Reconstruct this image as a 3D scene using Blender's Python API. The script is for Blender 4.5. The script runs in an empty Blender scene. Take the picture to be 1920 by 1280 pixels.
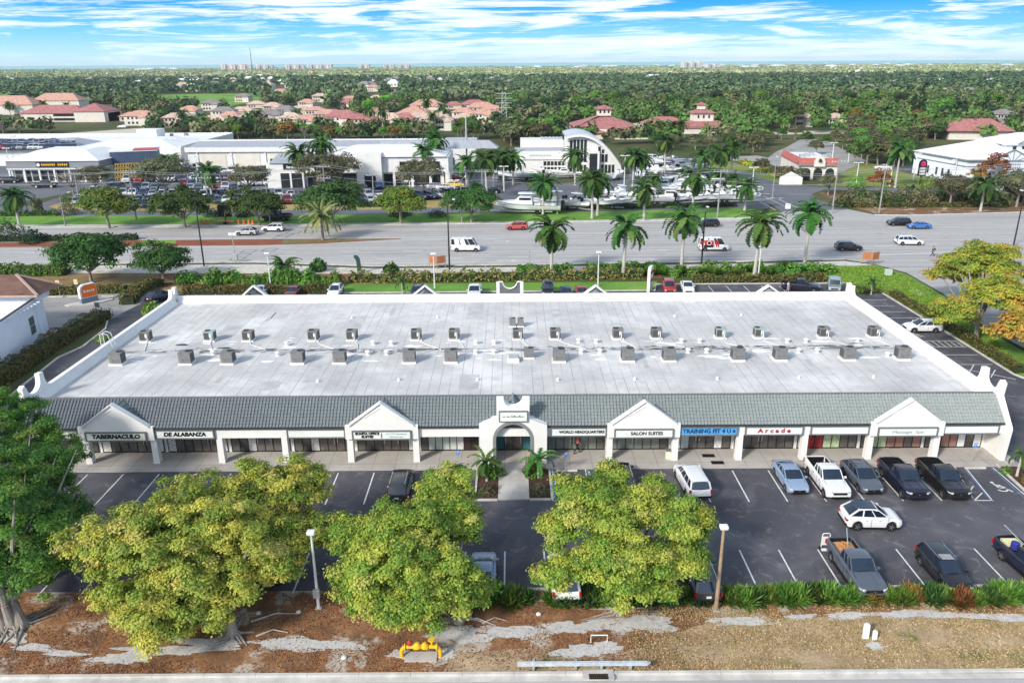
import bpy, math, random
import numpy as np
from mathutils import Matrix, Vector
R=math.radians; PI=math.pi
random.seed(7)
C=bpy.context.scene.collection
# ---------------------------------------------------------------- camera
F=1470.;PX=960.;PY=640.;PITCH=math.atan(522/F);ROLL=math.atan(.00625);H=33.5
cp,sp=math.cos(PITCH),math.sin(PITCH);cr,sr=math.cos(ROLL),math.sin(ROLL)
def ray(u,v):
    a=(u-PX)/F;b=(PY-v)/F
    a,b=a*cr+b*sr,-a*sr+b*cr
    return (a,cp+b*sp,-sp+b*cp)
def at(u,v,z=0.):
    r=ray(u,v);t=(z-H)/r[2];return (r[0]*t,r[1]*t,z)
def atY(u,v,Y):
    r=ray(u,v);t=Y/r[1];return (r[0]*t,Y,H+r[2]*t)
def dist(Y,z=0): return Y*cp+(H-z)*sp
cam=bpy.data.cameras.new('camera');co=bpy.data.objects.new('camera',cam);C.objects.link(co)
cam.sensor_width=36;cam.lens=F/1920*36;cam.clip_start=.5;cam.clip_end=200000
Rm=Matrix(((cr,sr,0),(-sr*sp,cr*sp,-cp),(-sr*cp,cr*cp,sp))).to_4x4()
co.matrix_world=Matrix.Translation((0,0,H))@Rm
sc=bpy.context.scene;sc.camera=co
sc.view_settings.view_transform='Standard';sc.view_settings.look='None'
sc.view_settings.exposure=EXPO if 'EXPO' in globals() else 0.66
# ---------------------------------------------------------------- node helpers
def lin(r,g,b):
    f=lambda c:(c/255/12.92 if c<=10 else ((c/255+.055)/1.055)**2.4)
    return (f(r),f(g),f(b))
class NT:
    def __init__(s,nt): s.t=nt;s.n=nt.nodes;s.l=nt.links
    def new(s,typ,**k):
        n=s.n.new(typ)
        for a,b in k.items(): setattr(n,a,b)
        return n
    def set(s,n,**k):
        for a,b in k.items():
            a=a.replace('_',' ')
            s.put(n.inputs[a],b)
        return n
    def put(s,i,b):
        if hasattr(b,'default_value') or isinstance(b,bpy.types.NodeSocket): s.l.new(b,i)
        else:
            if isinstance(b,tuple) and len(b)==3 and len(getattr(i,'default_value',[0]*3))==4: b=b+(1,)
            i.default_value=b
    def math(s,op,a,b=0.,c=None,clamp=False):
        n=s.new('ShaderNodeMath',operation=op,use_clamp=clamp);s.put(n.inputs[0],a);s.put(n.inputs[1],b)
        if c is not None:s.put(n.inputs[2],c)
        return n.outputs[0]
    def mix(s,f,a,b,typ='MIX'):
        n=s.new('ShaderNodeMixRGB',blend_type=typ);s.put(n.inputs[0],f);s.put(n.inputs[1],a);s.put(n.inputs[2],b)
        return n.outputs[0]
    def ramp(s,f,st):
        n=s.new('ShaderNodeValToRGB');s.put(n.inputs[0],f);e=n.color_ramp.elements
        while len(e)<len(st):e.new(.5)
        for x,(p,c) in zip(e,st):
            x.position=p;x.color=(c if isinstance(c,tuple) else (c,c,c))+(1,)
        return n.outputs[0]
    def noise(s,vec,scale,detail=4,rough=.55,dist=0):
        n=s.new('ShaderNodeTexNoise');s.set(n,Scale=scale,Detail=float(detail),Roughness=rough,Distortion=dist)
        s.l.new(vec,n.inputs['Vector']);return n.outputs['Fac']
    def pos(s,world=True,scale=None):
        if world: o=s.new('ShaderNodeNewGeometry').outputs['Position']
        else: o=s.new('ShaderNodeTexCoord').outputs['Object']
        if scale:
            m=s.new('ShaderNodeMapping');s.l.new(o,m.inputs[0]);m.inputs['Scale'].default_value=scale;o=m.outputs[0]
        return o
    def xyz(s,v):
        n=s.new('ShaderNodeSeparateXYZ');s.l.new(v,n.inputs[0]);return n.outputs
MATS={}
def base(name):
    m=bpy.data.materials.new(name);m.use_nodes=True;t=NT(m.node_tree)
    b=t.n['Principled BSDF'];MATS[name]=m;return m,t,b
def bump(t,b,h,strength=.3,distance=.02):
    n=t.new('ShaderNodeBump');n.inputs['Strength'].default_value=strength;n.inputs['Distance'].default_value=distance
    t.l.new(h,n.inputs['Height']);t.l.new(n.outputs[0],b.inputs['Normal'])
def M(name,col,rough=.8,var=.12,scale=1.,metal=0.,spec=.3,col2=None,bp=0.,world=False,sc3=None,emit=None):
    if name in MATS:return MATS[name]
    m,t,b=base(name)
    v=t.pos(world,sc3);n=t.noise(v,scale,5,.6)
    c2=col2 or tuple(c*(1-var*2) for c in col);c1=col if col2 else tuple(min(1,c*(1+var*.6)) for c in col)
    r=t.ramp(n,[(.3,c2),(.68,c1)])
    t.put(b.inputs['Base Color'],r)
    if name=='tinted_glass':b.inputs['IOR'].default_value=1.55
    b.inputs['Roughness'].default_value=rough;b.inputs['Metallic'].default_value=metal;b.inputs['Specular IOR Level'].default_value=spec
    if bp:bump(t,b,n,bp)
    if emit: b.inputs['Emission Color'].default_value=emit+(1,);b.inputs['Emission Strength'].default_value=1
    return m
def paint():
    m,t,b=base('car_paint');oi=t.new('ShaderNodeObjectInfo')
    n=t.noise(t.pos(False),2.,3);c=t.mix(t.ramp(n,[(.35,.03),(.7,.0)]),oi.outputs['Color'],(.25,.24,.22))
    t.put(b.inputs['Base Color'],c);b.inputs['Roughness'].default_value=.32;b.inputs['Coat Weight'].default_value=.6;b.inputs['Coat Roughness'].default_value=.08
    b.inputs['Specular IOR Level'].default_value=.4
    return m
PAINT=paint()
GLASS=M('tinted_glass',(.010,.020,.040),.05,.1,3.,0,.8)
TYRE=M('tyre_rubber',(.015,.015,.015),.85,.1,8)
RIM=M('alloy_rim',(.5,.5,.52),.3,.15,9,.8)
BLK=M('black_plastic',(.012,.012,.013),.5,.2,5)
CHROME=M('chrome_trim',(.6,.6,.62),.15,.05,5,1.)
HEADL=M('headlamp_lens',(.75,.78,.8),.12,.2,12,.2,.8)
TAILL=M('tail_lamp_lens',(.45,.012,.01),.2,.2,12)
WHITE=M('white_paint',(.72,.72,.7),.6,.06,.7,bp=.02)
STUCCO=M('white_stucco',(.77,.76,.73),.85,.045,.35,bp=.08,world=True)
SHADESTUC=M('shade_blue_stucco',(.70,.75,.84),.85,.04,.3,world=True)  # white stucco walls with a shaded face's blue cast put into the colour
GREYTRIM=M('grey_trim',(.16,.165,.17),.6,.1,2)
CONC=M('concrete',(.50,.475,.44),.9,.16,.55,bp=.1,world=True)
KERB=M('kerb_concrete',(.56,.54,.5),.9,.14,.9,world=True)
DARKM=M('dark_metal',(.045,.045,.05),.45,.15,2,.3)
GALV=M('galvanised_steel',(.52,.55,.56),.4,.12,3,.5)
POLE=M('pole_grey',(.30,.30,.30),.6,.15,1)
WOODP=M('timber_pole',(.38,.27,.17),.85,.2,1.5)
BARK=M('grey_bark',(.33,.29,.25),.95,.25,3,bp=.6,sc3=(1,1,.25))
PALMTR=M('palm_trunk',(.50,.47,.43),.9,.15,2,sc3=(1,1,4),bp=.2)
SHAFT=M('palm_crownshaft',(.12,.26,.06),.5,.2,2)
WHITELINE=M('road_marking_white',(.76,.76,.74),.7,.12,3.2,col2=(.50,.50,.49),world=True)
BLUELINE=M('road_marking_blue',(.10,.28,.62),.7,.1,2,world=True)
YEL=M('yellow_paint',(.80,.46,.02),.45,.1,4)
RED=M('red_paint',(.5,.05,.04),.5,.15,4)
GLASSB=M('shop_glass',(.085,.08,.076),.07,.35,.9,0,.9,world=True)
def foliage(name,tr=.28,rndm=True):
    m,t,b=base(name);vc=t.new('ShaderNodeVertexColor',layer_name='Col');oi=t.new('ShaderNodeObjectInfo')
    hs=t.new('ShaderNodeHueSaturation')
    rnd=oi.outputs['Random'] if rndm else .5
    t.put(hs.inputs['Hue'],t.math('MULTIPLY_ADD',rnd,.05,.475))
    t.put(hs.inputs['Value'],t.math('MULTIPLY_ADD',rnd,.40,.85))
    c=t.mix(1.,vc.outputs[0],oi.outputs['Color'],'MULTIPLY');t.l.new(c,hs.inputs['Color'])
    t.put(b.inputs['Base Color'],hs.outputs[0]);b.inputs['Roughness'].default_value=.6;b.inputs['Specular IOR Level'].default_value=.2
    tl=t.new('ShaderNodeBsdfTranslucent');t.l.new(hs.outputs[0],tl.inputs[0])
    mx=t.new('ShaderNodeMixShader');mx.inputs[0].default_value=tr
    t.l.new(b.outputs[0],mx.inputs[1]);t.l.new(tl.outputs[0],mx.inputs[2]);t.l.new(mx.outputs[0],t.n['Material Output'].inputs[0])
    return m
LEAF=foliage('leaf_foliage');LEAFF=foliage('foreground_foliage',.3,False)
# ---------------------------------------------------------------- mesh builder
class MB:
    def __init__(s): s.v=[];s.f=[];s.mi=[];s.m=Matrix.Identity(4);s.k=0
    def pt(s,p): s.v.append(tuple(s.m@Vector(p)));return len(s.v)-1
    def face(s,ids): s.f.append(tuple(ids));s.mi.append(s.k)
    def poly(s,pts): s.face([s.pt(p) for p in pts])
    def box(s,x0,x1,y0,y1,z0,z1):
        b=[s.pt((x,y,z)) for z in (z0,z1) for y in (y0,y1) for x in (x0,x1)]
        for q in ((0,2,3,1),(4,5,7,6),(0,1,5,4),(2,6,7,3),(0,4,6,2),(1,3,7,5)): s.face([b[i] for i in q])
        return s
    def beam(s,p0,p1,w,h=None,up=(0,0,1)):
        h=h or w;p0=Vector(p0);p1=Vector(p1);d=(p1-p0).normalized();u=Vector(up)
        a=d.cross(u)
        if a.length<1e-3:a=d.cross(Vector((1,0,0)))
        a.normalize();b=a.cross(d).normalized()
        ids=[s.pt(p+a*i*w/2+b*j*h/2) for p in (p0,p1) for i,j in ((-1,-1),(1,-1),(1,1),(-1,1))]
        for q in ((3,2,1,0),(4,5,6,7),(0,1,5,4),(1,2,6,5),(2,3,7,6),(3,0,4,7)): s.face([ids[i] for i in q])
        return s
    def cyl(s,p0,p1,r0,r1=None,n=10,cap=True):
        r1=r0 if r1 is None else r1
        return s.tube([p0,p1],[r0,r1],n,cap)
    def tube(s,pts,rs,n=8,cap=True):
        pts=[Vector(p) for p in pts];rings=[];a=None
        for i,p in enumerate(pts):
            d=(pts[min(i+1,len(pts)-1)]-pts[max(i-1,0)]).normalized()
            if a is None:
                a=d.cross(Vector((0,0,1)))
                if a.length<1e-3:a=Vector((1,0,0))
            a=(a-d*a.dot(d)).normalized();b=d.cross(a)
            rings.append([s.pt(p+(a*math.cos(2*PI*k/n)+b*math.sin(2*PI*k/n))*rs[i]) for k in range(n)])
        s.rings(rings,cap);return s
    def rings(s,rings,cap=True):
        n=len(rings[0])
        for A,B in zip(rings,rings[1:]):
            for k in range(n): s.face((A[k],A[(k+1)%n],B[(k+1)%n],B[k]))
        if cap: s.face(rings[0][::-1]);s.face(rings[-1])
    def prism(s,pts,a0,a1,ax='z'):
        f={'z':lambda p,a:(p[0],p[1],a),'y':lambda p,a:(p[0],a,p[1]),'x':lambda p,a:(a,p[0],p[1])}[ax]
        A=[s.pt(f(p,a0)) for p in pts];B=[s.pt(f(p,a1)) for p in pts];n=len(pts)
        s.face(A[::-1]);s.face(B)
        for k in range(n): s.face((A[k],A[(k+1)%n],B[(k+1)%n],B[k]))
        return s
    def lathe(s,prof,n=12,c=(0,0,0)):
        rings=[[s.pt((c[0]+r*math.cos(2*PI*k/n),c[1]+r*math.sin(2*PI*k/n),c[2]+z)) for k in range(n)] for r,z in prof]
        s.rings(rings);return s
    def mesh(s,name,mats):
        me=bpy.data.meshes.new(name);me.from_pydata(s.v,[],s.f)
        for m in (mats if isinstance(mats,(list,tuple)) else [mats]): me.materials.append(m)
        if any(s.mi): me.polygons.foreach_set('material_index',s.mi)
        return me
    def build(s,name,mats,parent=None,smooth=False,bevel=0,loc=None,fixn=True):
        me=s.mesh(name,mats)
        if fixn:
            import bmesh
            bm=bmesh.new();bm.from_mesh(me);bmesh.ops.recalc_face_normals(bm,faces=bm.faces);bm.to_mesh(me);bm.free()
        if smooth: 
            me.polygons.foreach_set('use_smooth',[True]*len(me.polygons))
            if smooth!='all': me.set_sharp_from_angle(angle=R(38))
        o=bpy.data.objects.new(name,me);C.objects.link(o)
        if parent:o.parent=parent
        if loc:o.location=loc
        if bevel:
            b=o.modifiers.new('bevel','BEVEL');b.width=bevel;b.segments=2;b.limit_method='ANGLE'
        return o
def thing(name,label,cat,loc=(0,0,0),rz=0,group=None):
    o=bpy.data.objects.new(name,None);C.objects.link(o);o.location=loc;o.rotation_euler=(0,0,rz)
    return tag(o,label,cat,group)
def tag(o,label,cat,group=None,kind=None):
    o['label']=label;o['category']=cat
    if group:o['group']=group
    if kind:o['kind']=kind
    return o
def st(o,label,cat): return tag(o,label,cat,None,'structure')
def dup(root,loc,rz=0,scale=1,label=None,group=None,color=None,name=None):
    def cpy(o,par):
        c=o.copy();C.objects.link(c);c.parent=par
        if color is not None:c.color=color+(1,)
        for ch in o.children:cpy(ch,c)
        return c
    kids=list(root.children);r=cpy(root,None);r.location=loc;r.rotation_euler=(0,0,rz);r.scale=(scale,)*3 if not isinstance(scale,tuple) else scale
    if label:r['label']=label
    if group:r['group']=group
    return r
PROTO={}   # prototypes are used once: the first placement takes the prototype itself
def place(key,maker,loc,rz=0,scale=1,label=None,group=None,color=None):
    if key not in PROTO:
        r=maker();PROTO[key]=r;r.location=loc;r.rotation_euler=(0,0,rz);r.scale=(scale,)*3 if not isinstance(scale,tuple) else scale
        if label:r['label']=label
        if group:r['group']=group
        if color is not None:
            def cc(o):
                o.color=color+(1,)
                for ch in o.children:cc(ch)
            cc(r)
        return r
    return dup(PROTO[key],loc,rz,scale,label,group,color)
ORD=['leftmost','second','third','fourth','fifth','sixth','seventh','eighth','ninth','tenth','eleventh','twelfth','thirteenth','fourteenth','fifteenth','sixteenth','seventeenth','eighteenth','nineteenth','twentieth']
for t_ in ('twenty','thirty','forty','fifty','sixty'):
    for q in ('first','second','third','fourth','fifth','sixth','seventh','eighth','ninth'): ORD.append(t_+'-'+q)
    ORD.append({'twenty':'thirtieth','thirty':'fortieth','forty':'fiftieth','fifty':'sixtieth','sixty':'seventieth'}[t_])
def nth(i): return ORD[i]+('' if i==0 else ' from the left')
def sheet(name,pts,z,mat,label,cat,px=True,thick=0,z0=None):
    b=MB();P=[at(u,v,0) for u,v in pts] if px else [(x,y,0) for x,y in pts]
    if thick: b.prism([(p[0],p[1]) for p in P],z-thick,z)
    else: b.poly([(p[0],p[1],z) for p in P])
    o=b.build(name,mat,fixn=bool(thick))
    if not thick and o.data.polygons[0].normal.z<0: o.data.flip_normals()
    return st(o,label,cat)
def text(s,size,mat,parent,loc,rot=(R(90),0,0),name='lettering',bold=.0,spacing=1.,width=None,shear=0):
    cu=bpy.data.curves.new('t','FONT');cu.body=s;cu.size=size;cu.align_x='CENTER';cu.align_y='CENTER';cu.extrude=.012;cu.offset=bold;cu.space_character=spacing;cu.resolution_u=3;cu.shear=shear
    o=bpy.data.objects.new('t',cu);C.objects.link(o);dg=bpy.context.evaluated_depsgraph_get()
    me=bpy.data.meshes.new_from_object(o.evaluated_get(dg));bpy.data.objects.remove(o)
    me.materials.clear();me.materials.append(mat)
    n=bpy.data.objects.new(name,me);C.objects.link(n);n.parent=parent;n.location=loc;n.rotation_euler=rot
    if width:
        xs=[v.co.x for v in me.vertices];w=max(xs)-min(xs)
        if w>0:n.scale=(width/w,1,1)
    return n
# ---------------------------------------------------------------- leaf clouds
def leafmesh(name,P,N,size,col,asp=.55,extra=None,curl=0,mat=None,seed=0):
    rng=np.random.default_rng(seed);n=len(P)
    N=N/np.linalg.norm(N,axis=1,keepdims=True)
    r=rng.normal(size=(n,3));t=np.cross(N,r);t/=np.linalg.norm(t,axis=1,keepdims=True)+1e-9;b=np.cross(N,t)
    s=(size*rng.uniform(.65,1.35,n))[:,None]
    V=np.stack([P-t*s,P-b*s*asp,P+t*s,P+b*s*asp],1).reshape(-1,3)
    me=bpy.data.meshes.new(name);me.vertices.add(4*n);me.vertices.foreach_set('co',V.astype(np.float32).ravel())
    me.loops.add(4*n);me.loops.foreach_set('vertex_index',np.arange(4*n,dtype=np.int32))
    me.polygons.add(n);me.polygons.foreach_set('loop_start',np.arange(0,4*n,4,dtype=np.int32))
    me.update(calc_edges=True)
    a=me.color_attributes.new('Col','FLOAT_COLOR','POINT')
    c=np.ones((n,4),np.float32);c[:,:3]=col;a.data.foreach_set('color',np.repeat(c,4,0).ravel())
    me.materials.append(mat or LEAF);return me
def palette(rng,n,cols,w=None,jit=.18):
    cols=np.array(cols);i=rng.choice(len(cols),n,p=w);c=cols[i]*rng.uniform(1-jit,1+jit,(n,1));return c
def crown(name,env,npad,padr,nleaf,leaf,cols,w=None,seed=1,flat=.62,up=.5,top=None,hollow=.55,mat=None):
    """env: list of ellipsoids (cx,cy,cz,rx,ry,rz) -> pads scattered in them -> leaves over each pad"""
    rng=np.random.default_rng(seed);vol=np.array([e[3]*e[4]*e[5] for e in env])**.75;cnt=(npad*vol/vol.sum()).astype(int)+1
    Ps=[];Ns=[];Cs=[];PC=[]
    for e,k in zip(env,cnt):
        d=rng.normal(size=(k,3));d/=np.linalg.norm(d,axis=1,keepdims=True)
        d[:,2]=np.where(d[:,2]<-.35,-d[:,2]*.6,d[:,2])
        rr=rng.uniform(hollow,1.02,k)**.7;ph=rng.uniform(0,6.28,3)
        a=np.arctan2(d[:,1],d[:,0]);rr*=.88+.11*np.sin(3*a+ph[0])+.09*np.sin(5*a+ph[1]+2*d[:,2])
        c=np.array(e[:3])+d*rr[:,None]*np.array(e[3:]);PC+=list(c)
        for j in range(k):
            R_=padr*rng.uniform(.6,1.35);m=int(nleaf*(R_/padr)**2)
            q=rng.normal(size=(m,3));q/=np.linalg.norm(q,axis=1,keepdims=True);q[:,2]=np.abs(q[:,2])*1.0-.25
            p=c[j]+q*np.array([R_,R_,R_*flat])*rng.uniform(.3,1.15,(m,1))+rng.normal(size=(m,3))*padr*.16
            Ps.append(p);nn=q*1.0+d[j]*.5+np.array([0,0,up])+rng.normal(size=(m,3))*.45;Ns.append(nn)
            # every bough has its own tint (young yellow leaves against older green ones)
            pc=palette(rng,1,cols,w,.12);Cs.append((pc*.62+palette(rng,m,cols,w,.25)*.38))
    P=np.concatenate(Ps);N=np.concatenate(Ns);Cc=np.concatenate(Cs)
    return leafmesh(name,P,N,leaf,Cc,seed=seed,mat=mat),PC
def addmesh(name,me,parent=None,loc=None):
    o=bpy.data.objects.new(name,me);C.objects.link(o)
    if parent:o.parent=parent
    if loc:o.location=loc
    return o
def trunk_mb(h,r,seed=0,limbs=5,spread=2.,PC=None,flare=1.5):
    rng=random.Random(seed);b=MB()
    top=(rng.uniform(-.3,.3),rng.uniform(-.3,.3),h);over=1.07 if limbs>12 else 1.
    b.tube([(0,0,-.3),(0,0,.25),(top[0]*.4,top[1]*.4,h*.5),top],[r*flare,r*1.1,r*.9,r*.7],9)
    if PC is not None:
        for c in (PC if len(PC)<=limbs else rng.sample(PC,limbs)):
            m=[top[i]*.5+c[i]*.5 for i in range(3)];m[2]+=rng.uniform(-.3,.5)
            b.tube([top,(m[0],m[1],m[2]),(c[0]*over,c[1]*over,c[2]+(over-1)*4)],[r*.55,r*.32,r*.08],6)
    else:
        for k in range(limbs):
            a=k*2*PI/limbs+rng.uniform(-.4,.4);s=spread*rng.uniform(.6,1)
            b.tube([top,(top[0]+math.cos(a)*s*.5,top[1]+math.sin(a)*s*.5,h+s*.4),(math.cos(a)*s,math.sin(a)*s,h+s*.9)],[r*.5,r*.3,r*.08],6)
    return b
# generic tree kinds ------------------------------------------------
G1=[lin(60,88,42),lin(74,104,48),lin(48,72,38),lin(90,116,58)]
G2=[lin(92,132,52),lin(72,112,48),lin(112,146,60)]
OLV=[lin(112,112,80),lin(90,96,66),lin(128,124,94),lin(76,84,58)]
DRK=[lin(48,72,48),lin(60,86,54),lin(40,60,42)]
BRN=[lin(150,92,48),lin(128,84,46),lin(120,100,50)]
YG=[lin(176,172,70),lin(140,154,58),lin(104,134,50),lin(190,180,88)]
BARE=[lin(150,138,124),lin(128,118,104)]
def mk_tree(name,label,env,npad,padr,nl,leaf,cols,th,tr,seed,limbs=6,w=None,flat=.62,up=.5,hollow=.5):
    def f():
        t=thing(name,label,'tree')
        me,PC=crown(name+'_crown',env,npad,padr,nl,leaf,cols,w,seed,flat,up,hollow=hollow)
        addmesh('crown',me,t)
        trunk_mb(th,tr,seed,limbs,PC=PC).build('trunk',BARK,t,smooth=True)
        return t
    return f
KIND={
 'dome':mk_tree('shade_tree','x',[(0,0,4.0,5.4,5.4,3.4)],150,1.0,80,.22,G1,1.6,.25,11,9,flat=.75),
 'dome2':mk_tree('shade_tree','x',[(0,0,3.9,5.0,5.0,3.1),(1.5,1,4.8,3,3,2.6)],150,1.0,80,.22,[lin(104,124,54),lin(82,108,48),lin(122,132,62)],2.2,.25,12,6),
 'oak':mk_tree('spreading_tree','x',[(0,0,5.6,6.2,6.2,2.8),(2,0,6.3,4,4,2.2)],105,1.1,48,.22,OLV,2.8,.3,13,14,flat=.5),
 'wood1':mk_tree('woodland_tree','x',[(0,0,6.2,4.2,4.2,4.6),(1.4,-1,5.2,3,3,3)],64,1.3,40,.42,G1,3,.25,21,4),
 'wood2':mk_tree('woodland_tree','x',[(0,0,6,3.6,3.6,5.0),(-1.2,1,5,3.2,3,3.2)],64,1.3,40,.42,DRK,3,.25,22,4),
 'wood3':mk_tree('woodland_tree','x',[(0,0,5.6,4.6,4.6,3.8)],64,1.3,40,.42,OLV,3,.25,23,5),
 'wood4':mk_tree('woodland_tree','x',[(0,0,5.8,4,4,4.2),(1,1,6.5,3,3,3)],64,1.3,40,.42,G2,3,.25,24,4),
 'pine':mk_tree('slender_pine','x',[(0,0,9,2.0,2.0,5.6),(.5,0,12.5,1.6,1.6,3)],34,.9,22,.5,DRK,8,.22,25,5),
 'rust':mk_tree('russet_tree','x',[(0,0,4.6,3.2,3.2,3.4)],40,.9,32,.3,BRN,2.2,.18,26,6),
 'bare':mk_tree('bare_tree','x',[(0,0,5.5,4.2,4.2,3.4)],30,.8,10,.3,BARE,3,.22,27,26),
}
def tree(kind,u,v,hm,label,group=None,color=(1,1,1),rz=None,sx=1.):
    x,y,z=at(u,v);nat={'dome':7.6,'dome2':7.6,'oak':8.8,'wood1':11,'wood2':11,'wood3':10,'wood4':10.5,'pine':15.5,'rust':8,'bare':9.2}[kind]
    s=hm/nat;return place('tree_'+kind,KIND[kind],(x,y,0),random.uniform(0,6.28) if rz is None else rz,(s*sx,s*sx,s),label,group,color)
# palms --------------------------------------------------------------
def frond(rng,L,az,el,droop,W=.5,nl=22):
    """centre line arching out then down, leaflets both sides (vertex arrays)"""
    P=[];Nn=[];pts=[]
    x=0;z=0;a=el;seg=L/nl
    for i in range(nl):
        x+=math.cos(a)*seg;z+=math.sin(a)*seg;a-=droop/nl*(1+1.2*i/nl)
        pts.append((x,z,a))
    V=[];Fc=[]
    ca,sa=math.cos(az),math.sin(az)
    def T(r,s,z):return (r*ca-s*sa,r*sa+s*ca,z)
    for i,(x,z,a) in enumerate(pts):
        t=i/nl;w=W*math.sin(PI*min(1,(t*.9+.12)))**.6
        for sd in (-1,1):
            d=rng.uniform(.10,.5)*w;f=rng.uniform(.15,.4)*seg*3
            p0=T(x,0,z);p1=T(x+seg*1.5,0,z+math.sin(a)*seg*1.3);p2=T(x+f+seg,sd*w*rng.uniform(.8,1.1),z-d);p3=T(x+f*.6,sd*w*.55,z-d*.35+.02)
            n=len(V);V+=[p0,p1,p2,p3];Fc.append((n,n+1,n+2,n+3))
    return V,Fc
def palm_crown(name,n,L,seed,cols,W=.5,elr=(-.15,1.25),droop=1.7,nl=20,mat=None):
    rng=random.Random(seed);nr=np.random.default_rng(seed);V=[];Fc=[];Cc=[]
    for k in range(n):
        el=elr[0]+(elr[1]-elr[0])*(((k*7)%n+rng.random())/n);az=k*2.39996+rng.uniform(-.25,.25)
        v,f=frond(rng,L*rng.uniform(.85,1.1),az,el,droop*rng.uniform(.8,1.2),W,nl)
        o=len(V);V+=v;Fc+=[tuple(i+o for i in q) for q in f];c=cols[rng.randrange(len(cols))];g=rng.uniform(.85,1.15)
        Cc+=[(c[0]*g,c[1]*g,c[2]*g,1)]*len(v)
    me=bpy.data.meshes.new(name);me.from_pydata(V,[],Fc);a=me.color_attributes.new('Col','FLOAT_COLOR','POINT')
    a.data.foreach_set('color',np.array(Cc,np.float32).ravel());me.materials.append(LEAF);return me
PG=[lin(66,102,50),lin(84,120,58),lin(56,86,48),lin(104,130,66),lin(72,112,50)]
PG2=[lin(126,136,84),lin(110,126,70),lin(150,150,100)]
_pm={}
def palm(u,vb,vt,label,group=None,kind='royal',L=3.4,lean=0.,ub=None):
    """base at pixel (u,vb); crown centre height from vt"""
    x,y,_=at(u,vb);h=atY(u,vt,y)[2];L0=L
    cols={'royal':PG,'date':PG2,'small':PG}[kind];key=(kind,random.randrange(3))
    if key not in _pm:
        sd=hash(key[1])%7+3
        _pm[key]=palm_crown('palm_crown',{'royal':32,'date':38,'small':15}[kind],3.4,sd+len(kind),cols,{'royal':.66,'date':.36,'small':.5}[kind],(-.75,1.35) if kind!='date' else (-.5,1.35),1.05 if kind!='date' else .8,20)
    t=thing('palm_tree',label,'palm tree',(x,y,0),random.uniform(0,6.28),group)
    tr=.26 if kind!='small' else .1
    lx,ly=random.uniform(-.03,.03)*h,random.uniform(-.03,.03)*h
    rt=[tr*1.45,tr*1.1,tr,tr*.85]
    MB().tube([(0,0,-.1),(0,0,h*.12),(lx*.4,ly*.4,h*.5),(lx,ly,h*(.82 if kind=='royal' else .98))],rt,9).build('trunk',PALMTR if kind!='date' else BARK,t,smooth=True)
    if kind=='royal': MB().tube([(lx,ly,h*.82),(lx,ly,h*.9),(lx,ly,h)],[tr*.8,tr*.75,tr*.35],8).build('crownshaft',SHAFT,t,smooth=True)
    o=addmesh('fronds',_pm[key],t,(lx,ly,h*.985));o.scale=(L0/3.4,)*3
    return t
# hedges / shrubs ------------------------------------------------------
def hedge(name,pts,w,h,label,cat='hedge',cols=None,leaf=.16,dens=90,group=None,rough=.25,px=True,wts=None):
    """clipped hedge following a ground polyline; leaves on top and sides"""
    cols=cols or G1;P0=[Vector(at(u,v)) if px else Vector((u,v,0)) for u,v in pts];rng=np.random.default_rng(len(label)*7+int(abs(P0[0].x)*3))
    Ps=[];Ns=[]
    core=MB()
    for A,B in zip(P0,P0[1:]):
        L=(B-A).length;d=(B-A)/L;s=Vector((-d.y,d.x,0));n=int(L*(w+2*h)*dens/ (leaf/.16)**2*.35)
        t=rng.uniform(0,L,n);q=rng.uniform(-1,1,n)*(w/2+h);lat=np.clip(q,-w/2,w/2);zz=np.where(np.abs(q)>w/2,h-(np.abs(q)-w/2),h)
        bumpz=.5*rough*h*(np.sin(t*1.9+3)+np.sin(t*.7+1)+np.sin(t*4.1)*.4);zz=zz+bumpz*(zz/h)+rng.normal(size=n)*rough*.25
        lat=lat*(1+.1*np.sin(t*1.3))+rng.normal(size=n)*rough*.2
        p=np.array(A)[None]+t[:,None]*np.array(d)[None]+lat[:,None]*np.array(s)[None];p[:,2]=np.maximum(zz,.03)
        nn=np.where(np.abs(q)[:,None]>w/2,np.sign(q)[:,None]*np.array(s)[None],np.array([[0,0,1.]]))+rng.normal(size=(n,3))*.5
        Ps.append(p);Ns.append(nn)
        core.beam(A+Vector((0,0,h*.4)),B+Vector((0,0,h*.4)),w*.8,h*.72)
    P=np.concatenate(Ps);me=leafmesh(name,P,np.concatenate(Ns),leaf,palette(rng,len(P),cols,wts),seed=len(P))
    t=thing(name,label,cat,tuple(P0[0]),0,group);o=addmesh('foliage',me,t,tuple(-P0[0]))
    core.build('inner_twigs',M('hedge_core',lin(52,62,34),.95,.2,2),t,loc=tuple(-P0[0]));return t
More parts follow.
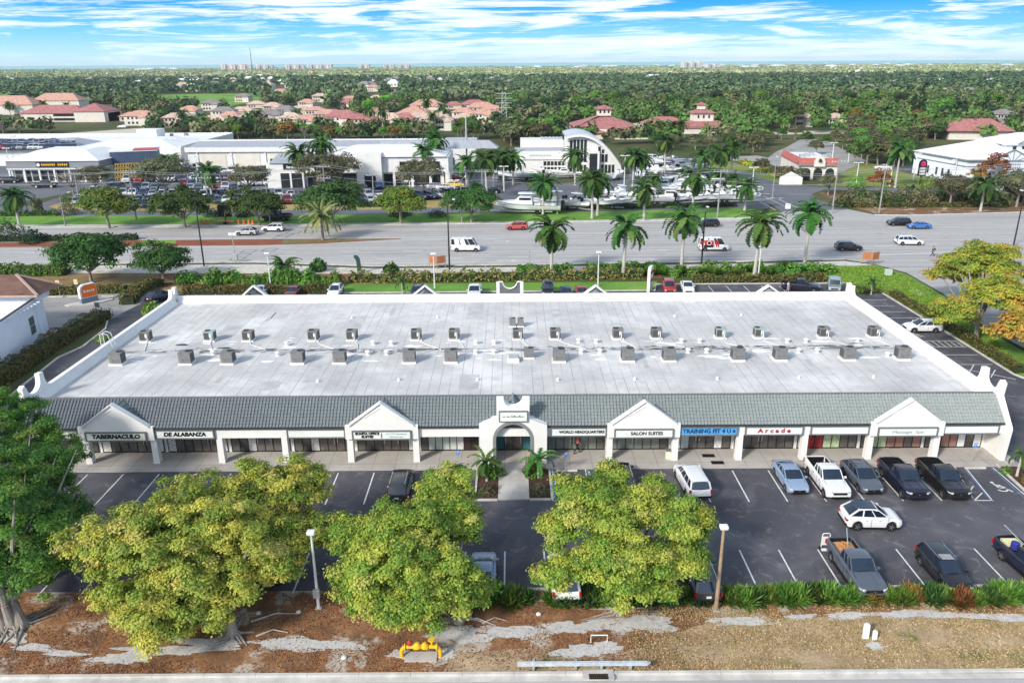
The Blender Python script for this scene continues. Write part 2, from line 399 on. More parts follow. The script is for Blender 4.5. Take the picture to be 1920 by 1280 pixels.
def shrub_me(name,r,h,leaf,n,cols,seed,spiky=False):
    rng=np.random.default_rng(seed)
    if spiky:
        m=n;a=rng.uniform(0,2*PI,m);e=rng.uniform(.2,1.45,m);L=rng.uniform(.6,1.05,m)
        d=np.stack([np.cos(a)*np.cos(e),np.sin(a)*np.cos(e),np.sin(e)],1)
        V=[];side=np.cross(d,[0,0,1]);side/=np.linalg.norm(side,axis=1,keepdims=True)+1e-9
        o=rng.uniform(-.35,.35,(m,3))*[r,r,0]
        base=o+d*.1;mid=o+d*(L*r*.7)[:,None]*[1,1,h/r];tip=o+d*(L*r*1.15)[:,None]*[1,1,h/r*.92]
        Vv=np.stack([base,mid-side*leaf,tip,mid+side*leaf],1).reshape(-1,3)
        me=bpy.data.meshes.new(name);me.from_pydata(Vv.tolist(),[],[(4*i,4*i+1,4*i+2,4*i+3) for i in range(m)])
        at_=me.color_attributes.new('Col','FLOAT_COLOR','POINT');c=np.ones((m,4),np.float32);c[:,:3]=palette(rng,m,cols);at_.data.foreach_set('color',np.repeat(c,4,0).ravel());me.materials.append(LEAF);return me
    d=rng.normal(size=(n,3));d/=np.linalg.norm(d,axis=1,keepdims=True);d[:,2]=np.abs(d[:,2])
    k=1+.16*np.sin(4*np.arctan2(d[:,1],d[:,0])+seed)+.12*np.sin(7*d[:,2]+seed)
    P=d*np.array([r,r,h])*(k*rng.uniform(.72,1.05,n))[:,None];P[:,2]+=.05
    return leafmesh(name,P,d+rng.normal(size=(n,3))*.5,leaf,palette(rng,n,cols),seed=seed)
_sm={}
def shrub(u,v,r,h,label,group=None,cols='g',leaf=.12,n=700,spiky=False,cat='shrub',name='shrub',loc=None):
    CL={'g':G1,'g2':G2,'y':YG,'r':[lin(140,92,56),lin(150,104,62),lin(116,116,56)],'o':OLV,'b':[lin(84,128,50),lin(108,146,58),lin(140,166,80)],'d':DRK}
    key=(cols,leaf,n,spiky,random.randrange(2))
    if key not in _sm:_sm[key]=shrub_me('shrub_leaves',1.,1.,leaf/max(r,.4),n,CL[cols],len(_sm)+3,spiky)
    o=addmesh(name,_sm[key]);o.location=loc or at(u,v);o.scale=(r,r,h);o.rotation_euler=(0,0,random.uniform(0,6.28));return tag(o,label,cat,group)
# ---------------------------------------------------------------- vehicles (local: +x forward, origin on the ground)
CT={ # L,W,H,belt, hood profile pts (frac x from rear -.5 to .5, z), greenhouse (xr_base,xr_top,xf_top,xf_base), wheel r, axles
'sedan':dict(L=4.65,W=1.82,H=1.44,prof=[(-.5,.70),(-.485,.93),(-.44,1.03),(-.33,1.06),(.2,1.0),(.40,.86),(.475,.74),(.5,.56)],gh=(-.40,-.20,.06,.25),wr=.33,ax=(-.295,.305),zb=.2),
'suv':dict(L=4.75,W=1.9,H=1.72,prof=[(-.5,.72),(-.49,1.05),(-.47,1.16),(-.3,1.15),(.2,1.12),(.41,1.0),(.48,.86),(.5,.62)],gh=(-.485,-.40,.08,.25),wr=.37,ax=(-.295,.30),zb=.27),
'cross':dict(L=4.6,W=1.88,H=1.62,prof=[(-.5,.70),(-.49,.98),(-.465,1.12),(-.3,1.1),(.2,1.05),(.41,.93),(.48,.78),(.5,.58)],gh=(-.475,-.30,.05,.25),wr=.37,ax=(-.295,.30),zb=.25),
'pickup':dict(L=5.75,W=2.03,H=1.9,prof=[(-.5,.80),(-.497,1.20),(-.49,1.28),(-.3,1.28),(.18,1.24),(.42,1.16),(.485,1.05),(.5,.70)],gh=(-.125,-.10,.10,.215),wr=.41,ax=(-.29,.335),zb=.36,bed=(-.485,-.135)),
'jeep':dict(L=4.5,W=1.88,H=1.88,prof=[(-.5,.75),(-.495,1.1),(-.48,1.2),(-.3,1.2),(.2,1.18),(.42,1.12),(.47,1.05),(.5,.70)],gh=(-.485,-.47,.10,.17),wr=.42,ax=(-.27,.32),zb=.38),
'van':dict(L=5.6,W=2.05,H=2.55,prof=[(-.5,.9),(-.498,1.3),(-.49,1.35),(-.3,1.35),(.3,1.3),(.43,1.12),(.485,.95),(.5,.60)],gh=(-.492,-.485,.22,.37),wr=.36,ax=(-.30,.34),zb=.3,panel=True),
'minivan':dict(L=5.1,W=1.98,H=1.75,prof=[(-.5,.7),(-.49,1.02),(-.475,1.12),(-.3,1.1),(.24,1.06),(.42,.9),(.485,.76),(.5,.56)],gh=(-.48,-.42,.12,.32),wr=.35,ax=(-.30,.31),zb=.22),
}
def interp(pr,x):
    for (a,za),(b,zb) in zip(pr,pr[1:]):
        if x<=b: return za+(zb-za)*(x-a)/(b-a)
    return pr[-1][1]
def body_mb(b,c,fine=True):
    L,W=c['L'],c['W'];hw=W/2;axs=[a*L for a in c['ax']];ra=c['wr']*1.2;wz=c['wr']
    xs=set([-.5,-.492,-.48,-.46,.46,.48,.492,.5]+[p[0] for p in c['prof']])
    n=44 if fine else 14
    for i in range(n+1):xs.add(-.5+i/n)
    if fine:
        for a in c['ax']:
            for k in range(-6,7): xs.add(round(a+ra*math.sin(k/6*PI/2)/L,4))
    xs=[x for x in sorted(xs) if -.5<=x<=.5];rings=[]
    for f in xs:
        x=f*L;zt=interp(c['prof'],f);e=abs(2*f);w=hw*(1-.16*max(0,(e-.78)/.22)**2.2);zb=c['zb']+.18*max(0,(e-.9)/.1)
        arch=0
        if fine:
            for a in axs:
                if abs(x-a)<ra: arch=wz+math.sqrt(ra*ra-(x-a)**2)
        zr=max(zb+.1,arch);zm=max((zb+zt)*.5,arch+.04);zs=max(zt-.14,zm+.02)
        inb=c.get('bed') and c['bed'][0]<f<c['bed'][1]
        half=[(0,zb),(w*.72,max(zb,arch*.99 if arch else zb)),(w*.97,zr),(w*1.0,zm),(w*.985,zs),(w*.93,zt-.02),(w*.9,zt)]
        half+= [(w*.82,zt),(w*.80,.72),(0,.72)] if inb else [(w*.82,zt+.005),(w*.45,zt+.035),(0,zt+.045)]
        ring=[(x,y,z) for y,z in half]+[(x,-y,z) for y,z in half[-2:0:-1]]
        rings.append([b.pt(p) for p in ring])
    b.rings(rings)
def gh_pts(c):
    L,W,Hh=c['L'],c['W'],c['H'];xr,xr2,xf2,xf=[g*L for g in c['gh']];wb=W/2*.90;wt=W/2*(.74 if not c.get('panel') and c['L']!=4.5 else .84)
    zb=lambda x:interp(c['prof'],x/L)+.0
    return dict(rb=(xr,wb*.92,zb(xr)),rt=(xr2,wt*.95,Hh-.06),ft=(xf2,wt*.97,Hh-.05),fb=(xf,wb*.90,zb(xf)),xr=xr,xr2=xr2,xf2=xf2,xf=xf,wb=wb,wt=wt)
def quadgrid(b,A,B,Cc,D,bulge,n=4):
    """patch A(bl) B(br) C(tr) D(tl) with an outward bulge"""
    A,B,Cc,D=map(Vector,(A,B,Cc,D));nr=(B-A).cross(D-A).normalized();g=[]
    for j in range(n+1):
        row=[]
        for i in range(n+1):
            s,t=i/n,j/n;p=A*(1-s)*(1-t)+B*s*(1-t)+Cc*s*t+D*(1-s)*t+nr*bulge*(4*s*(1-s));row.append(b.pt(p))
        g.append(row)
    for j in range(n):
        for i in range(n): b.face((g[j][i],g[j][i+1],g[j+1][i+1],g[j+1][i]))
def glass_parts(c,mk):
    g=gh_pts(c);m=lambda p:(p[0],-p[1],p[2]);rb,rt,ft,fb=g['rb'],g['rt'],g['ft'],g['fb'];o=-.06
    lo=lambda p:(p[0],p[1],p[2]-.03)
    mk('windscreen',lambda b:quadgrid(b,m(lo(fb)),lo(fb),ft,m(ft),.05))
    mk('rear_window',lambda b:quadgrid(b,lo(rb),m(lo(rb)),m(rt),rt,.04))
    for s in (1,-1):
        q=[(p[0],p[1]*s,p[2]) for p in (lo(rb),lo(fb),ft,rt)]
        if s==1:q=[q[1],q[0],q[3],q[2]]
        mk('side_window',lambda b:quadgrid(b,*q,.03))
def roof_mb(b,c):
    g=gh_pts(c);x0,x1=g['xr2']-.03,g['xf2']+.03;w=g['wt'];z=c['H'];n=8;rings=[]
    for i in range(n+1):
        x=x0+(x1-x0)*i/n;e=abs(2*i/n-1);zz=z-.055*e*e;ww=w*(1-.06*e**3)
        pr=[(-ww,zz-.09),(-ww*1.005,zz-.055),(-ww*.9,zz-.015),(-ww*.5,zz),(0,zz+.005),(ww*.5,zz),(ww*.9,zz-.015),(ww*1.005,zz-.055),(ww,zz-.09)]
        rings.append([b.pt((x,y,q)) for y,q in pr])
    b.rings(rings)
def pillars_mb(b,c):
    g=gh_pts(c)
    for s in (1,-1):
        m=lambda p,dz=0,o=.015:(p[0],p[1]*s+o*s,p[2]+dz)
        b.beam(m(g['fb'],-.02),m(g['ft'],-.02),.07,.06);b.beam(m(g['rb'],-.02),m(g['rt'],-.02),.13 if c['L']>4.5 else .07,.06)
        n=3 if c.get('panel') or c['L']==5.1 else 2
        for k in range(1,n+1):
            f=k/(n+1)
            p0=Vector(g['rb']).lerp(Vector(g['fb']),f if n>2 else (.36,.68)[k-1]);p1=Vector(g['rt']).lerp(Vector(g['ft']),f if n>2 else (.28,.66)[k-1])
            wd=.11 if k==1 and n==2 else .06
            if c.get('panel'): wd=.9
            b.beam(m(p0,-.02,.0),m(p1,-.02,.022),wd if not c.get('panel') or k<3 else .08,.06,up=(0,1,0))
        # belt line and cant rail
        b.beam(m(g['rb'],.0,.03),m(g['fb'],.0,.03),.05,.05);b.beam(m(g['rt'],-.03,.0),m(g['ft'],-.03,.0),.05,.07)
def wheel_mesh(c):
    r=c['wr'];b=MB();w=.22;tp=[(r*.62,-w/2),(r*.93,-w/2),(r,-w*.35),(r,w*.35),(r*.93,w/2),(r*.62,w/2)];n=18
    b.rings([[b.pt((q*math.cos(2*PI*k/n),y,q*math.sin(2*PI*k/n))) for k in range(n)] for q,y in tp])
    tm=b.mesh('tyre',TYRE);b=MB()
    b.cyl((0,-w*.4,0),(0,w*.4,0),r*.60,n=14)
    for s in (-1,1):
        for k in range(5):
            a=2*PI*k/5;b.beam((0,s*w*.45,0),(math.cos(a)*r*.6,s*w*.45,math.sin(a)*r*.6),r*.17,.03,up=(0,1,0))
        b.cyl((0,s*w*.4,0),(0,s*w*.5,0),r*.14,n=8)
        n=16;pr=[(r*.56,s*w*.46),(r*.64,s*w*.46),(r*.64,s*w*.38)];b.rings([[b.pt((q*math.cos(2*PI*k/n),y,q*math.sin(2*PI*k/n))) for k in range(n)] for q,y in pr],False)
    k_=b;b.mi=[0]*len(b.f)
    rm=b.mesh('rim',RIM);return tm,rm
_wm={}
def make_car(kind,extra=None,rim=None):
    c=CT[kind];L,W,Hh=c['L'],c['W'],c['H'];names={'pickup':'pickup_truck','sedan':'parked_car','suv':'parked_car','cross':'parked_car','jeep':'off_road_car','van':'van','minivan':'minivan'}
    t=thing(names[kind],'car',{'pickup':'pickup truck','van':'van','jeep':'off-road car','minivan':'minivan'}.get(kind,'car'))
    def mk(nm,fn,mat,sm=True,par=None):
        b=MB();fn(b);return b.build(nm,mat,par or t,smooth=sm)
    mk('body',lambda b:body_mb(b,c),PAINT)
    mk('roof',lambda b:roof_mb(b,c),PAINT)
    glass_parts(c,lambda n,f:mk(n,f,GLASS))
    mk('pillars',lambda b:pillars_mb(b,c),PAINT,False)
    if kind not in _wm:_wm[kind]=wheel_mesh(c)
    tm,rm=_wm[kind]
    for ax in c['ax']:
        for s in (-1,1):
            w=addmesh('wheel',tm,t,(ax*L,s*(W/2-.125),c['wr']));w.name='wheel'
            addmesh('rim',rm,w)
    zf=interp(c['prof'],.47)
    for s in (-1,1):
        mk('headlight',lambda b:b.prism([(L*.5-.30,s*W*.47),(L*.5-.1,s*W*.43),(L*.5-.015,s*W*.33),(L*.5-.03,s*W*.28),(L*.5-.14,s*W*.34)],zf-.17,zf-.03),HEADL,False)
        if kind in('pickup','van','suv','minivan','jeep'): mk('taillight',lambda b:b.box(-L*.5-.012,-L*.5+.13,*sorted((s*W*.40,s*W*.475)),.8,1.12),TAILL,False)
        else: mk('taillight',lambda b:b.box(-L*.5-.012,-L*.5+.16,*sorted((s*W*.27,s*W*.46)),.78,.92),TAILL,False)
        gx=c['gh'][3]*L-.28;zb=interp(c['prof'],c['gh'][3])
        mk('door_mirror',lambda b:(b.box(gx-.06,gx+.08,*sorted((s*W*.475,s*(W*.475+.2))),zb+.03,zb+.17)),PAINT,False)
        for dx in ((-.03,.2) if kind!='van' else (.15,)):
            xx=(c['gh'][1]*.45+c['gh'][3]*.3+dx-.06)*L
            mk('door_handle',lambda b:b.box(xx-.1,xx+.1,*sorted((s*W*.495,s*W*.51)),interp(c['prof'],0)-.2,interp(c['prof'],0)-.165),CHROME if kind!='pickup' else BLK,False)
    mk('grille',lambda b:b.box(L*.5-.06,L*.5+.012,-W*.27,W*.27,zf-.30,zf-.12),BLK,False)
    mk('lower_grille',lambda b:b.box(L*.5-.1,L*.5+.01,-W*.34,W*.34,c['zb']+.12,c['zb']+.26),BLK,False)
    mk('number_plate',lambda b:b.box(-L*.5-.02,-L*.5+.02,-.17,.17,.72,.87),WHITE,False)
    mk('rear_bumper',lambda b:b.box(-L*.5-.03,-L*.5+.1,-W*.44,W*.44,.42,.58),BLK if kind!='pickup' else CHROME,False)
    mk('sill',lambda b:[b.box(c['ax'][0]*L+.45,c['ax'][1]*L-.45,*sorted((s*W*.46,s*(W*.5+(.08 if kind=='pickup' else .0)))),c['zb']-.02,c['zb']+.08) for s in(-1,1)],BLK,False)
    if kind in('suv','cross') :
        for s in (-1,1): mk('roof_rail',lambda b:b.beam((c['gh'][1]*L+.1,s*W*.32,Hh+.035),(c['gh'][2]*L-.1,s*W*.32,Hh+.035),.04,.035),BLK if kind=='cross' else CHROME,False)
    if kind=='pickup':
        bx0,bx1=c['bed'][0]*L+.05,c['bed'][1]*L-.05;w_=W*.405
        mk('bed_liner',lambda b:(b.box(bx0,bx1,-w_,w_,.765,.78),b.box(bx0,bx1,-w_,-w_+.03,.78,1.27),b.box(bx0,bx1,w_-.03,w_,.78,1.27),b.box(bx0,bx0+.03,-w_,w_,.78,1.25),b.box(bx1-.03,bx1,-w_,w_,.78,1.25)),BLK,False)
        for s in (-1,1): mk('hood_crease',lambda b:b.beam((.24*L,s*.42,1.262),(.44*L,s*.36,1.17),.10,.05),PAINT,False)
    if kind=='jeep': mk('spare_wheel',lambda b:b.cyl((-L*.5-.25,0,1.05),(-L*.5,0,1.05),.4,n=16),TYRE)
    def gaps(b):
        zb_=interp(c['prof'],0)
        for s in (-1,1):
            for xx in (c['gh'][3]*L-.12,(c['gh'][0]*.42+c['gh'][3]*.58)*L-.05,c['gh'][0]*L*.62 if kind!='pickup' else c['gh'][0]*L+.02):
                b.beam((xx,s*(W*.5+.004),c['zb']+.12),(xx,s*(W*.4925+.004),zb_-.14),.025,.012,up=(0,1,0))
            b.beam((c['gh'][3]*L+.02,s*W*.40,interp(c['prof'],c['gh'][3])+.018),(.44*L,s*W*.35,interp(c['prof'],.44)+.018),.022,.012)
    mk('panel_gaps',gaps,BLK,False)
    mk('wiper',lambda b:b.beam((c['gh'][3]*L+.0,-.5,interp(c['prof'],c['gh'][3])+.075),(c['gh'][3]*L-.06,.35,interp(c['prof'],c['gh'][3])+.115),.03,.02),BLK,False)
    if kind in('suv','cross'): mk('lower_cladding',lambda b:[b.box(-L*.44,L*.44,*sorted((s*W*.44,s*(W*.492)))  ,c['zb']-.02,c['zb']+.06) for s in(-1,1)],BLK,False)
    mk('badge',lambda b:b.box(L*.5+.012,L*.5+.022,-.09,.09,zf-.25,zf-.16),CHROME,False)
    if extra: extra(t,mk,c)
    return t
def lowcar_mesh(kind):
    c=CT[kind];b=MB();b.k=0;body_mb(b,c,False);roof_mb(b,c);b.k=1
    g=[];glass_parts(c,lambda n,f:f(b));b.k=0;pillars_mb(b,c);b.k=2
    L,W=c['L'],c['W']
    for ax in c['ax']:
        for s in (-1,1):
            b.k=2;b.cyl((ax*L,s*(W/2-.2),c['wr']),(ax*L,s*(W/2+.012),c['wr']),c['wr'],n=10);b.k=3;b.cyl((ax*L,s*(W/2),c['wr']),(ax*L,s*(W/2+.02),c['wr']),c['wr']*.6,n=8)
    zf=interp(c['prof'],.47);b.k=3
    for s in (-1,1): b.box(L*.5-.2,L*.5-.01,*sorted((s*W*.30,s*W*.46)),zf-.17,zf-.04)
    b.k=2;b.box(L*.5-.06,L*.5+.012,-W*.27,W*.27,zf-.33,zf-.12)
    import bmesh
    me=b.mesh('far_'+kind,[PAINT,GLASS,TYRE,HEADL]);bm=bmesh.new();bm.from_mesh(me);bmesh.ops.recalc_face_normals(bm,faces=bm.faces);bm.to_mesh(me);bm.free();return me
_lc={}
COLN={'white':(.72,.72,.72),'black':(.008,.008,.010),'silver':(.42,.43,.45),'grey':(.075,.09,.115),'dark blue':(.015,.03,.09),'red':(.35,.02,.02),'blue':(.04,.14,.42),'yellow':(.8,.5,.02),'maroon':(.14,.02,.025),'dark grey':(.035,.037,.042),'blue-grey':(.22,.30,.42),'orange-red':(.45,.07,.04),'dark navy':(.008,.010,.028),'grey-green':(.22,.27,.27)}
KN={'sedan':'saloon car','suv':'SUV','cross':'crossover','pickup':'pickup truck','jeep':'off-roader','van':'van','minivan':'minivan'}
def far_car(kind,x,y,ang,label,color,group,z=0,sc_=1.18):
    if kind not in _lc:_lc[kind]=lowcar_mesh(kind)
    o=addmesh('pickup_truck' if kind=='pickup' else 'parked_car',_lc[kind]);o.location=(x,y,z);o.scale=(sc_,)*3;o.rotation_euler=(0,0,ang);o.color=COLN[color]+(1,);tag(o,label,'pickup truck' if kind=='pickup' else 'car',group);return o
def car(kind,u,v,deg,color,label,group=None,z=0.01,scale=1,key=None,maker=None):
    x,y,_=at(u,v)
    return place(key or 'car_'+kind,maker or (lambda:make_car(kind)),(x,y,z),R(deg),scale,label,group,COLN[color])
# ---------------------------------------------------------------- boats
HULLW=M('boat_hull_gelcoat',(.74,.76,.76),.25,.04,1);
def hullmat():
    m,t,b=base('boat_hull_paint');oi=t.new('ShaderNodeObjectInfo');t.put(b.inputs['Base Color'],oi.outputs['Color']);b.inputs['Roughness'].default_value=.25;return m
HULLC=hullmat()
def make_boat(cabin=False,top=True,motors=2,L=8.5):
    t=thing('motor_boat','boat','boat');W=L*.3;b=MB();rings=[]
    n=16
    for i in range(n+1):
        f=i/n;x=-L/2+L*f;w=W/2*(1-max(0,(f-.45)/.55)**2.3);w=max(w,.03);sh=.95+.45*f**2;kl=.0+.75*max(0,(f-.6)/.4)**2
        pr=[(0,kl),(w*.75,kl+.32),(w*.86,kl*.6+.42),(w,sh-.05),(w*1.02,sh),(w*.9,sh+.02),(w*.84,sh-(.0 if f>.75 else .45)),(0,sh-(-.03 if f>.75 else .45))]
        rings.append([b.pt((x,y,z)) for y,z in pr]+[b.pt((x,-y,z)) for y,z in pr[-2:0:-1]])
    b.rings(rings);b.build('hull',HULLC,t,smooth=True)
    b=MB();n=8
    for s in (-1,1):
        b.tube([(-L*.45,s*W*.505,.93),(0,s*W*.505,1.05),(L*.25,s*W*.44,1.18),(L*.42,s*W*.2,1.3),(L*.5,0,1.42)],[.035]*5,5)
    b.build('rub_rail',GREYTRIM,t)
    b=MB();b.prism([(-L*.02,.45),(-L*.06,1.5),(L*.03,1.75),(L*.09,1.4),(L*.13,.6)],-W*.17,W*.17,'y').build('console',HULLW,t,bevel=.03)
    MB().box(L*.035,L*.08,-W*.16,W*.16,1.5,1.9).build('windscreen',GLASS,t)
    for x in (-.17,-.12): MB().box(x*L-.2,x*L+.25,-W*.16,W*.16,.55,1.15).build('seat',HULLW,t,bevel=.04)
    if cabin:
        b=MB();b.prism([(-L*.08,1.0),(-L*.06,2.1),(L*.12,2.15),(L*.2,1.5),(L*.4,1.35),(L*.4,1.0)],-W*.3,W*.3,'y').build('cabin',HULLW,t,bevel=.06)
        MB().box(-L*.05,L*.13,-W*.305,W*.305,1.65,2.0).build('cabin_window',GLASS,t)
    if top:
        for sx in (-.09,.1):
            for s in (-1,1): MB().tube([(sx*L,s*W*.2,.7),(sx*L*.9,s*W*.2,2.5)],[.03,.03],6).build('top_post',GALV,t)
        MB().prism([(-L*.15,-W*.28),(L*.1,-W*.28),(L*.15,-W*.18),(L*.15,W*.18),(L*.1,W*.28),(-L*.15,W*.28)],2.5,2.6).build('hardtop',HULLW,t,bevel=.03)
    for k in range(motors):
        y=(k-(motors-1)/2)*.7;MB().box(-L/2-.55,-L/2-.05,y-.22,y+.22,.95,1.55).box(-L/2-.42,-L/2-.18,y-.07,y+.07,.1,.95).build('outboard_motor',BLK if L>7 else WHITE,t,bevel=.05)
    return t
def make_trailer():
    t=thing('boat_trailer','trailer','trailer');b=MB()
    for s in (-1,1): b.beam((-3.6,s*.9,.45),(2.2,s*.9,.45),.1,.14);b.beam((2.2,s*.9,.45),(4.6,0,.45),.1,.14)
    for x in (-3,-1.2,.6,2.): b.beam((x,-.9,.5),(x,.9,.5),.08,.1);
    b.beam((4.4,0,.45),(5.5,0,.45),.12,.12);b.build('frame',GALV,t)
    for x in (-2.2,-1.35):
        for s in (-1,1): MB().cyl((x,s*1.0,.33),(x,s*1.22,.33),.33,n=14).build('wheel',TYRE,t)
    for s in (-1,1): MB().beam((-3.2,s*.55,.66),(1.8,s*.5,.66),.12,.1).build('bunk',GREYTRIM,t)
    return t
def boat(u,v,deg,label,kind='console',col=(.74,.77,.77),L=8.5,trailer=True,scale=1.,group='boats in the boat yard'):
    scale*=1.2;x,y,_=at(u,v);mk={'console':lambda:make_boat(),'cabin':lambda:make_boat(True,True,2,9.5),'open':lambda:make_boat(False,False,1,7.)}[kind]
    r=place('boat_'+kind,mk,(x,y,.62 if trailer else .5),R(deg),scale,label,group,col)
    if trailer: place('trailer',make_trailer,(x,y,0),R(deg),scale*(.75 if kind=='open' else 1),'trailer under '+' '.join(label.split()[:13]),'boat trailers in the boat yard')
    return r
# ---------------------------------------------------------------- light and sky
SUN=Vector((-.56,-.60,.50)).normalized()
w=bpy.data.worlds.new('World');sc.world=w;w.use_nodes=True;t=NT(w.node_tree);bg=t.n['Background']
sky=t.new('ShaderNodeTexSky',sky_type='NISHITA');sky.sun_disc=False;sky.sun_elevation=math.asin(SUN.z);sky.sun_rotation=math.atan2(SUN.x,SUN.y)
sky.air_density=1.;sky.dust_density=.6
tc=t.new('ShaderNodeTexCoord').outputs['Generated'];x_,y_,z_=t.xyz(tc)
skyc=t.mix(1.,sky.outputs[0],(.25,.225,.19),'MULTIPLY')
grad=t.ramp(t.math('MULTIPLY',z_,10.),[(0.,lin(205,236,246)),(.12,lin(186,230,250)),(.35,lin(128,208,250)),(.6,lin(70,176,240)),(.85,lin(34,146,232)),(1.,lin(26,130,224))])
low=t.ramp(z_,[(.10,(1.,1.,1.)),(.34,(0.,0.,0.))])
b0=t.mix(low,skyc,t.mix(1.,grad,(.85,.85,.85),'MULTIPLY'))
def cmb(a,b,c):
    n=t.new('ShaderNodeCombineXYZ');t.put(n.inputs[0],a);t.put(n.inputs[1],b);t.put(n.inputs[2],c);return n.outputs[0]
zz=t.math('MAXIMUM',z_,.0);az=t.math('DIVIDE',x_,t.math('MAXIMUM',y_,.05))
warp=t.noise(cmb(t.math('MULTIPLY',az,3.),t.math('MULTIPLY',zz,18.),0.),1.,3)
zz2=t.math('MULTIPLY_ADD',warp,.012,t.math('MULTIPLY_ADD',az,-.006,zz))
n1=t.noise(cmb(t.math('MULTIPLY',az,5.2),t.math('MULTIPLY',zz2,56.),5.3),1.,8,.64,.9)
n2=t.noise(cmb(t.math('MULTIPLY',az,9.),t.math('MULTIPLY',zz2,190.),9.),1.,6,.66,.8)
n3=t.noise(cmb(t.math('MULTIPLY',az,1.5),t.math('MULTIPLY',zz,26.),21.),1.,3)
s_=t.math('ADD',t.math('MULTIPLY',n1,.62),t.math('MULTIPLY',n2,.30));s_=t.math('ADD',s_,t.math('MULTIPLY',n3,.34))
cl=t.ramp(s_,[(.60,0.),(.665,.65),(.73,1.)])
cl=t.math('MULTIPLY',cl,t.ramp(z_,[(.0,.25),(.018,.7),(.05,1.),(.5,.35)]))
fin=t.mix(cl,b0,(.93,.955,1.0))
t.l.new(fin,bg.inputs[0]);bg.inputs[1].default_value=.86
sl=bpy.data.lights.new('sun','SUN');sl.energy=2.7;sl.angle=R(9);sl.color=(1,.95,.87)
so=bpy.data.objects.new('sun',sl);C.objects.link(so);so.rotation_euler=SUN.to_track_quat('Z','Y').to_euler()
# ---------------------------------------------------------------- ground materials
def gmat(name,cols,scales,rough=.95,bp=.15,sc3=None,spec=.15):
    """ground: three noises mixing several real soil / plant colours"""
    m,t,b=base(name);p=t.pos(True,sc3);n=[t.noise(p,s,6,.62) for s in scales]
    c=t.ramp(n[0],[(.38,cols[0]),(.56,cols[1]),(.72,cols[2])])
    if len(cols)>3: c=t.mix(t.ramp(n[1],[(.54,0.),(.60,1.)]),c,cols[3])
    c=t.mix(.55,c,t.ramp(n[-1],[(.25,.35),(.7,1.)]),'MULTIPLY')
    t.put(b.inputs['Base Color'],c);b.inputs['Roughness'].default_value=rough;b.inputs['Specular IOR Level'].default_value=spec
    if bp:bump(t,b,n[-1],bp,.05)
    return m
UNDER=gmat('undergrowth',[lin(70,82,46),lin(96,98,62),lin(118,112,80)],[.02,.08,.6])
GRASS=gmat('mown_grass',[lin(98,140,60),lin(116,160,68),lin(138,168,86)],[.12,.5,2.5])
GRASS2=gmat('tired_grass',[lin(104,132,60),lin(134,142,78),lin(160,146,96)],[.08,.5,2.])
DRYG=gmat('dry_verge',[lin(164,142,112),lin(186,162,130),lin(200,178,148),lin(128,124,82)],[.5,.22,7.],bp=.5)
MULCHB=gmat('leaf_litter_soil',[lin(122,92,68),lin(158,116,82),lin(182,150,120),lin(192,180,164)],[.55,.35,6.],bp=.5)
MULCH=gmat('red_mulch',[lin(132,82,64),lin(152,94,72),lin(116,78,60)],[.5,.8,5.])
SAND=gmat('pale_sand',[lin(196,186,170),lin(216,208,196),lin(170,158,140)],[.4,.8,4.])
FIELD=gmat('bright_meadow',[lin(96,140,60),lin(130,168,76),lin(84,124,56)],[.02,.1,.3])
def asphalt(name,c0,c1,pale,sc_=.25,amt=.5):
    m,t,b=base(name);p=t.pos();a=t.noise(p,sc_,6,.6);f=t.noise(p,.8,9,.74,.9);f2=t.noise(p,.22,5,.6,.4);g=t.noise(p,40.,2)
    c=t.ramp(a,[(.3,c0),(.7,c1)])
    c=t.mix(t.math('MULTIPLY',t.ramp(f,[(.55,0.),(.74,1.)]),amt),c,pale)
    c=t.mix(t.math('MULTIPLY',t.ramp(f2,[(.5,0.),(.75,1.)]),amt*.55),c,pale)
    sp=t.noise(t.pos(True,(.37,1.,1.)),1.7,3,.5);c=t.mix(t.ramp(sp,[(.70,0.),(.76,.6)]),c,tuple(q*.45 for q in c0))
    c=t.mix(.35,c,t.ramp(g,[(.2,.5),(.8,1.)]),'MULTIPLY')
    t.put(b.inputs['Base Color'],c);b.inputs['Roughness'].default_value=.78;b.inputs['Specular IOR Level'].default_value=.35;bump(t,b,g,.15,.01);return m
ASPH=asphalt('sealed_asphalt',(.040,.040,.050),(.115,.112,.128),(.28,.27,.275),.09,.8)
ASPH2=asphalt('worn_asphalt',(.10,.105,.125),(.16,.165,.185),(.26,.25,.25),.05)
ASPHC=asphalt('patched_pale_asphalt',(.30,.285,.27),(.40,.385,.36),(.09,.09,.11),.08,.9)
def roadmat():
    m,t,b=base('highway_surface');p=t.pos();s=t.pos(True,(.02,1.,1.));a=t.noise(s,.9,5,.6);f=t.noise(p,.6,6,.7);k=t.noise(t.pos(True,(.006,.55,1)),1.7,3)
    c=t.ramp(a,[(.3,(.37,.355,.34)),(.7,(.47,.455,.435))]);c=t.mix(.35,c,t.ramp(f,[(.3,.6),(.7,1.)]),'MULTIPLY');c=t.mix(t.math('MULTIPLY',t.ramp(k,[(.48,0.),(.60,1.)]),.55),c,(.25,.245,.245))
    t.put(b.inputs['Base Color'],c);b.inputs['Roughness'].default_value=.9;return m
ROAD=roadmat()
BAND=lambda v:at(960,v)[1]
# base ground to the coast, sea beyond
o=sheet('ground',[(-9000,-60),(9000,-60),(9000,9000),(-9000,9000)],0,UNDER,'dark green undergrowth covering all the ground between roads and woods','ground',px=False)
sea=M('sea_water',lin(120,196,190),.35,.04,.0006,spec=.4,world=True)
sheet('sea',[(-90000,7400),(90000,7400),(90000,120000),(-90000,120000)],.3,sea,'calm turquoise sea along the whole horizon','sea',px=False)
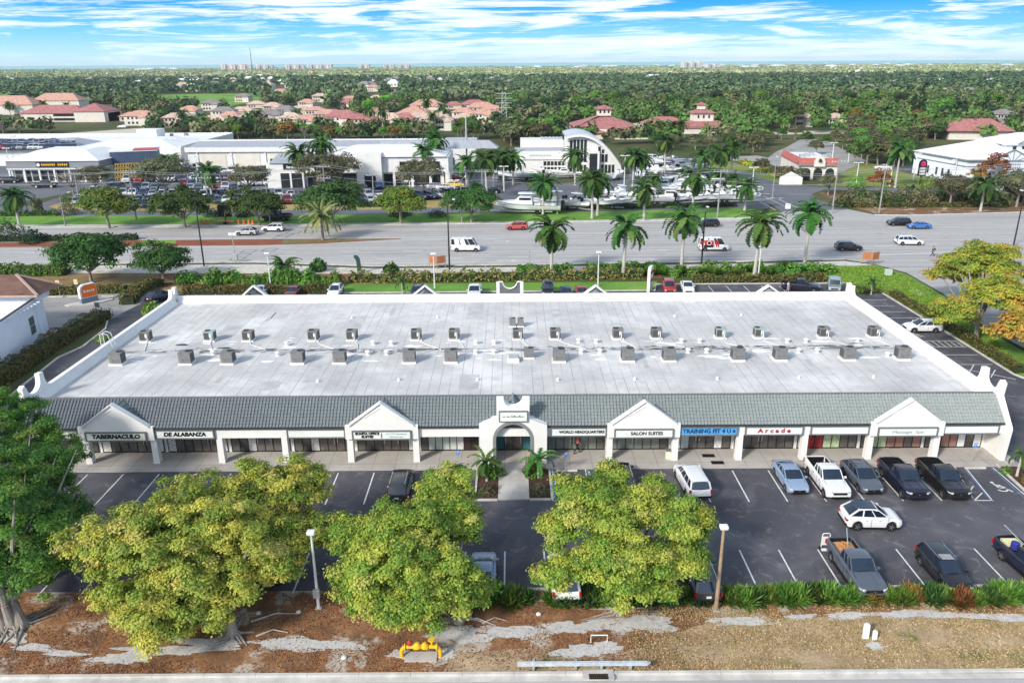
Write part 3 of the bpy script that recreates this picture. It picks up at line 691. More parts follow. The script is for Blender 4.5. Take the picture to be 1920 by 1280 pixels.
# foreground street, kerb
yk=at(960,1262)[1]
sheet('road',[(-60,-20),(60,-20),(60,yk-.62),(-60,yk-.62)],.01,ROAD,'pale concrete street along the bottom edge of the photo','road',px=False)
b=MB();b.prism([(-60,yk-.62),(60,yk-.62),(60,yk-.2),(-60,yk-.2)],-.1,.03)
x=-60
while x<60: b.prism([(x,yk-.2),(x+2.98,yk-.2),(x+2.98,yk),(x,yk)],-.1,.16);x+=3.
st(b.build('kerb',KERB),'jointed concrete kerb and gutter beside the bottom street','kerb')
sheet('verge',[(-60,yk),(60,yk),(60,44.6),(-60,44.6)],.05,MULCHB,'verge of brown leaf litter and soil between kerb and car park','verge',px=False)
def pxy(pts,z=0): return [at(u,v,z) for u,v in pts]
def blobpts(u,v,ru,rv,seed,n=22,rough=.3):
    rg=random.Random(seed);ph=[rg.uniform(0,6.28) for _ in range(4)]
    out=[]
    for k in range(n):
        a=2*PI*k/n;r=1+rg.uniform(-.05,.05)+rough*(.5*math.sin(2*a+ph[0])+.35*math.sin(3*a+ph[1])+.3*math.sin(5*a+ph[2])+.25*math.sin(9*a+ph[3]))
        out.append((u+ru*r*math.cos(a),v+rv*r*math.sin(a)))
    return out
sheet('dry_grass',[(1225,1205),(1320,1168),(1500,1158),(1990,1150),(2200,1150),(2200,1262),(1200,1262),(830,1262),(850,1225),(1000,1215),(1120,1240)],.055,DRYG,'strip of dry tan grass right of the big trees','grass')
PATCH=[];bl=MB();z=.066
for i,(u,v,a_,c_) in enumerate([(545,1208,70,12),(620,1210,60,9),(860,1190,60,15),(960,1185,55,14),(1062,1178,42,13),(1120,1172,40,10),(1215,1168,60,16),(1165,1178,22,9),(1395,1166,45,10),(1350,1163,28,5),(1590,1155,45,7),(1500,1157,28,5),(1690,1152,50,8),(1760,1154,40,7),(1830,1156,45,6),(1900,1160,50,7),(320,1220,90,10),(230,1235,60,10),(400,1205,60,10),(60,1215,40,6),(1640,1212,18,8),(20,1195,30,14),(120,1226,40,6),(760,1229,34,8),(830,1228,30,8),(1085,1222,40,14),(1140,1215,30,10)]):
    c_0=at(u,v);PATCH.append((c_0[0],c_0[1],abs(at(u+a_,v)[0]-c_0[0]),abs(at(u,v+c_)[1]-c_0[1])))
    bl.poly([(p[0],p[1],z+.0006*i) for p in pxy(blobpts(u,v,a_,c_,i,46,.42))])
o=bl.build('sand_patches',gmat('sandy_concrete',[(.52,.50,.48),(.62,.60,.57),(.42,.39,.35)],[1.2,.8,6.]),fixn=False)
for p in o.data.polygons:
    pass
if o.data.polygons[0].normal.z<0:o.data.flip_normals()
st(o,'pale sandy and broken concrete patches of a buried path in the verge','path')
# car park
sheet('parking_lot',[(-500,1114),(2500,1098),(2500,720),(1945,722),(1900,703),(1795,637),(1725,594),(1655,551),(1590,548),(1590,532),(1230,534),(1228,545),(620,550),(330,551),(290,556),(234,585),(201,603),(198,617),(156,650),(109,671),(47,720),(-100,830),(-300,900)],.06,ASPH,'dark sealed asphalt car park around the shopping plaza','car park')
sheet('neighbour_lot',[(-300,640),(60,545),(85,551),(330,543),(300,556),(234,586),(203,603),(150,618),(100,640),(-100,700)],.055,ASPHC,'pale patched car park beside the white building','car park')
# markings
def mark(b,u0,v0,u1,v1,w,z=.068):
    p,q=Vector(at(u0,v0)),Vector(at(u1,v1));d=(q-p).normalized();n=Vector((-d.y,d.x,0))*w/2
    pts=[p-n,q-n,q+n,p+n]
    if (pts[1]-pts[0]).cross(pts[2]-pts[1]).z<0:pts=pts[::-1]
    b.poly([(a.x,a.y,z) for a in pts])
def wline(b,x0,y0,x1,y1,w,z=.068):
    p,q=Vector((x0,y0,0)),Vector((x1,y1,0));d=(q-p).normalized();n=Vector((-d.y,d.x,0))*w/2
    b.poly([(a.x,a.y,z) for a in (p-n,q-n,q+n,p+n)])
b=MB();b.k=0;Y0,Y1=at(1200,884)[1],at(1500,941)[1]
xs_=lambda u,v=940:at(u,v)[0]
step=(at(1694,940)[0]-at(1475,938)[0])/3;x0=at(1475,938)[0]
for k in range(-21,5):
    x=x0+step*k
    if abs(x-.1)<3.9 or x>at(1775,940)[0]: continue
    wline(b,x,Y0,x,Y1,.11)
Y2,Y3=at(1700,1100)[1],at(1700,1030)[1]
x2=at(1490,1028)[0]
xb=[at(u,v)[0] for u,v in((1385,1029),(1457,1028),(1529,1028),(1675,1028),(1825,1028))];stp=(xb[-1]-xb[0])/6.
for k in range(-20,8):
    x=xb[0]+stp*k
    wline(b,x,Y2-.6,x,Y3,.11)
# right strip stalls
for v,u0,u1 in ((563,1608,1662),(574,1626,1676),(585,1640,1698),(597,1658,1722),(609,1676,1740),(623,1697,1768),(640,1725,1796),(651,1738,1812),(666,1762,1833),(684,1790,1861)):
    mark(b,u0,v,u1,v,.11)
for k in range(6): mark(b,1735+k*12,640+k*.5,1752+k*11,651,.11)
mark(b,1790,684,1795,692,.11);mark(b,1795,690,1905,712,.11)
for u,v in((1822,692),(1840,696),(1862,702)): mark(b,u+4,v-12+4,u-4,v+6,.11)
# rear strip stalls
for k in range(22):
    u=332+k*35
    if u<1225: mark(b,u,556,u+ (960-u)*.006,551,.11)
for k in range(11): mark(b,1270+k*34,548,1262+k*33,536.5,.11)
# accessible bays hatch
def wcicon(b,u,v,s=1.):
    x,y,_=at(u,v);z=.068
    pr=[(math.cos(a)*.42,math.sin(a)*.42) for a in [R(200+i*16) for i in range(17)]];pr2=[(p*.72,q*.72) for p,q in pr]
    for i in range(16): b.poly([(x+s*pr[i][0],y+s*pr[i][1],z),(x+s*pr[i+1][0],y+s*pr[i+1][1],z),(x+s*pr2[i+1][0],y+s*pr2[i+1][1],z),(x+s*pr2[i][0],y+s*pr2[i][1],z)])
    wline(b,x-.1*s,y+.05*s,x-.2*s,y+.75*s,.13*s);wline(b,x-.15*s,y+.12*s,x+.3*s,y+.12*s,.12*s);wline(b,x+.3*s,y+.12*s,x+.55*s,y-.45*s,.12*s);wline(b,x-.15*s,y+.5*s,x+.2*s,y+.5*s,.1*s)
    b.poly([(x-.2*s+.13*s*math.cos(a),y+.9*s+.13*s*math.sin(a),z) for a in [R(i*36) for i in range(10)]])
wcicon(b,1878,917,1.15);wcicon(b,1722,630,1.1)
mark(b,1813,881,1861,940,.1);mark(b,1790,876,1826,938,.1);mark(b,1826,939,1862,939,.1);mark(b,1815,925,1825,912,.1);mark(b,1828,938,1841,925,.1);mark(b,1812,922,1826,938,.1)
mark(b,1861,877,1925,932,.1)
for u in (1100,):
    mark(b,1097,876,1104,925,.1)
mark(b,1035,880,1037,940,.1)
for k in range(3): mark(b,1104,900+k*15,1130,890+k*15,.1)
mark(b,1128,880,1136,925,.1)
b.k=1;mark(b,1101,876,1108,925,.06,.07);mark(b,1809,881,1855,936,.05,.07);mark(b,1039,880,1041,940,.05,.07);mark(b,1857,877,1920,934,.05,.07)
o=b.build('parking_lines',[WHITELINE,BLUELINE],fixn=False);st(o,'white painted stall lines and accessible bay markings on the dark asphalt','road markings')
# ---- rear landscape strip, ground sheets
sheet('grass',[(640,533),(1232,528),(1232,546),(640,550)],.05,GRASS,'bright green lawn strip behind the plaza','grass')
sheet('mulch',[(560,505),(1240,500),(1240,522),(900,524),(560,526)],.045,MULCH,'red mulch bed along the highway pavement','mulch')
sheet('grass',[(1560,500),(1590,497),(1640,497),(1700,515),(1770,556),(1850,620),(1990,700),(2060,790),(1990,760),(1905,700),(1795,633),(1660,549),(1600,545),(1580,530),(1530,512)],.05,GRASS,'lawn bank between side street and right hand parking strip','grass')
sheet('grass',[(1380,502),(1600,496),(1620,515),(1500,519),(1390,523)],.046,GRASS,'lawn strip below the rightmost highway palms','grass')
sheet('mulch_bed',[(1592,548),(1590,536),(1640,532),(1665,550)],.058,M('dark_mulch',lin(84,60,50),.95,.3,2,world=True),'dark mulch bed at the corner of the rear car park','mulch')
sheet('dry_grass',[(-300,508),(0,510),(340,508),(540,504),(700,508),(700,535),(400,545),(0,552),(-300,560)],.044,gmat('brown_lawn',[lin(128,110,74),lin(150,128,92),lin(112,100,62),lin(120,78,58)],[.1,.15,2.]),'patchy brown lawn behind the neighbouring car park','grass')
sheet('pavement',[(-400,499),(0,500),(480,496),(700,504),(960,501.5),(1440,494),(1583,490),(1640,497),(1600,499),(1440,498),(960,506),(700,509),(480,502),(0,506),(-400,505)],.07,KERB,'pale pavement along the near side of the highway','pavement')
sheet('sand_strip',[(-400,505),(0,506),(480,502),(700,509),(960,506),(1440,498),(1440,501),(960,510),(700,514),(480,513),(0,512),(-400,512)],.048,SAND,'thin strip of pale sand behind the highway pavement','sand')
# highway
sheet('road',[(-500,499),(0,497),(480,492.5),(700,500),(960,497.5),(1440,490),(1583,487),(1640,496),(1700,512),(1770,552),(1850,616),(1990,690),(2300,690),(2100,560),(2000,500),(2400,490),(2500,390),(1920,398),(1700,404),(1640,403),(1590,393),(1470,397),(1440,411),(960,420),(480,424.5),(0,427),(-500,431)],.06,ROAD,'broad pale highway with its junction and side street','road')
sheet('side_island',[(1742,488),(1790,484),(1830,500),(1900,520),(1850,530)],.1,gmat('bare_island',[lin(170,132,106),lin(186,150,124),lin(150,120,96)],[.5,.5,3.]),'bare sandy traffic island in the side street','traffic island')
sheet('median',[(-500,461),(0,456.5),(250,452),(480,450),(752,448.5),(600,457),(480,460.5),(0,464),(-500,469)],.16,MULCH,'raised median strip of red mulch in the highway','median',thick=.15)
sheet('median_grass',[(270,453),(330,451.8),(330,457),(250,460.5)],.166,GRASS,'small grass patch on the highway median','grass')
sheet('median_turf',[(530,450.5),(620,449.5),(748,448.8),(600,456),(530,459)],.167,gmat('median_turf',[lin(120,112,70),lin(140,124,84),lin(104,104,62)],[.4,.5,3.]),'worn olive turf on the tapering end of the median','grass')
# kerbs of the highway
def kerbline(pts,label,w=.35,h=.15,z=.06,px=True):
    b=MB();P=[Vector(at(u,v)) if px else Vector((u,v,0)) for u,v in pts]
    for p,q in zip(P,P[1:]): b.beam(p+Vector((0,0,z+h/2)),q+Vector((0,0,z+h/2)),w,h)
    return st(b.build('kerb',KERB),label,'kerb')
kerbline([(-500,431),(0,427),(480,424.5),(960,420),(1440,411)],'far concrete kerb of the highway')
kerbline([(-500,499),(0,497),(480,492.5),(700,500),(960,497.5),(1440,490),(1583,487)],'near concrete kerb of the highway')
kerbline([(1655,551),(1725,594),(1795,637),(1900,703),(1945,720)],'concrete kerb of the right hand parking strip',.2)
kerbline([(620,550.5),(1228,545.5),(1230,534),(1590,532)],'concrete kerb behind the rear parking bays',.2)
kerbline([(0,760),(47,721),(109,672),(156,651),(198,618),(202,603)],'low concrete kerb left of the side lane',.18)
kerbline([(640,1109.8),(2300,1098)],'concrete kerb along the bottom edge of the car park',.18)
kerbline([(1640,403.5),(1700,404.5),(1920,398.5),(2400,391)],'far kerb of the highway right of the junction')
sheet('far_pavement',[(-500,426),(0,422.5),(480,420.5),(960,416),(1440,407),(1440,409.5),(960,418.5),(480,423),(0,425),(-500,429)],.065,KERB,'pavement on the far side of the highway','pavement')
b=MB()
def dashes(u0,v0,u1,v1,on=3.6,off=8.4,w=.2):
    p,q=Vector(at(u0,v0)),Vector(at(u1,v1));L=(q-p).length;d=(q-p)/L;s=random.uniform(0,9)
    while s<L:
        a=p+d*s;c=p+d*min(L,s+on);wline(b,a.x,a.y,c.x,c.y,w,.068);s+=on+off
for v0,v1 in ((474.5,470),(483,478)): dashes(-100,v0+.8,1640,v1-3.)
for v0,v1 in ((433.5,430),(441,437.5)): dashes(-100,v0+.8,1000,v1-2);dashes(1000,v1-1,1980,v1-14)
for a in ((-100,492,480,489),(480,489,700,493),(700,494,1575,481),(-100,468,0,467),(0,467.5,480,463.5),(480,463.5,752,452),(752,450,1400,436),(752,446.5,1400,432),(-100,429.5,960,423),(960,423,1420,414),(-100,455,480,448),(480,448,752,446.5)): mark(b,*a,.18)
dashes(700,486.5,1575,474);dashes(752,452,1400,441,3,9)
for p_ in ((1380,492,1560,483),(1560,483,1740,475),(1740,475,1900,468),(1640,462,1760,458)): mark(b,*p_,.3)
def arrow(u,v,fl=1):
    x,y,_=at(u,v);wline(b,x-1.6,y,x+.9,y,.2,.069);b.poly([(x+.9,y-.45,.069),(x+2.1,y,.069),(x+.9,y+.45,.069)] )
for u,v in((950,489),(1210,487),(940,453),(1480,481)): arrow(u,v)
st(b.build('lane_markings',WHITELINE,fixn=False),'dashed white lane lines and turn arrows on the highway','road markings')
b=MB()   # dark sealed detector loops cut in the carriageway
for (u,v) in ((460,472),(450,479),(440,486),(500,469),(545,436),(530,441),(520,446)):
    q=[(u,v-2.6),(u+22,v-2.6),(u+12,v+2.2),(u-10,v+2.2)]
    for k in range(4): mark(b,*q[k],*q[(k+1)%4],.22,.067)
for u,v,L in((1640,439,18),(1770,446,8),(1520,480,6),(1060,441,200),(700,476,80),(260,486,90),(1000,461,150),(1250,470,120)): mark(b,u,v,u+L,v-.4,.16,.066)
st(b.build('road_cracks',M('tar_seal',(.12,.12,.12),.8,.1,1,world=True),fixn=False),'dark tar seals and detector loops in the highway surface','road markings')
# beyond the highway
sheet('grass',[(-500,404),(0,402),(110,405),(250,404.5),(480,404),(700,403),(920,401),(1100,397),(1400,390),(1440,400),(1470,397),(1440,407),(960,416),(480,420.5),(0,422.5),(-500,426)],.05,GRASS,'long bright green verge beyond the highway','grass')
sheet('frontage_road',[(-500,388),(60,387),(100,374),(150,366),(200,360),(250,380),(170,384),(100,388),(95,392),(250,395.5),(480,395),(720,393.5),(930,385),(1000,378),(1100,372),(1440,362),(1440,372),(1100,385),(960,396),(720,403),(480,404),(250,404.5),(110,405),(0,402),(-500,404)],.045,ASPH2,'grey service road in front of the car dealership','road')
sheet('dealer_lot',[(-500,384),(20,384),(110,366),(190,352),(260,380),(500,379),(720,377),(830,372),(1000,356),(960,330),(940,300),(300,300),(-500,310)],.04,ASPH2,'grey asphalt forecourt of the car dealership','car park')
sheet('boat_yard',[(880,358),(1000,350),(1180,330),(1180,300),(1340,296),(1400,330),(1450,360),(1440,392),(1200,395),(980,396),(940,372)],.042,ASPH2,'grey asphalt yard filled with boats','boat yard')
sheet('dry_grass',[(90,388),(125,376),(165,374),(300,384),(620,380),(720,380),(900,372),(940,376),(930,385),(720,393.5),(480,395),(250,395.5),(110,393)],.05,gmat('dry_island',[lin(160,142,92),lin(176,158,110),lin(128,130,74)],[.15,.3,2.]),'dry tan grass island before the dealership cars','grass')
sheet('grass',[(1320,298),(1345,299),(1380,306),(1480,336),(1475,346),(1440,340),(1380,322),(1330,316)],.048,GRASS2,'olive grass bank left of the small restaurant','grass')
sheet('side_road',[(1330,318),(1375,318),(1400,325),(1470,347),(1535,351),(1640,352),(1820,357),(1960,360),(1960,365),(1820,362),(1640,358),(1545,356),(1520,365),(1535,376),(1600,395),(1470,400),(1440,380),(1400,362),(1350,335)],.05,ASPH2,'grey asphalt road curving from the junction past the restaurant','road')
b=MB();mark(b,1422,363,1480,392,.15);mark(b,1405,368,1455,395,.2);mark(b,1460,374,1500,392,.2);mark(b,1480,365,1525,365,.2);arrow(1430,374);arrow(1455,372)
st(b.build('lane_markings',WHITELINE,fixn=False),'white lane lines on the side road by the junction','road markings')
sheet('pale_lot',[(1345,295),(1420,292),(1440,296),(1455,285),(1475,276),(1500,262),(1545,262),(1590,285),(1680,330),(1700,347),(1640,348),(1560,345),(1530,330),(1470,322),(1440,305),(1345,300)],.046,ASPHC,'pale concrete car park around the small restaurant','car park')
sheet('grass',[(1560,330),(1620,305),(1720,320),(1860,352),(1850,356),(1640,350),(1530,349)],.052,GRASS2,'olive grass verge below the roadside pole sign','grass')
sheet('dark_lot',[(1640,308),(1740,302),(1830,335),(1960,348),(1960,352),(1790,343),(1700,325)],.056,ASPH,'dark car park beside the white gabled building','car park')
sheet('scrub',[(1535,362),(1640,360),(1960,366),(2300,366),(2300,389),(1920,396),(1700,402),(1640,400),(1580,384)],.048,gmat('scrub_soil',[lin(128,98,70),lin(150,120,92),lin(96,88,58),lin(196,180,158)],[.1,.2,1.5]),'bare scrubby soil between highway and service road','scrub')
sheet('meadow',[(290,178),(480,174),(490,188),(430,200),(340,204)],.05,FIELD,'bright green marshy meadow among the far woods','meadow')
sheet('clearing',[(1380,250),(1500,246),(1690,245),(1700,249),(1500,252),(1380,256)],.047,SAND,'pale sandy clearing beyond the restaurant','clearing')
sheet('far_road',[(960,222),(1090,220),(1090,224),(980,228),(960,252),(930,252)],.05,ASPH2,'far road beside the red roofed complex','road')
sheet('cleared_ground',[(100,252),(270,240),(290,246),(300,256),(110,262)],.05,SAND,'pale cleared ground behind the dealership','clearing')
sheet('brown_field',[(960,226),(1060,224),(1060,262),(940,266)],.048,gmat('brown_field',[lin(120,100,74),lin(98,86,60),lin(140,118,88)],[.05,.1,1.]),'brown rough field left of the red roofed complex','field')
# ---------------------------------------------------------------- shopping plaza
Yc=62.23;XL,XR=-43.2,43.2;ZR=5.6;YR=64.2;ZE=3.62;YB=96.6
plaza=thing('shopping_plaza','long white single storey shopping plaza with flat white roof and grey tiled front','building',(0,62,0))
def pp(mb,name,mat,smooth=False,bevel=0,par=None):
    o=mb.build(name,mat,par or plaza,smooth=smooth,bevel=bevel)
    if par is None:o.location=(0,-62,0)
    return o
def plane_roof_mat():
    m,t,b=base('membrane_roof');p=t.pos();x,y,z=t.xyz(p)
    br=t.new('ShaderNodeTexBrick');mp=t.new('ShaderNodeMapping');mp.inputs['Rotation'].default_value=(0,0,R(90));t.l.new(p,mp.inputs[0]);t.l.new(mp.outputs[0],br.inputs[0])
    br.inputs['Scale'].default_value=1.;br.inputs['Mortar Size'].default_value=.036;br.inputs['Mortar Smooth'].default_value=.4;br.inputs['Brick Width'].default_value=11.;br.inputs['Row Height'].default_value=.98;br.offset=.37
    seam=br.outputs['Fac'];n=t.noise(p,.14,6,.62);n2=t.noise(p,1.6,7,.7,1.);n3=t.noise(p,.5,5,.7);brk=t.noise(t.pos(True,(1.,.12,1)),.9,3)
    c=t.ramp(n,[(.32,(.45,.44,.425)),(.5,(.56,.55,.535)),(.66,(.68,.67,.65))])
    br2=t.new('ShaderNodeTexBrick');t.l.new(mp.outputs[0],br2.inputs[0]);br2.inputs['Scale'].default_value=1.;br2.inputs['Mortar Size'].default_value=0.;br2.inputs['Brick Width'].default_value=9.;br2.inputs['Row Height'].default_value=2.94;br2.inputs['Color1'].default_value=(.86,.86,.87,1);br2.inputs['Color2'].default_value=(1.,1.,1.,1)
    c=t.mix(.8,c,br2.outputs[0],'MULTIPLY')
    c=t.mix(t.math('MULTIPLY',seam,t.ramp(brk,[(.40,.15),(.60,.85)])),c,(.20,.20,.215))
    c=t.mix(t.ramp(n2,[(.56,0.),(.74,.4)]),c,(.84,.84,.84));c=t.mix(t.math('MULTIPLY',t.ramp(n3,[(.46,0.),(.75,.7)]),1.),c,(.38,.375,.37))
    # tar coloured ponding stains along the drain line between the two rows of units
    dy=t.math('ABSOLUTE',t.math('SUBTRACT',y,78.4));st_=t.noise(t.pos(True,(.35,1.2,1)),1.5,5,.65,.5)
    k=t.math('MULTIPLY',t.ramp(dy,[(.0,1.),(.9,0.)]),t.ramp(st_,[(.47,0.),(.56,1.)]));c=t.mix(t.math('MULTIPLY',k,.9),c,(.07,.07,.07))
    t.put(b.inputs['Base Color'],c);b.inputs['Roughness'].default_value=.85;bump(t,b,n2,.12,.02);return m
MEM=plane_roof_mat()
pp(MB().box(XL+.5,XR-.5,YR+.35,YB,4.2,4.75),'flat_roof',MEM)
b=MB();
b.box(XL+.1,XR-.1,64.42,YB+.2,0,4.2)
pp(b,'wall',STUCCO)
# back parapet, front upstand
pp(MB().box(XL,XR,YB,YB+.38,0,5.6),'parapet',STUCCO)
pp(MB().box(XL+.45,XR-.45,YR+.02,YR+.34,4.2,5.56),'ridge_upstand',STUCCO)
pp(MB().box(XL+.4,XR-.4,YR-.12,YR+.12,5.565,5.66),'ridge_cap',GREYTRIM)
b=MB();rg=random.Random(5)
def blobxy(x,y,rx,ry,z,n=11):
    ph=rg.uniform(0,6);b.poly([(x+rx*(1+.25*math.sin(2*a+ph)+.2*math.sin(5*a+ph*2))*math.cos(a),y+ry*(1+.25*math.sin(3*a+ph))*math.sin(a),z) for a in [2*PI*k/n for k in range(n)]])
for i in range(230):
    x=rg.uniform(XL+3,XR-3);
    if math.sin(x*.33)+math.sin(x*.9+1)<-.4 and rg.random()<.7: continue
    s=rg.uniform(.06,.2);blobxy(x,78.5+rg.gauss(0,.35)+.25*math.sin(x*.5),s*rg.uniform(1,2.8),s*rg.uniform(.5,1.),4.754+.0003*(i%9))
for x,y,rx,ry in ((15.5,78.3,.9,.22),(18.3,78.2,1.2,.2),(-9.,78.7,2.4,.12),(-5.5,78.6,1.1,.14),(33.5,79.0,2.2,.16),(37.,79.6,1.0,.14),(-31.,79.4,.9,.25),(-36.,80.5,.8,.3),(-26,78.9,1.0,.2),(26.5,78.9,.5,.2),(20.8,78.9,.4,.2)): blobxy(x,y,rx,ry,4.758,20)
pp(b,'tar_stains',M('roof_tar',(.06,.06,.06),.6,.3,3))['kind']='stuff'
b=MB()
for i in range(70):
    x=rg.uniform(XL+3,XR-3);s=rg.uniform(.2,.55);blobxy(x,rg.choice([75.6,77.2,79.6,81.3])+rg.gauss(0,.5),s*rg.uniform(1,2.4),s*rg.uniform(.4,.9),4.7525+.0001*(i%9))
pp(b,'repair_patches',M('roof_repair_white',(.84,.84,.82),.7,.1,2,world=True))['kind']='stuff'
b=MB()
for i in range(26):
    x=rg.uniform(XL+3,XR-3);w_=rg.choice([.5,.98,1.9]);y=rg.uniform(67,92);q=[(x,y),(x+w_,y),(x+w_,y+rg.uniform(1.5,7)),];q.append((x,q[2][1]));b.poly([(a,c,4.7515) for a,c in q])
pp(b,'membrane_patches',M('roof_patch_grey',(.50,.495,.49),.85,.12,.7,world=True))['kind']='stuff'
# cant strip where the membrane turns up the parapet
b=MB();b.prism([(YB-.45,4.755),(YB-.003,4.755),(YB-.003,5.2)],XL+.45,XR-.45,'x');pp(b,'membrane_upturn',STUCCO)
# side walls with scalloped crests
def side_profile():
    P=[(Yc-.55,0),(Yc-.75,3.2),(Yc-.62,3.45),(YR-.62,5.55),(YR-.72,6.75),(YR-.30,6.95)]
    c=(YR+.95,6.55);
    for k in range(0,9): a=PI+ (PI)*k/8; P.append((c[0]+1.05*math.cos(a),c[1]+.8*math.sin(a)))
    P+=[(YR+2.05,7.15),(YR+2.65,7.1)]
    for k in range(0,6): a=PI+(PI/2)*k/5;P.append((YR+3.75+1.05*math.cos(a),6.55+.95*math.sin(a)))
    P+=[(YB-1.7,5.6)]
    for k in range(0,5): a=-PI/2+(PI/2)*k/4;P.append((YB-1.7+.7*math.cos(a),6.3+.7*math.sin(a)))
    P+=[(YB-.98,6.7),(YB-.7,6.7),(YB-.65,6.1),(YB-.2,5.95),(YB+.1,6.7),(YB+.6,6.7),(YB+.7,5.6),(YB+2.3,3.4),(YB+2.3,0)]
    return P
for s,x in ((-1,XL-.25),(1,XR-.2)):
    b=MB();b.prism(side_profile(),x,x+.45,'x');pp(b,'gable_wall',STUCCO)
    xi=x+.453 if s<0 else x-.003
    b=MB();b.prism([(xi,4.755),(xi-s*.42,4.755),(xi,5.3)],YR+.4,YB-.5,'y');pp(b,'membrane_upturn',STUCCO)
# tiled front slope
def tilemat():
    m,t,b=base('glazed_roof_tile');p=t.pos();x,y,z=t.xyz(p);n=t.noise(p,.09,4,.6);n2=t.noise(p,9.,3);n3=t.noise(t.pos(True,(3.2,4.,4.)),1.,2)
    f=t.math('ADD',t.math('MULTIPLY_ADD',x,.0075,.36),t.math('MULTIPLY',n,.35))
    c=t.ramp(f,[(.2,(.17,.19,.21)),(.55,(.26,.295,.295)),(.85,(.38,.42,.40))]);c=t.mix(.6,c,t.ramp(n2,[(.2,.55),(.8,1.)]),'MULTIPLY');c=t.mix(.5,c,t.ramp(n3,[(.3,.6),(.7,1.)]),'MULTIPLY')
    t.put(b.inputs['Base Color'],c);b.inputs['Roughness'].default_value=.45;b.inputs['Specular IOR Level'].default_value=.5;return m
TILE=tilemat()
def tiled(b,x0,x1,y0,z0,y1,z1,n=9,pitch=.29,cut=None):
    """tiled slope as n lapped courses with barrel ribs; cut(x,t)->False where another roof covers it"""
    sl=Vector((0,y1-y0,z1-z0));L=sl.length;d=sl/L;nn=Vector((0,-d.z,d.y))
    for i in range(n):
        a=L*i/n;c=L*(i+1)/n+.04
        p0=Vector((0,y0,z0))+d*a+nn*.09;p1=Vector((0,y0,z0))+d*c+nn*.02
        X=Vector((1,0,0))
        b.poly([p0+X*x0,p0+X*x1,p1+X*x1,p1+X*x0]);b.poly([p0+X*x0-nn*.09,p0+X*x1-nn*.09,p0+X*x1,p0+X*x0])
        k=int((x1-x0)/pitch)
        for j in range(k):
            x=x0+(j+.5)*(x1-x0)/k;w=.085
            q=[p0+X*(x-w),p0+X*(x-w*.5)+nn*.085,p0+X*(x+w*.5)+nn*.085,p0+X*(x+w)];r=[v-p0+p1 for v in q]
            for e in range(3): b.poly([q[e],q[e+1],r[e+1],r[e]])
            b.poly(q)
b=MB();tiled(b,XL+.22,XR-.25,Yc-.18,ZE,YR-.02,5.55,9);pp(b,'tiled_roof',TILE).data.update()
pp(MB().box(XL+.2,XR-.2,Yc-.3,Yc-.16,3.50,3.62),'gutter',M('gutter_dark',(.05,.055,.06),.5,.1,1))
# fascia beam
pp(MB().box(XL+.2,XR-.2,Yc-.1,Yc+.3,2.60,3.55),'fascia',STUCCO)
pp(MB().box(XL+.2,XR-.2,Yc+.3,64.3,2.62,2.75),'soffit',M('soffit_panel',(.6,.58,.54),.9,.05,1,world=True))
cx=[-43.,-37.59,-31.6,-25.8,-20.09,-14.33,-8.52,-2.95,3.0,8.55,14.36,20.04,25.77,31.54,37.4,42.9]
for i,x in enumerate(cx):
    if i in (0,15,7,8): continue
    b=MB();w=.25
    v=[(x-w,Yc-.12),(x+w,Yc-.12),(x+w,Yc+.42),(x-w,Yc+.42)]
    b.rings([[b.pt((p[0]+(p[0]-x)*.10*k,p[1]+ (p[1]-Yc-.15)*.1*k,z)) for p in v] for z,k in((.1,1.2),(.3,1.),(2.62,0))]);pp(b,'column',STUCCO)
sgx=lambda i:(cx[i],cx[i+1])
# signs
CREAM=M('sign_panel_cream',(.72,.74,.62),.5,.05,.6,world=True);PALEG=M('sign_panel_pale',(.74,.77,.73),.5,.04,.6,world=True);SBLUE=M('sign_panel_blue',(.10,.36,.68),.5,.1,.8,world=True)
SB=M('sign_letter_black',(.012,.012,.012),.5,.05,1);SR=M('sign_letter_red',(.42,.02,.03),.5,.05,1);SG=M('sign_letter_grey',(.33,.36,.38),.5,.05,1);SLB=M('sign_letter_pale_blue',(.36,.56,.62),.5,.05,1);SNAVY=M('sign_letter_navy',(.01,.05,.16),.5,.05,1);SWH=M('sign_letter_white',(.8,.8,.8),.5,.05,1)
ped=(1,5,9,13)
def signboard(i,mat,label,txt,hang=False):
    x0,x1=cx[i]+.42,cx[i+1]-.42;y=Yc-.42 if i in ped else Yc-.14;z0,z1=(2.66,3.34) if i in ped else (2.72,3.38)
    s=MB().box(x0,x1,y-.1,y,z0,z1).build('signboard',mat,plaza);s.location=(0,-62,0);s['label']=label
    b=MB()
    for q in ((x0-.1,x1+.1,z1,z1+.1),(x0-.1,x1+.1,z0-.1,z0)): b.box(q[0],q[1],y-.16,y+.0,q[2],q[3])
    for q in ((x0-.1,x0),(x1,x1+.1)): b.box(q[0],q[1],y-.16,y+.0,z0,z1)
    b.build('sign_frame',GREYTRIM,s)
    for (s_,sz,m_,fx,dz,wd,bold,shr) in txt: text(s_,sz,m_,s,(x0+(x1-x0)*fx,y-.118,(z0+z1)/2+dz),bold=bold,width=wd,shear=shr)
signboard(0,CREAM,'blank cream signboard at the left end',[])
signboard(1,CREAM,'cream signboard with black capitals reading TABERNACULO',[('TABERNACULO',.54,SB,.5,0,4.2,.026,.12)])
signboard(2,PALEG,'pale signboard with black capitals reading DE ALABANZA',[('DE ALABANZA',.52,SB,.5,0,3.7,.026,.12)])
signboard(4,PALEG,'blank pale signboard left of the office suites sign',[])
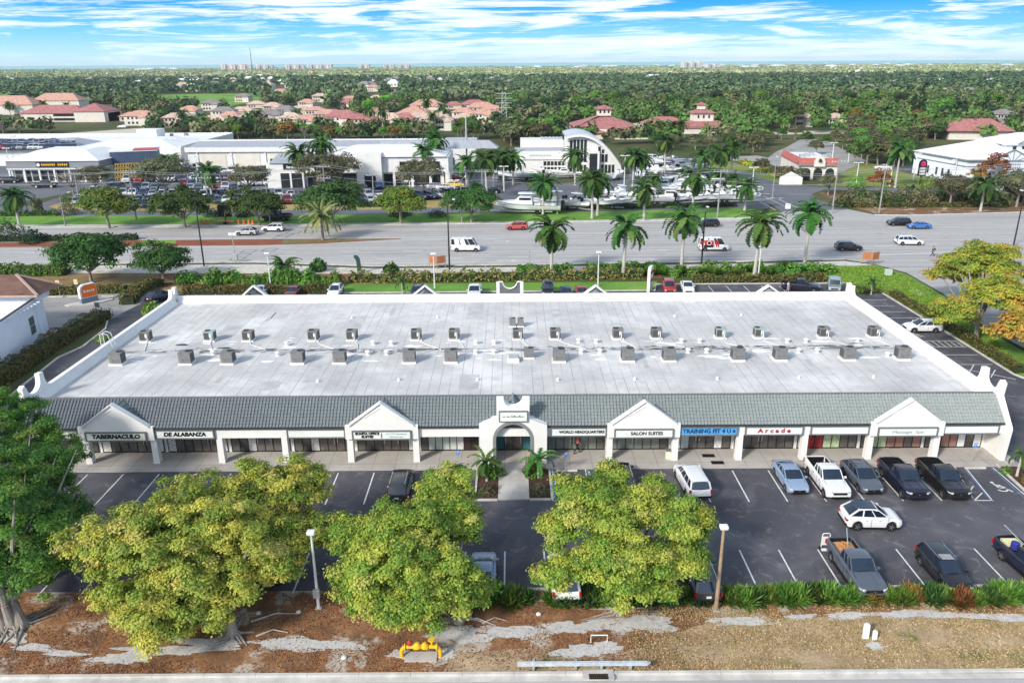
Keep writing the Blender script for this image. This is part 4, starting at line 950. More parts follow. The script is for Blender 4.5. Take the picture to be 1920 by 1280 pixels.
signboard(5,PALEG,'pale signboard reading BONITA OFFICE SUITES',[('BONITA OFFICE',.32,SB,.25,.15,2.1,.018,0),('SUITES',.32,SB,.25,-.15,1.05,.018,0),('|',.5,SB,.5,0,None,.01,0),('A.C.T.S. Insurance',.24,SLB,.76,.13,1.8,.0,0),('Services, Inc.',.22,SLB,.76,-.15,1.2,.0,0)])
signboard(8,PALEG,'pale signboard reading WORLD HEADQUARTERS',[('WORLD HEADQUARTERS',.36,SB,.56,0,4.0,.012,0),('~',.4,SLB,.09,0,None,0,0)])
signboard(9,PALEG,'pale signboard reading SALON SUITES',[('SALON SUITES',.42,SB,.55,0,2.8,.012,0),('~',.4,SLB,.2,0,None,0,0)])
signboard(10,SBLUE,'blue signboard reading TRAINING FIT 4 U',[('TRAINING FIT 4 U',.54,SNAVY,.46,0,4.2,.016,0),('&',.4,SNAVY,.95,.0,None,.01,0)])
signboard(11,PALEG,'pale signboard with red letters reading Arcade',[('A r c a d e',.56,SR,.5,0,2.9,.02,0)])
signboard(12,PALEG,'blank pale signboard right of the Arcade sign',[])
signboard(13,PALEG,'pale signboard with grey letters reading Massage Spa',[('Massage  Spa',.38,SG,.5,0,2.7,.0,0)])
signboard(14,PALEG,'blank pale signboard at the right end',[])
# gabled pediments with tiled cross roofs
def pediment(x0,x1,y,peak,rear=False,h=3.85):
    xm=(x0+x1)/2;b=MB();s=1 if not rear else -1
    prof=[(x0-.28,2.56),(x1+.28,2.56),(x1+.28,h),(x1-.15,h),(xm,peak),(x0+.15,h),(x0-.28,h)]
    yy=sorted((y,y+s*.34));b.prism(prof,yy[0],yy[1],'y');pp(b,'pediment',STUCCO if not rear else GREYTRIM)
    b=MB();e=y-s*.06   # raised rake mouldings
    for a,c in (((x0+.05,h),(xm,peak)),((xm,peak),(x1-.05,h))): b.beam((a[0],e+s*.2,a[1]+.02),(c[0],e+s*.2,c[1]+.02),.56,.1,up=(0,0,1))
    pp(b,'rake_moulding',STUCCO)
    if not rear:
        b=MB();k=.48
        for a,c in (((xm-(xm-x0)*k*1.05,h+.75),(xm,peak-.45)),((xm,peak-.45),(xm+(x1-xm)*k*1.05,h+.75))): b.beam((a[0],y-.02,a[1]),(c[0],y-.02,c[1]),.06,.05,up=(0,1,0))
        pp(b,'triangular_moulding',STUCCO)
    # cross gable
    zt=peak-.42;b=MB();yb=YR-.1 if not rear else YB+.5
    nn=7;sl=[]
    for sd in (-1,1):
        for i in range(nn):
            f0,f1=i/nn,(i+1)/nn+.02;xa=xm+sd*(xm-x0)*(1-f0)*.95;xb=xm+sd*(xm-x0)*(1-f1)*.95;za=3.5+(zt-3.5)*f0+.08;zb=3.5+(zt-3.5)*min(1,f1)+.01
            if not rear:
                ya=y+.3;tt=(za-ZE)/(5.55-ZE);yb_=Yc-.18+(YR-Yc+.18)*max(0,min(1,tt))+.12
                b.poly([(xa,ya,za),(xa,yb_,za),(xb,yb_+.25,zb),(xb,ya,zb)]);b.poly([(xa,ya,za-.1),(xa,yb_,za-.1),(xa,yb_,za),(xa,ya,za)])
            else:
                b.poly([(xa,y-.3,za),(xa,YB+.4,za),(xb,YB+.4,zb),(xb,y-.3,zb)])
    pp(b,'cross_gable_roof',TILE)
for i in ped: pediment(cx[i],cx[i+1],Yc-.42,6.0)
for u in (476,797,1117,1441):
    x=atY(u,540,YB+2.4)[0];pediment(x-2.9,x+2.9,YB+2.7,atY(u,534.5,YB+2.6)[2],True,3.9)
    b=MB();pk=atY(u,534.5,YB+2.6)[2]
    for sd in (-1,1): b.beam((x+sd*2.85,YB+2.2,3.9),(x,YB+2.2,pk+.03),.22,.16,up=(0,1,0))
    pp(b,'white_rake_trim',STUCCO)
# central arch tower
def arch_profile(xm,w2,zs,xs_,zt,rn,ro,zc,base_):
    P=[(xm-w2,base_),(xm-w2,zs),(xm-xs_,zs+.62),(xm-xs_,zt),(xm-rn,zt)]
    for k in range(0,11): a=PI+PI*k/10;P.append((xm+rn*math.cos(a),zt+rn*.92*math.sin(a)))
    P+=[(xm+xs_,zt),(xm+xs_,zs+.62),(xm+w2,zs),(xm+w2,base_),(xm+ro,base_),(xm+ro,zc)]
    for k in range(1,14): a=PI*k/14;P.append((xm+ro*math.cos(a),zc+ro*math.sin(a)))
    P+=[(xm-ro,zc),(xm-ro,base_)]
    return P
xa=.05;b=MB();b.prism(arch_profile(xa,2.95,3.88,1.42,6.38,.82,1.72,2.5,.1),Yc-.6,Yc+.1,'y');pp(b,'arched_entrance_wall',STUCCO)
b=MB();ring=[]
for k in range(0,25):
    a=PI*k/24;ring.append((math.cos(a),math.sin(a)))
def archband(b,r0,r1,y0,y1,zb=.1,zc=2.5):
    o=[(xa+r1,zb),(xa+r1,zc)]+[(xa+r1*c,zc+r1*s) for c,s in ring[1:-1]]+[(xa-r1,zc),(xa-r1,zb),(xa-r0,zb),(xa-r0,zc)]+[(xa+r0*c,zc+r0*s) for c,s in ring[::-1][1:-1]]+[(xa+r0,zc),(xa+r0,zb)]
    b.prism(o,y0,y1,'y')
archband(b,1.5,1.78,Yc-.66,Yc-.05);pp(b,'arch_surround',M('arch_grey',(.22,.225,.23),.8,.08,1,world=True))
pp(MB().box(-2.9,2.95,64.05,64.3,2.55,4.25),'vestibule_wall',STUCCO)
pp(MB().box(-1.72,1.8,Yc+.0,64.1,4.24,4.34),'vestibule_ceiling',STUCCO)
for s in (-1,1): pp(MB().box(*sorted((xa+s*1.73,xa+s*1.9)),Yc+.1,64.2,.1,4.3),'vestibule_side_wall',STUCCO)
s=MB().box(-1.12,1.24,Yc-.72,Yc-.602,4.36,5.24).build('signboard',PALEG,plaza);s.location=(0,-62,0);s['label']='small framed signboard with illegible script above the arch'
b=MB()
for q in ((-1.18,1.30,5.24,5.31),(-1.18,1.30,4.29,4.36),(-1.18,-1.12,4.36,5.24),(1.24,1.30,4.36,5.24)): b.box(q[0],q[1],Yc-.78,Yc-.61,q[2],q[3])
b.build('sign_frame',GREYTRIM,s)
b=MB();rg=random.Random(4);x=-.85
while x<1.:
    h=rg.choice([.06,.08,.16]);b.beam((x,Yc-.735,4.75),(x+.05,Yc-.735,4.75+h),.035,.02,up=(0,1,0));b.beam((x+.05,Yc-.735,4.75+h),(x+.09,Yc-.735,4.76),.03,.02,up=(0,1,0))
    x+=rg.choice([.09,.1,.12,.22])
b.build('lettering',SB,s)
pp(MB().box(-.02,.12,64.0,64.05,2.75,3.05),'house_number',SB)
# small tiled turret behind the notch
b=MB();
for q in ([(xa-.8,Yc+.1,5.0),(xa,Yc+.1,5.75),(xa,YR-.1,5.75),(xa-.8,YR-.3,5.0)],[(xa+.8,YR-.3,5.0),(xa,YR-.1,5.75),(xa,Yc+.1,5.75),(xa+.8,Yc+.1,5.0)]): b.poly(q)
for k in range(7): b.tube([(xa,Yc+.1+k*.27,5.78),(xa,Yc+.33+k*.27,5.81)],[.12,.09],8)
pp(b,'turret_roof',TILE)
# rear arch tower (dark back, white edge)
def rear_tower():
    xm=atY(956,540,YB+2.6)[0];b=MB();P=[(xm-1.55,3),(xm-1.55,atY(956,528,YB+2.6)[2]),(xm-1.0,atY(956,528,YB+2.6)[2])]
    zt=P[1][1]
    for k in range(0,9): a=PI+PI*k/8;P.append((xm+.95*math.cos(a),zt+.9*math.sin(a)))
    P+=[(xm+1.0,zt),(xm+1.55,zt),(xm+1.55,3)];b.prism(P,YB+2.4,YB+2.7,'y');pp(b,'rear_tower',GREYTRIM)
    b=MB();
    for a,c in zip(P[1:-2],P[2:-1]): b.beam((a[0],YB+2.45,a[1]+.03),(c[0],YB+2.45,c[1]+.03),.42,.09)
    for sx in (-1.55,1.55): b.beam((xm+sx,YB+2.4,3),(xm+sx,YB+2.4,zt+.05),.14,.42)
    pp(b,'white_coping',STUCCO)
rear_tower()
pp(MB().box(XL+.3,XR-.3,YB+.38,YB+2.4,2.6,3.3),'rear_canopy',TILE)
# walkway
pp(MB().box(XL-.5,XR+1.2,60.75,64.4,.0,.16),'walkway',M('walkway_concrete',(.47,.44,.40),.9,.16,.35,col2=(.36,.33,.30),world=True,bp=.05))
b=MB();dk=M('paving_joint',(.14,.13,.12),.9,.1,3)
x=XL
while x<XR+1: b.box(x-.012,x+.012,60.8,64.3,.158,.164);x+=1.93
b.box(XL-.4,XR+1.1,61.72,61.745,.158,.1645);pp(b,'paving_joints',dk)
for q,lab in (((at(1300,842)[0]+.4,63.6),0),):pass
for u,v in ((1328,857),(1345,870),(1552,840),(1675,840)):
    x,y,_=at(u,v);pp(MB().box(x-.55,x+.55,y-.28,y+.28,.165,.19),'door_mat',BLK)
# storefronts : per bay a string of panes
BL=M('bronze_blind',(.13,.118,.105),.35,.15,2,0,.5,world=True);WBL=M('pale_blind',(.52,.58,.54),.6,.1,1,world=True);PINKG=M('salmon_blind',(.36,.19,.15),.4,.15,1.2,world=True);TEAL=M('teal_panel',(.03,.13,.15),.5,.1,1);POST=M('white_window_poster',(.7,.7,.68),.5,.25,7,world=True)
GREENP=M('window_poster_green',(.25,.45,.12),.4,.4,3,col2=(.6,.6,.5),world=True);MURAL=M('red_window_mural',(.55,.05,.06),.3,.4,2.2,col2=(.03,.012,.015),world=True);BROWN=M('dark_brown_panel',(.045,.032,.028),.5,.15,1);LITEG=M('grey_green_glass',(.22,.25,.22),.1,.2,.6,0,.6,world=True)
MM={'g':(GLASSB,'window'),'b':(BL,'window'),'d':(BL,'glass_door'),'w':(WHITE,'white_panel'),'c':(WBL,'window'),'t':(TEAL,'teal_panel'),'r':(PINKG,'window'),'p':(POST,'window_poster'),'n':(GREENP,'window_poster'),'m':(MURAL,'window_poster'),'k':(BROWN,'service_door'),'l':(LITEG,'window'),'D':(GLASSB,'glass_door'),'L':(LITEG,'glass_door')}
BAY={0:'ggbddg',1:'pbggddw',2:'pbgbddw',3:'bgpddbg',4:'bgpbddb',5:'bggddbw',6:'bccccpkk',7:'tDDt',8:'llLLllb',9:'llLLllb',10:'ccddgpb',11:'ggDDggb',12:'pmmnnbb',13:'gnnrrbr',14:'brrrwgw'}
for i,sx in BAY.items():
    x0,x1=cx[i]+.2,cx[i+1]-.2
    if i==7:x0,x1=-1.62,1.72
    w_=(x1-x0)/len(sx);y=64.3;fr=MB()
    for k,ch in enumerate(sx):
        a=x0+k*w_;m_,nm=MM[ch];o=MB().box(a+.03,a+w_-.03,y-.06,y-.02,.26 if ch not in 'kDd' else .2,2.52);pp(o,nm,m_)
        if ch in 'dDL':
            pp(MB().box(a+(.12 if (k%2) else w_-.18),a+(.17 if (k%2) else w_-.13),y-.13,y-.06,.9,1.5),'door_handle',CHROME)
        if ch in 'gb' and k%3==0: pp(MB().box(a+w_*.3,a+w_*.6,y-.068,y-.06,1.5,1.8),'window_sticker',POST)
        fr.box(a-.03,a+.03,y-.09,y-.0,.16,2.6)
    fr.box(x1-.03,x1+.03,y-.09,y,.16,2.6);fr.box(x0,x1,y-.085,y-.005,2.52,2.6);fr.box(x0,x1,y-.088,y-.004,.16,.25)
    pp(fr,'shopfront_frame',BLK)
pp(MB().box(XL+.2,XR-.2,64.3,64.42,.1,2.7),'shop_wall',STUCCO)
# entrance path, planters
b=MB();b.box(-1.22,1.33,55.7,60.75,.0,.15);pp(b,'entrance_path',CONC)
for s in (-1,1):
    x0,x1=sorted((.05+s*1.3,.05+s*3.0));b=MB();b.box(x0,x1,55.75,60.74,.02,.11)
    tag_=st(b.build('planting_bed',M('dark_mulch',lin(84,60,50),.95,.3,2,world=True)),'dark mulch bed on the %s side of the entrance path'%('left','x','right')[s+1],'planting bed')
    b=MB();xo=.05+s*3.05;b.box(*sorted((xo,xo+s*.16)),55.6,60.74,.0,.2);b.box(x0,x1,55.58,55.74,.0,.2);st(b.build('kerb',KERB),'kerb round the %s entrance planting bed'%('left','x','right')[s+1],'kerb')
# ---------------------------------------------------------------- rooftop units
HV=M('condenser_grey',(.20,.20,.195),.6,.15,3,0,.4);HVD=M('condenser_fins',(.085,.085,.083),.6,.2,30,sc3=(12,1,1));HVG=M('condenser_green',(.33,.42,.39),.6,.12,3);FAN=M('fan_opening',(.012,.012,.012),.7,.1,3)
def make_hvac(mat,top=.32,back=False):
    t=thing('rooftop_air_conditioner','x','air conditioner')
    MB().box(-.62,.62,-.55,.55,0,.16).build('kerb_base',STUCCO,t)
    b=MB();b.box(-.55,.55,-.48,.48,.2,1.12);b.build('cabinet',mat,t,bevel=.02)
    b=MB()
    for s in (-1,1): b.box(*sorted((s*.552,s*.56)),-.42,.42,.3,1.04)
    b.box(-.50,-.02,.482,.49,.3,1.04)if not back else b.box(-.5,.1,-.49,-.482,.3,1.04)
    b.build('fin_panel',HVD,t)
    MB().box(-.575,.575,-.505,.505,1.122,1.16).build('lid',mat,t)
    fx,fy=(.2,.18) if not back else (-.22,.05)
    MB().cyl((fx,fy,1.16),(fx,fy,1.18),.31,n=18).build('fan',FAN,t)
    g=MB()
    for k in range(4):
        a=PI*k/4;g.beam((fx-math.cos(a)*.31,fy-math.sin(a)*.31,1.19),(fx+math.cos(a)*.31,fy+math.sin(a)*.31,1.19),.012)
    g.build('fan_guard',GREYTRIM,t)
    if back:
        MB().tube([(.35,-.5,.9),(.35,-.62,.9),(.35,-.62,.3),(.15,-.75,.12)],[.045]*4,6).box(.1,.25,-.53,-.48,.55,.95).build('pipework',WHITE,t)
    else: MB().box(-.3,.02,-.488,-.48,.32,.62).box(.08,.4,-.488,-.48,.32,.62).build('access_panel',GREYTRIM,t)
    return t
fr=[222,351,429,560,638,768,846,1048,1176,1253,1382,1461,1588,1690]
for i,u in enumerate(fr):
    x,y,z=at(u,677+ (960-u)*.0065,4.75);place('hvA',lambda:make_hvac(HV),(x,y,z),R(random.uniform(-2,2)),1.12,'%s grey rooftop air conditioner in the front row on the plaza roof'%nth(i),'rooftop air conditioners')
bk=[(275,'g'),(395,'G'),(467,'g'),(589,'g'),(661,'g'),(781,'g'),(852,'g'),(971,'g'),(1041,'g'),(1158,'g'),(1230,'g'),(1350,'G'),(1422,'G'),(1543,'g'),(1637,'g')]
for i,(u,c) in enumerate(bk):
    x,y,z=at(u,635+(960-u)*.006,4.75);place('hvB'+c,(lambda:make_hvac(HV,back=True)) if c=='g' else (lambda:make_hvac(HVG,back=True)),(x,y,z),R(random.uniform(-3,3)),1.0,'%s rooftop air conditioner in the back row, %s metal cabinet'%(nth(i),'pale green' if c=='G' else 'grey'),'rooftop air conditioners')
for i,u in enumerate((961,976)):
    x,y,z=at(u,612,4.75);place('hvB g',lambda:make_hvac(HV,back=True),(x,y,z),R(180),(.62,.62,.9),('left','right')[i]+' one of two small grey condensers behind the middle of the back row','small rooftop condensers')
x,y,z=at(968,676,4.75);t=thing('roof_hatch','white roof hatch with pale lid near the middle of the plaza roof','roof hatch',(x-.3,y,z));MB().box(-.6,.6,-.6,.6,0,.4).build('curb',STUCCO,t,bevel=.02);MB().box(-.5,.5,-.5,.5,.4,.5).build('lid',M('hatch_lid',(.4,.42,.42),.4,.1,2),t,bevel=.02)
x,y,z=at(990,674,4.75);place('hvA',None,(x+.1,y+.6,z),0,.9,'grey unit standing directly behind the white roof hatch','rooftop air conditioners')
def make_vent():
    t=thing('roof_vent','x','roof vent');MB().lathe([(.22,0),(.2,.05),(.13,.08),(.13,.3)],12).build('flashing',STUCCO,t,smooth=True);MB().lathe([(.13,.25),(.24,.27),(.26,.33),(.2,.42),(.0,.46)],14).build('cap',WHITE,t,smooth=True);return t
vs=[(538,648),(521,667),(700,646),(734,646),(690,665),(725,665),(893,645),(927,645),(892,663),(926,663),(1085,642),(1118,643),(1090,662),(1125,662),(1278,642),(1312,642),(1290,661),(1325,661),(1476,642),(1511,642),(1497,661),(1532,661),(1608,641),(400,665),(1664,668)]
for i,(u,v) in enumerate(sorted(vs)):
    x,y,z=at(u,v,4.75);place('vent',make_vent,(x,y,z),0,1.15,'small white domed roof vent, %s on the plaza roof'%nth(i),'small domed roof vents')
for i,(u,v) in enumerate(((596,716),(748,713),(895,713),(1046,713),(1190,712),(1345,711),(1498,709),(1638,708),(660,597),(820,596),(1265,594),(1390,592))):
    x,y,z=at(u,v,4.75);place('stub',lambda:[thing('roof_pipe','x','pipe')][0],(x,y,z),0,1,'short white pipe stub on the plaza roof','pipe stubs on the plaza roof') if 0 else tag(MB().tube([(x,y,z),(x,y,z+.28)],[.16,.09],9).build('roof_pipe',STUCCO),'short white pipe stub on the open membrane of the plaza roof','pipe','pipe stubs on the plaza roof')
# conduits on the roof
rg=random.Random(3);allu=[(u,677) for u in fr]+[(u,636) for u,_ in bk]
for i,(u,v) in enumerate(allu):
    x,y,z=at(u,v,4.75);s=1 if v>650 else -1;yy=78.4;pts=[(x+.3,y+s*.6,z+.06)]
    pts+=[(x+rg.uniform(.3,1.2),(y+yy)/2,z+.06),(x+rg.uniform(.8,3.2),yy+rg.uniform(-.4,.4),z+.06)]
    tag(MB().tube(pts,[.035]*3,5).build('conduit',WHITE),'thin white conduit running from an air conditioner to the roof drain line','conduit','white conduits on the plaza roof')
# roof ladder at left parapet
x,y,_=at(170,690,4.75);t=thing('roof_ladder','white tubular ladder rail hooked over the left parapet of the plaza','ladder',(XL,79.,0))
for dy in (-.35,.35): MB().tube([(-.55,dy,4.2),(-.55,dy,6.6),(-.15,dy,6.75),(.3,dy,6.6),(.75,dy,4.8)],[.045]*5,6).build('rail',WHITE,t)
b=MB()
for k in range(8): b.cyl((-.55,-.35,4.3+k*.3),(-.55,.35,4.3+k*.3),.025,n=6)
for k in range(4): b.cyl((.4+k*.09,-.35,6.0-k*.35),(.4+k*.09,.35,6.0-k*.35),.025,n=6)
b.build('rung',WHITE,t)
# ================================================================ foreground trees
def big_tree(base,env,npad,cols,w,label,seed,limbs=14,tr=.32,th=2.0,leaf=.095,nl=210,padr=.58,roots=True,trunks=1):
    x,y,_=at(*base);t=thing('broadleaf_tree',label,'tree',(x,y,.05));E=[]
    for (u,v,zc,rx,ry,rz) in env:
        c=at(u,v,zc);E.append((c[0]-x,c[1]-y,zc,rx,ry,rz))
    me,PC=crown('crown_leaves',E,int(npad*1.65),padr,nl,leaf,cols,w,seed,.45,.7,hollow=.35,mat=LEAFF)
    addmesh('crown',me,t);rg=random.Random(seed)
    for k in range(trunks):
        b=trunk_mb(th,tr,seed+k,limbs,PC=PC,flare=1.7)
        if roots:
            for j in range(9):
                a=rg.uniform(0,6.28);L=rg.uniform(1.,2.6);a2=a+rg.uniform(-.5,.5)
                b.tube([(0,0,.5),(math.cos(a)*.5,math.sin(a)*.5,.12),(math.cos(a2)*L,math.sin(a2)*L,.03)],[.12,.09,.025],5)
        o=b.build('trunk',BARK,t,smooth=True);o.location=((k-(trunks-1)/2)*.55,.1*k,0)
    return t
YG1=[lin(196,188,84),lin(164,172,74),lin(124,150,60),lin(78,116,44),lin(200,188,108)]
YG2=[lin(184,186,80),lin(146,168,68),lin(106,146,54),lin(70,112,44),lin(192,188,100)]
DG=[lin(68,114,46),lin(86,132,50),lin(52,92,42),lin(124,144,66),lin(100,144,58)]
big_tree((22,1178),[(10,900,6,5.2,4.5,3.4),(25,1000,4.8,5.0,4.,3.),(85,890,4.5,3.3,3.2,2.6),(-20,790,7.5,4,4.2,2.6),(20,1080,3.6,3.8,3.,2.4),(60,830,5.6,3.4,3.4,2.4),(95,960,4.2,2.6,2.8,2.2),(70,1060,3.4,2.8,2.4,1.9),(0,950,6.4,4,4,3)],470,DG,None,'dark green broadleaf tree cut by the left edge, pale fluted trunk',41,th=1.9,tr=.34,trunks=3)
big_tree((437,1192),[(q[0]+14,)+q[1:] for q in [(345,1000,5.6,6.2,5.6,3.4),(485,925,5.6,4.2,4.2,2.5),(560,925,5.0,2.0,2.4,1.5),(545,1000,4.2,2.4,2.6,1.7),(215,1030,4.4,4.0,3.8,2.8),(250,1140,3.0,3.6,2.7,2.2),(500,1020,4.2,3.0,3.6,2.2),(300,1190,2.1,2.2,1.7,1.3),(370,1080,3.8,4.4,3.4,2.6),(455,1070,3.6,3.0,2.6,1.9),(340,1150,2.6,3.0,2.0,1.7)]],700,YG1,[.27,.25,.22,.14,.12],'largest yellow green broadleaf tree left of the front lamp post',42,limbs=22)
big_tree((860,1165),[(752,1022,4.8,3.8,4.0,2.6),(840,920,5.0,2.2,2.8,2.0),(705,1080,3.4,3.0,2.8,2.2),(815,1075,3.6,2.8,2.8,2.2),(640,1005,4.2,1.6,2.0,1.5),(890,1105,2.0,1.3,1.4,1.0),(680,1115,2.2,2.2,2.0,1.5),(870,980,4.2,1.4,2.4,2.2),(755,1135,2.3,3.4,2.2,1.8),(850,1110,2.4,2.4,1.9,1.5),(815,965,5.0,2.4,2.2,1.6)],520,YG2,[.24,.26,.24,.16,.10],'round yellow green tree in the middle, right of the front lamp post',43,limbs=14)
big_tree((1160,1150),[(1115,965,5.6,2.7,2.9,2.0),(1275,985,4.9,2.0,2.6,2.0),(1150,895,6.0,1.15,1.9,1.2),(1165,1050,4.0,3.3,2.8,2.2),(1045,1000,4.4,1.5,1.7,1.2),(1050,1075,3.2,1.7,1.7,1.2),(1285,1050,3.6,1.7,2.0,1.5),(1200,1110,2.4,2.7,1.6,1.5),(1235,920,5.4,1.1,1.6,1.0),(1080,920,5.6,1.5,1.6,1.1),(1195,960,5.2,2.2,2.2,1.8)],470,YG2,[.28,.24,.22,.16,.10],'yellow green tree with a forked top beside the timber lamp post',44,limbs=16)
# right hand trees by the side street
big_tree((1828,640),[(1835,505,6.4,6.2,6,3.2),(1790,590,4.,3.2,3.4,2.4),(1880,555,5.6,5,5,2.8),(1765,515,4.0,2.6,3,1.8),(1850,475,7.6,4.4,4,2.)],290,[lin(176,174,66),lin(138,158,60),lin(92,126,50),lin(196,170,72)],None,'tall yellow green tree leaning over the side street at the right',45,leaf=.17,nl=120,padr=.8,roots=False)
big_tree((1930,640),[(1912,625,3.2,3.4,3.4,2.4),(1950,585,4.6,4,4,2.8)],110,[lin(196,150,70),lin(180,130,62),lin(164,154,70),lin(140,146,60)],None,'orange and brown tinged tree at the right edge of the photo',46,leaf=.24,nl=80,padr=1.0,roots=False)
# ---- hedge plants along the bottom of the car park
i=0
for k in range(40):
    u=905+k*27+random.uniform(-6,6);v=1127+random.uniform(-4,5)-(u-905)*.002
    if u>1990:break
    if 1010<u<1040 or 1320<u<1352: continue
    red=any(abs(u-q)<16 for q in(1640,1718,1808));rr=random.uniform(.8,1.1)
    shrub(u,v,rr,rr*1.2,('russet' if red else 'green')+' spiky hedge plant at the lower car park edge','spiky hedge plants along the car park','r' if red else ('b','g2','b','g')[k%4],.07,560,True,'shrub','hedge_plant')
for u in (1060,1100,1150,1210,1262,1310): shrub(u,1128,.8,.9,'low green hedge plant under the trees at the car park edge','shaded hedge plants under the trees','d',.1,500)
# planters by the entrance
for u,v,n in((914,925,'left'),(1012,925,'right')): shrub(u,v,.72,.9,'rounded coppery green shrub at the front of the %s entrance bed'%n,None,'o',.07,700)
for u,v,n in((925,890,'left'),(1000,890,'right')): shrub(u,v,.9,1.4,'leafy green shrub behind the small palm in the %s entrance bed'%n,None,'g2',.09,900)
palm(913,903,862,'small palm in the left planting bed of the plaza entrance',None,'small',1.7)
palm(1010,897,858,'small palm in the right planting bed of the plaza entrance',None,'small',1.9)
palm(1906,893,853,'small slender palm at the right end of the front walkway',None,'small',1.3)
sheet('planting_bed',[(1870,872),(1912,872),(1990,940),(1960,950),(1925,925)],.075,M('dark_mulch',(.1,.05,.04)),'mulch bed at the right end of the front parking row','planting bed')
kerbline([(1868,873),(1930,930),(1975,962)],'kerb of the mulch bed right of the accessible bay',.16)
for u,v,c in((1884,888,'g2'),(1925,905,'r'),(1940,925,'o')): shrub(u,v,.5,.6,{'g2':'light green','r':'russet','o':'olive'}[c]+' low shrub in the bed right of the front parking row',None,c,.06,400)
# ---- loose leaf litter and grass tufts (uncountable)
def litter(name,n,box_,cols,size,label,cat,seed,zup=.02,upright=False):
    rng=np.random.default_rng(seed);P=np.stack([rng.uniform(box_[0],box_[1],n),rng.uniform(box_[2],box_[3],n),rng.uniform(.07,.07+zup,n)],1)
    dens=np.sin(P[:,0]*.9+1)+np.sin(P[:,0]*.37+P[:,1]*1.3)+np.sin(P[:,1]*2.7+P[:,0]*.2);P=P[rng.uniform(-2.2,2.2,n)<dens+.6]
    
    for (px,py,pa,pb) in PATCH: P=P[(((P[:,0]-px)/pa)**2+((P[:,1]-py)/pb)**2>.75)|(rng.uniform(0,1,len(P))<.1)]
    N=rng.normal(size=(len(P),3))*(.5 if not upright else 1.)+np.array([0,0,0 if upright else 1.1])
    o=addmesh(name,leafmesh(name,P,N,size,palette(rng,len(P),cols,None,.3),seed=seed));return tag(o,label,cat,None,'stuff')
litter('leaf_litter',42000,(-34,12,yk+.1,44.0),[lin(164,104,62),lin(126,84,54),lin(178,122,76),lin(104,76,54),lin(164,140,114)],.055,'fallen brown and orange leaves scattered over the verge','leaves',5)
litter('dry_grass_tufts',42000,(7,36,yk+.1,42.8),[lin(184,158,120),lin(168,144,104),lin(146,134,88),lin(196,172,134)],.06,'dry tan grass tufts on the right part of the verge','grass',6,.03,True)
def lawn(name,pxs,n,label,seed,cols):
    P=[at(u,v) for u,v in pxs];xs=[p[0] for p in P];ys=[p[1] for p in P];rng=np.random.default_rng(seed)
    q=np.stack([rng.uniform(min(xs),max(xs),n*2),rng.uniform(min(ys),max(ys),n*2)],1);ins=np.zeros(len(q),bool);j=len(P)-1
    for i in range(len(P)):
        a,b_=P[i],P[j];c=((a[1]>q[:,1])!=(b_[1]>q[:,1]))&(q[:,0]<(b_[0]-a[0])*(q[:,1]-a[1])/(b_[1]-a[1]+1e-9)+a[0]);ins^=c;j=i
    q=q[ins][:n];pp_=np.concatenate([q,np.full((len(q),1),.1)],1);o=addmesh(name,leafmesh(name,pp_,rng.normal(size=(len(q),3)),.11,palette(rng,len(q),cols,None,.25),seed=seed));return tag(o,label,'grass',None,'stuff')
lawn('grass_blades',[(1560,503),(1640,500),(1700,518),(1770,560),(1850,623),(1920,690),(1905,700),(1795,633),(1660,549),(1600,545),(1580,530)],26000,'tufts of green grass on the bank beside the right parking strip',8,[lin(120,170,60),lin(96,146,52),lin(150,180,84)])
# ---- lamp posts in the front car park
def lot_lamp(u,v,vt,label,mat,head=.42,group=None,r=.085):
    x,y,_=at(u,v);h=atY(u,vt,y)[2];t=thing('lamp_post',label,'lamp post',(x,y,0),0,group)
    MB().tube([(0,0,0),(0,0,h-.1)],[r*1.25,r*.8],8).build('pole',mat,t,smooth=True)
    MB().box(-.2,.2,-.2,.2,0,.1).build('base_plate',CONC,t)
    MB().box(-head,head,-head*.8,head*.8,h-.02,h+.22).build('lamp_head',WHITE,t,bevel=.06)
    MB().box(-head*.7,head*.7,-head*.55,head*.55,h-.06,h-.024).build('lens',HEADL,t);return t
lot_lamp(1342,1145,990,'square headed lamp post on a tan timber pole at the car park edge',WOODP,.26,r=.11)
t=lot_lamp(598,1140,1000,'square headed lamp post on a pale pole between the two left trees',WHITE,.26,r=.09)
MB().box(-.22,.22,-.3,-.08,1.0,1.6).build('meter_box',GALV,t,bevel=.02)
# ---- yellow backflow assembly
x,y,_=at(790,1232);t=thing('backflow_preventer','bright yellow pipe assembly with two valves on a concrete pad','pipe assembly',(x,y,.05))
MB().box(-.95,.95,-.45,.35,0,.1).build('concrete_pad',CONC,t)
MB().tube([(-1.15,0,-.05),(-1.15,0,.5),(-1.05,0,.68),(-.85,0,.75),(.85,0,.75),(1.05,0,.68),(1.15,0,.5),(1.15,0,-.05)],[.12]*8,12).build('pipe',YEL,t,smooth=True)
for xx in (-.95,-.38,.38,.95): MB().cyl((xx-.04,0,.75),(xx+.04,0,.75),.21,n=14).build('flange',YEL,t)
for xx in (-.2,.25): MB().lathe([(.24,.0),(.24,.14),(.1,.32),(.0,.34)],12,(xx,0,.72)).build('check_valve',YEL,t,smooth=True)
MB().cyl((.66,0,.75),(.66,0,1.25),.06).lathe([(.2,0),(.22,.03),(.2,.06)],14,(.66,0,1.22)).build('hand_wheel',YEL,t)
MB().cyl((-.66,0,.75),(-.66,0,1.2),.08).lathe([(.13,0),(.13,.2),(.05,.34)],10,(-.66,0,.9)).build('relief_valve',RED,t)
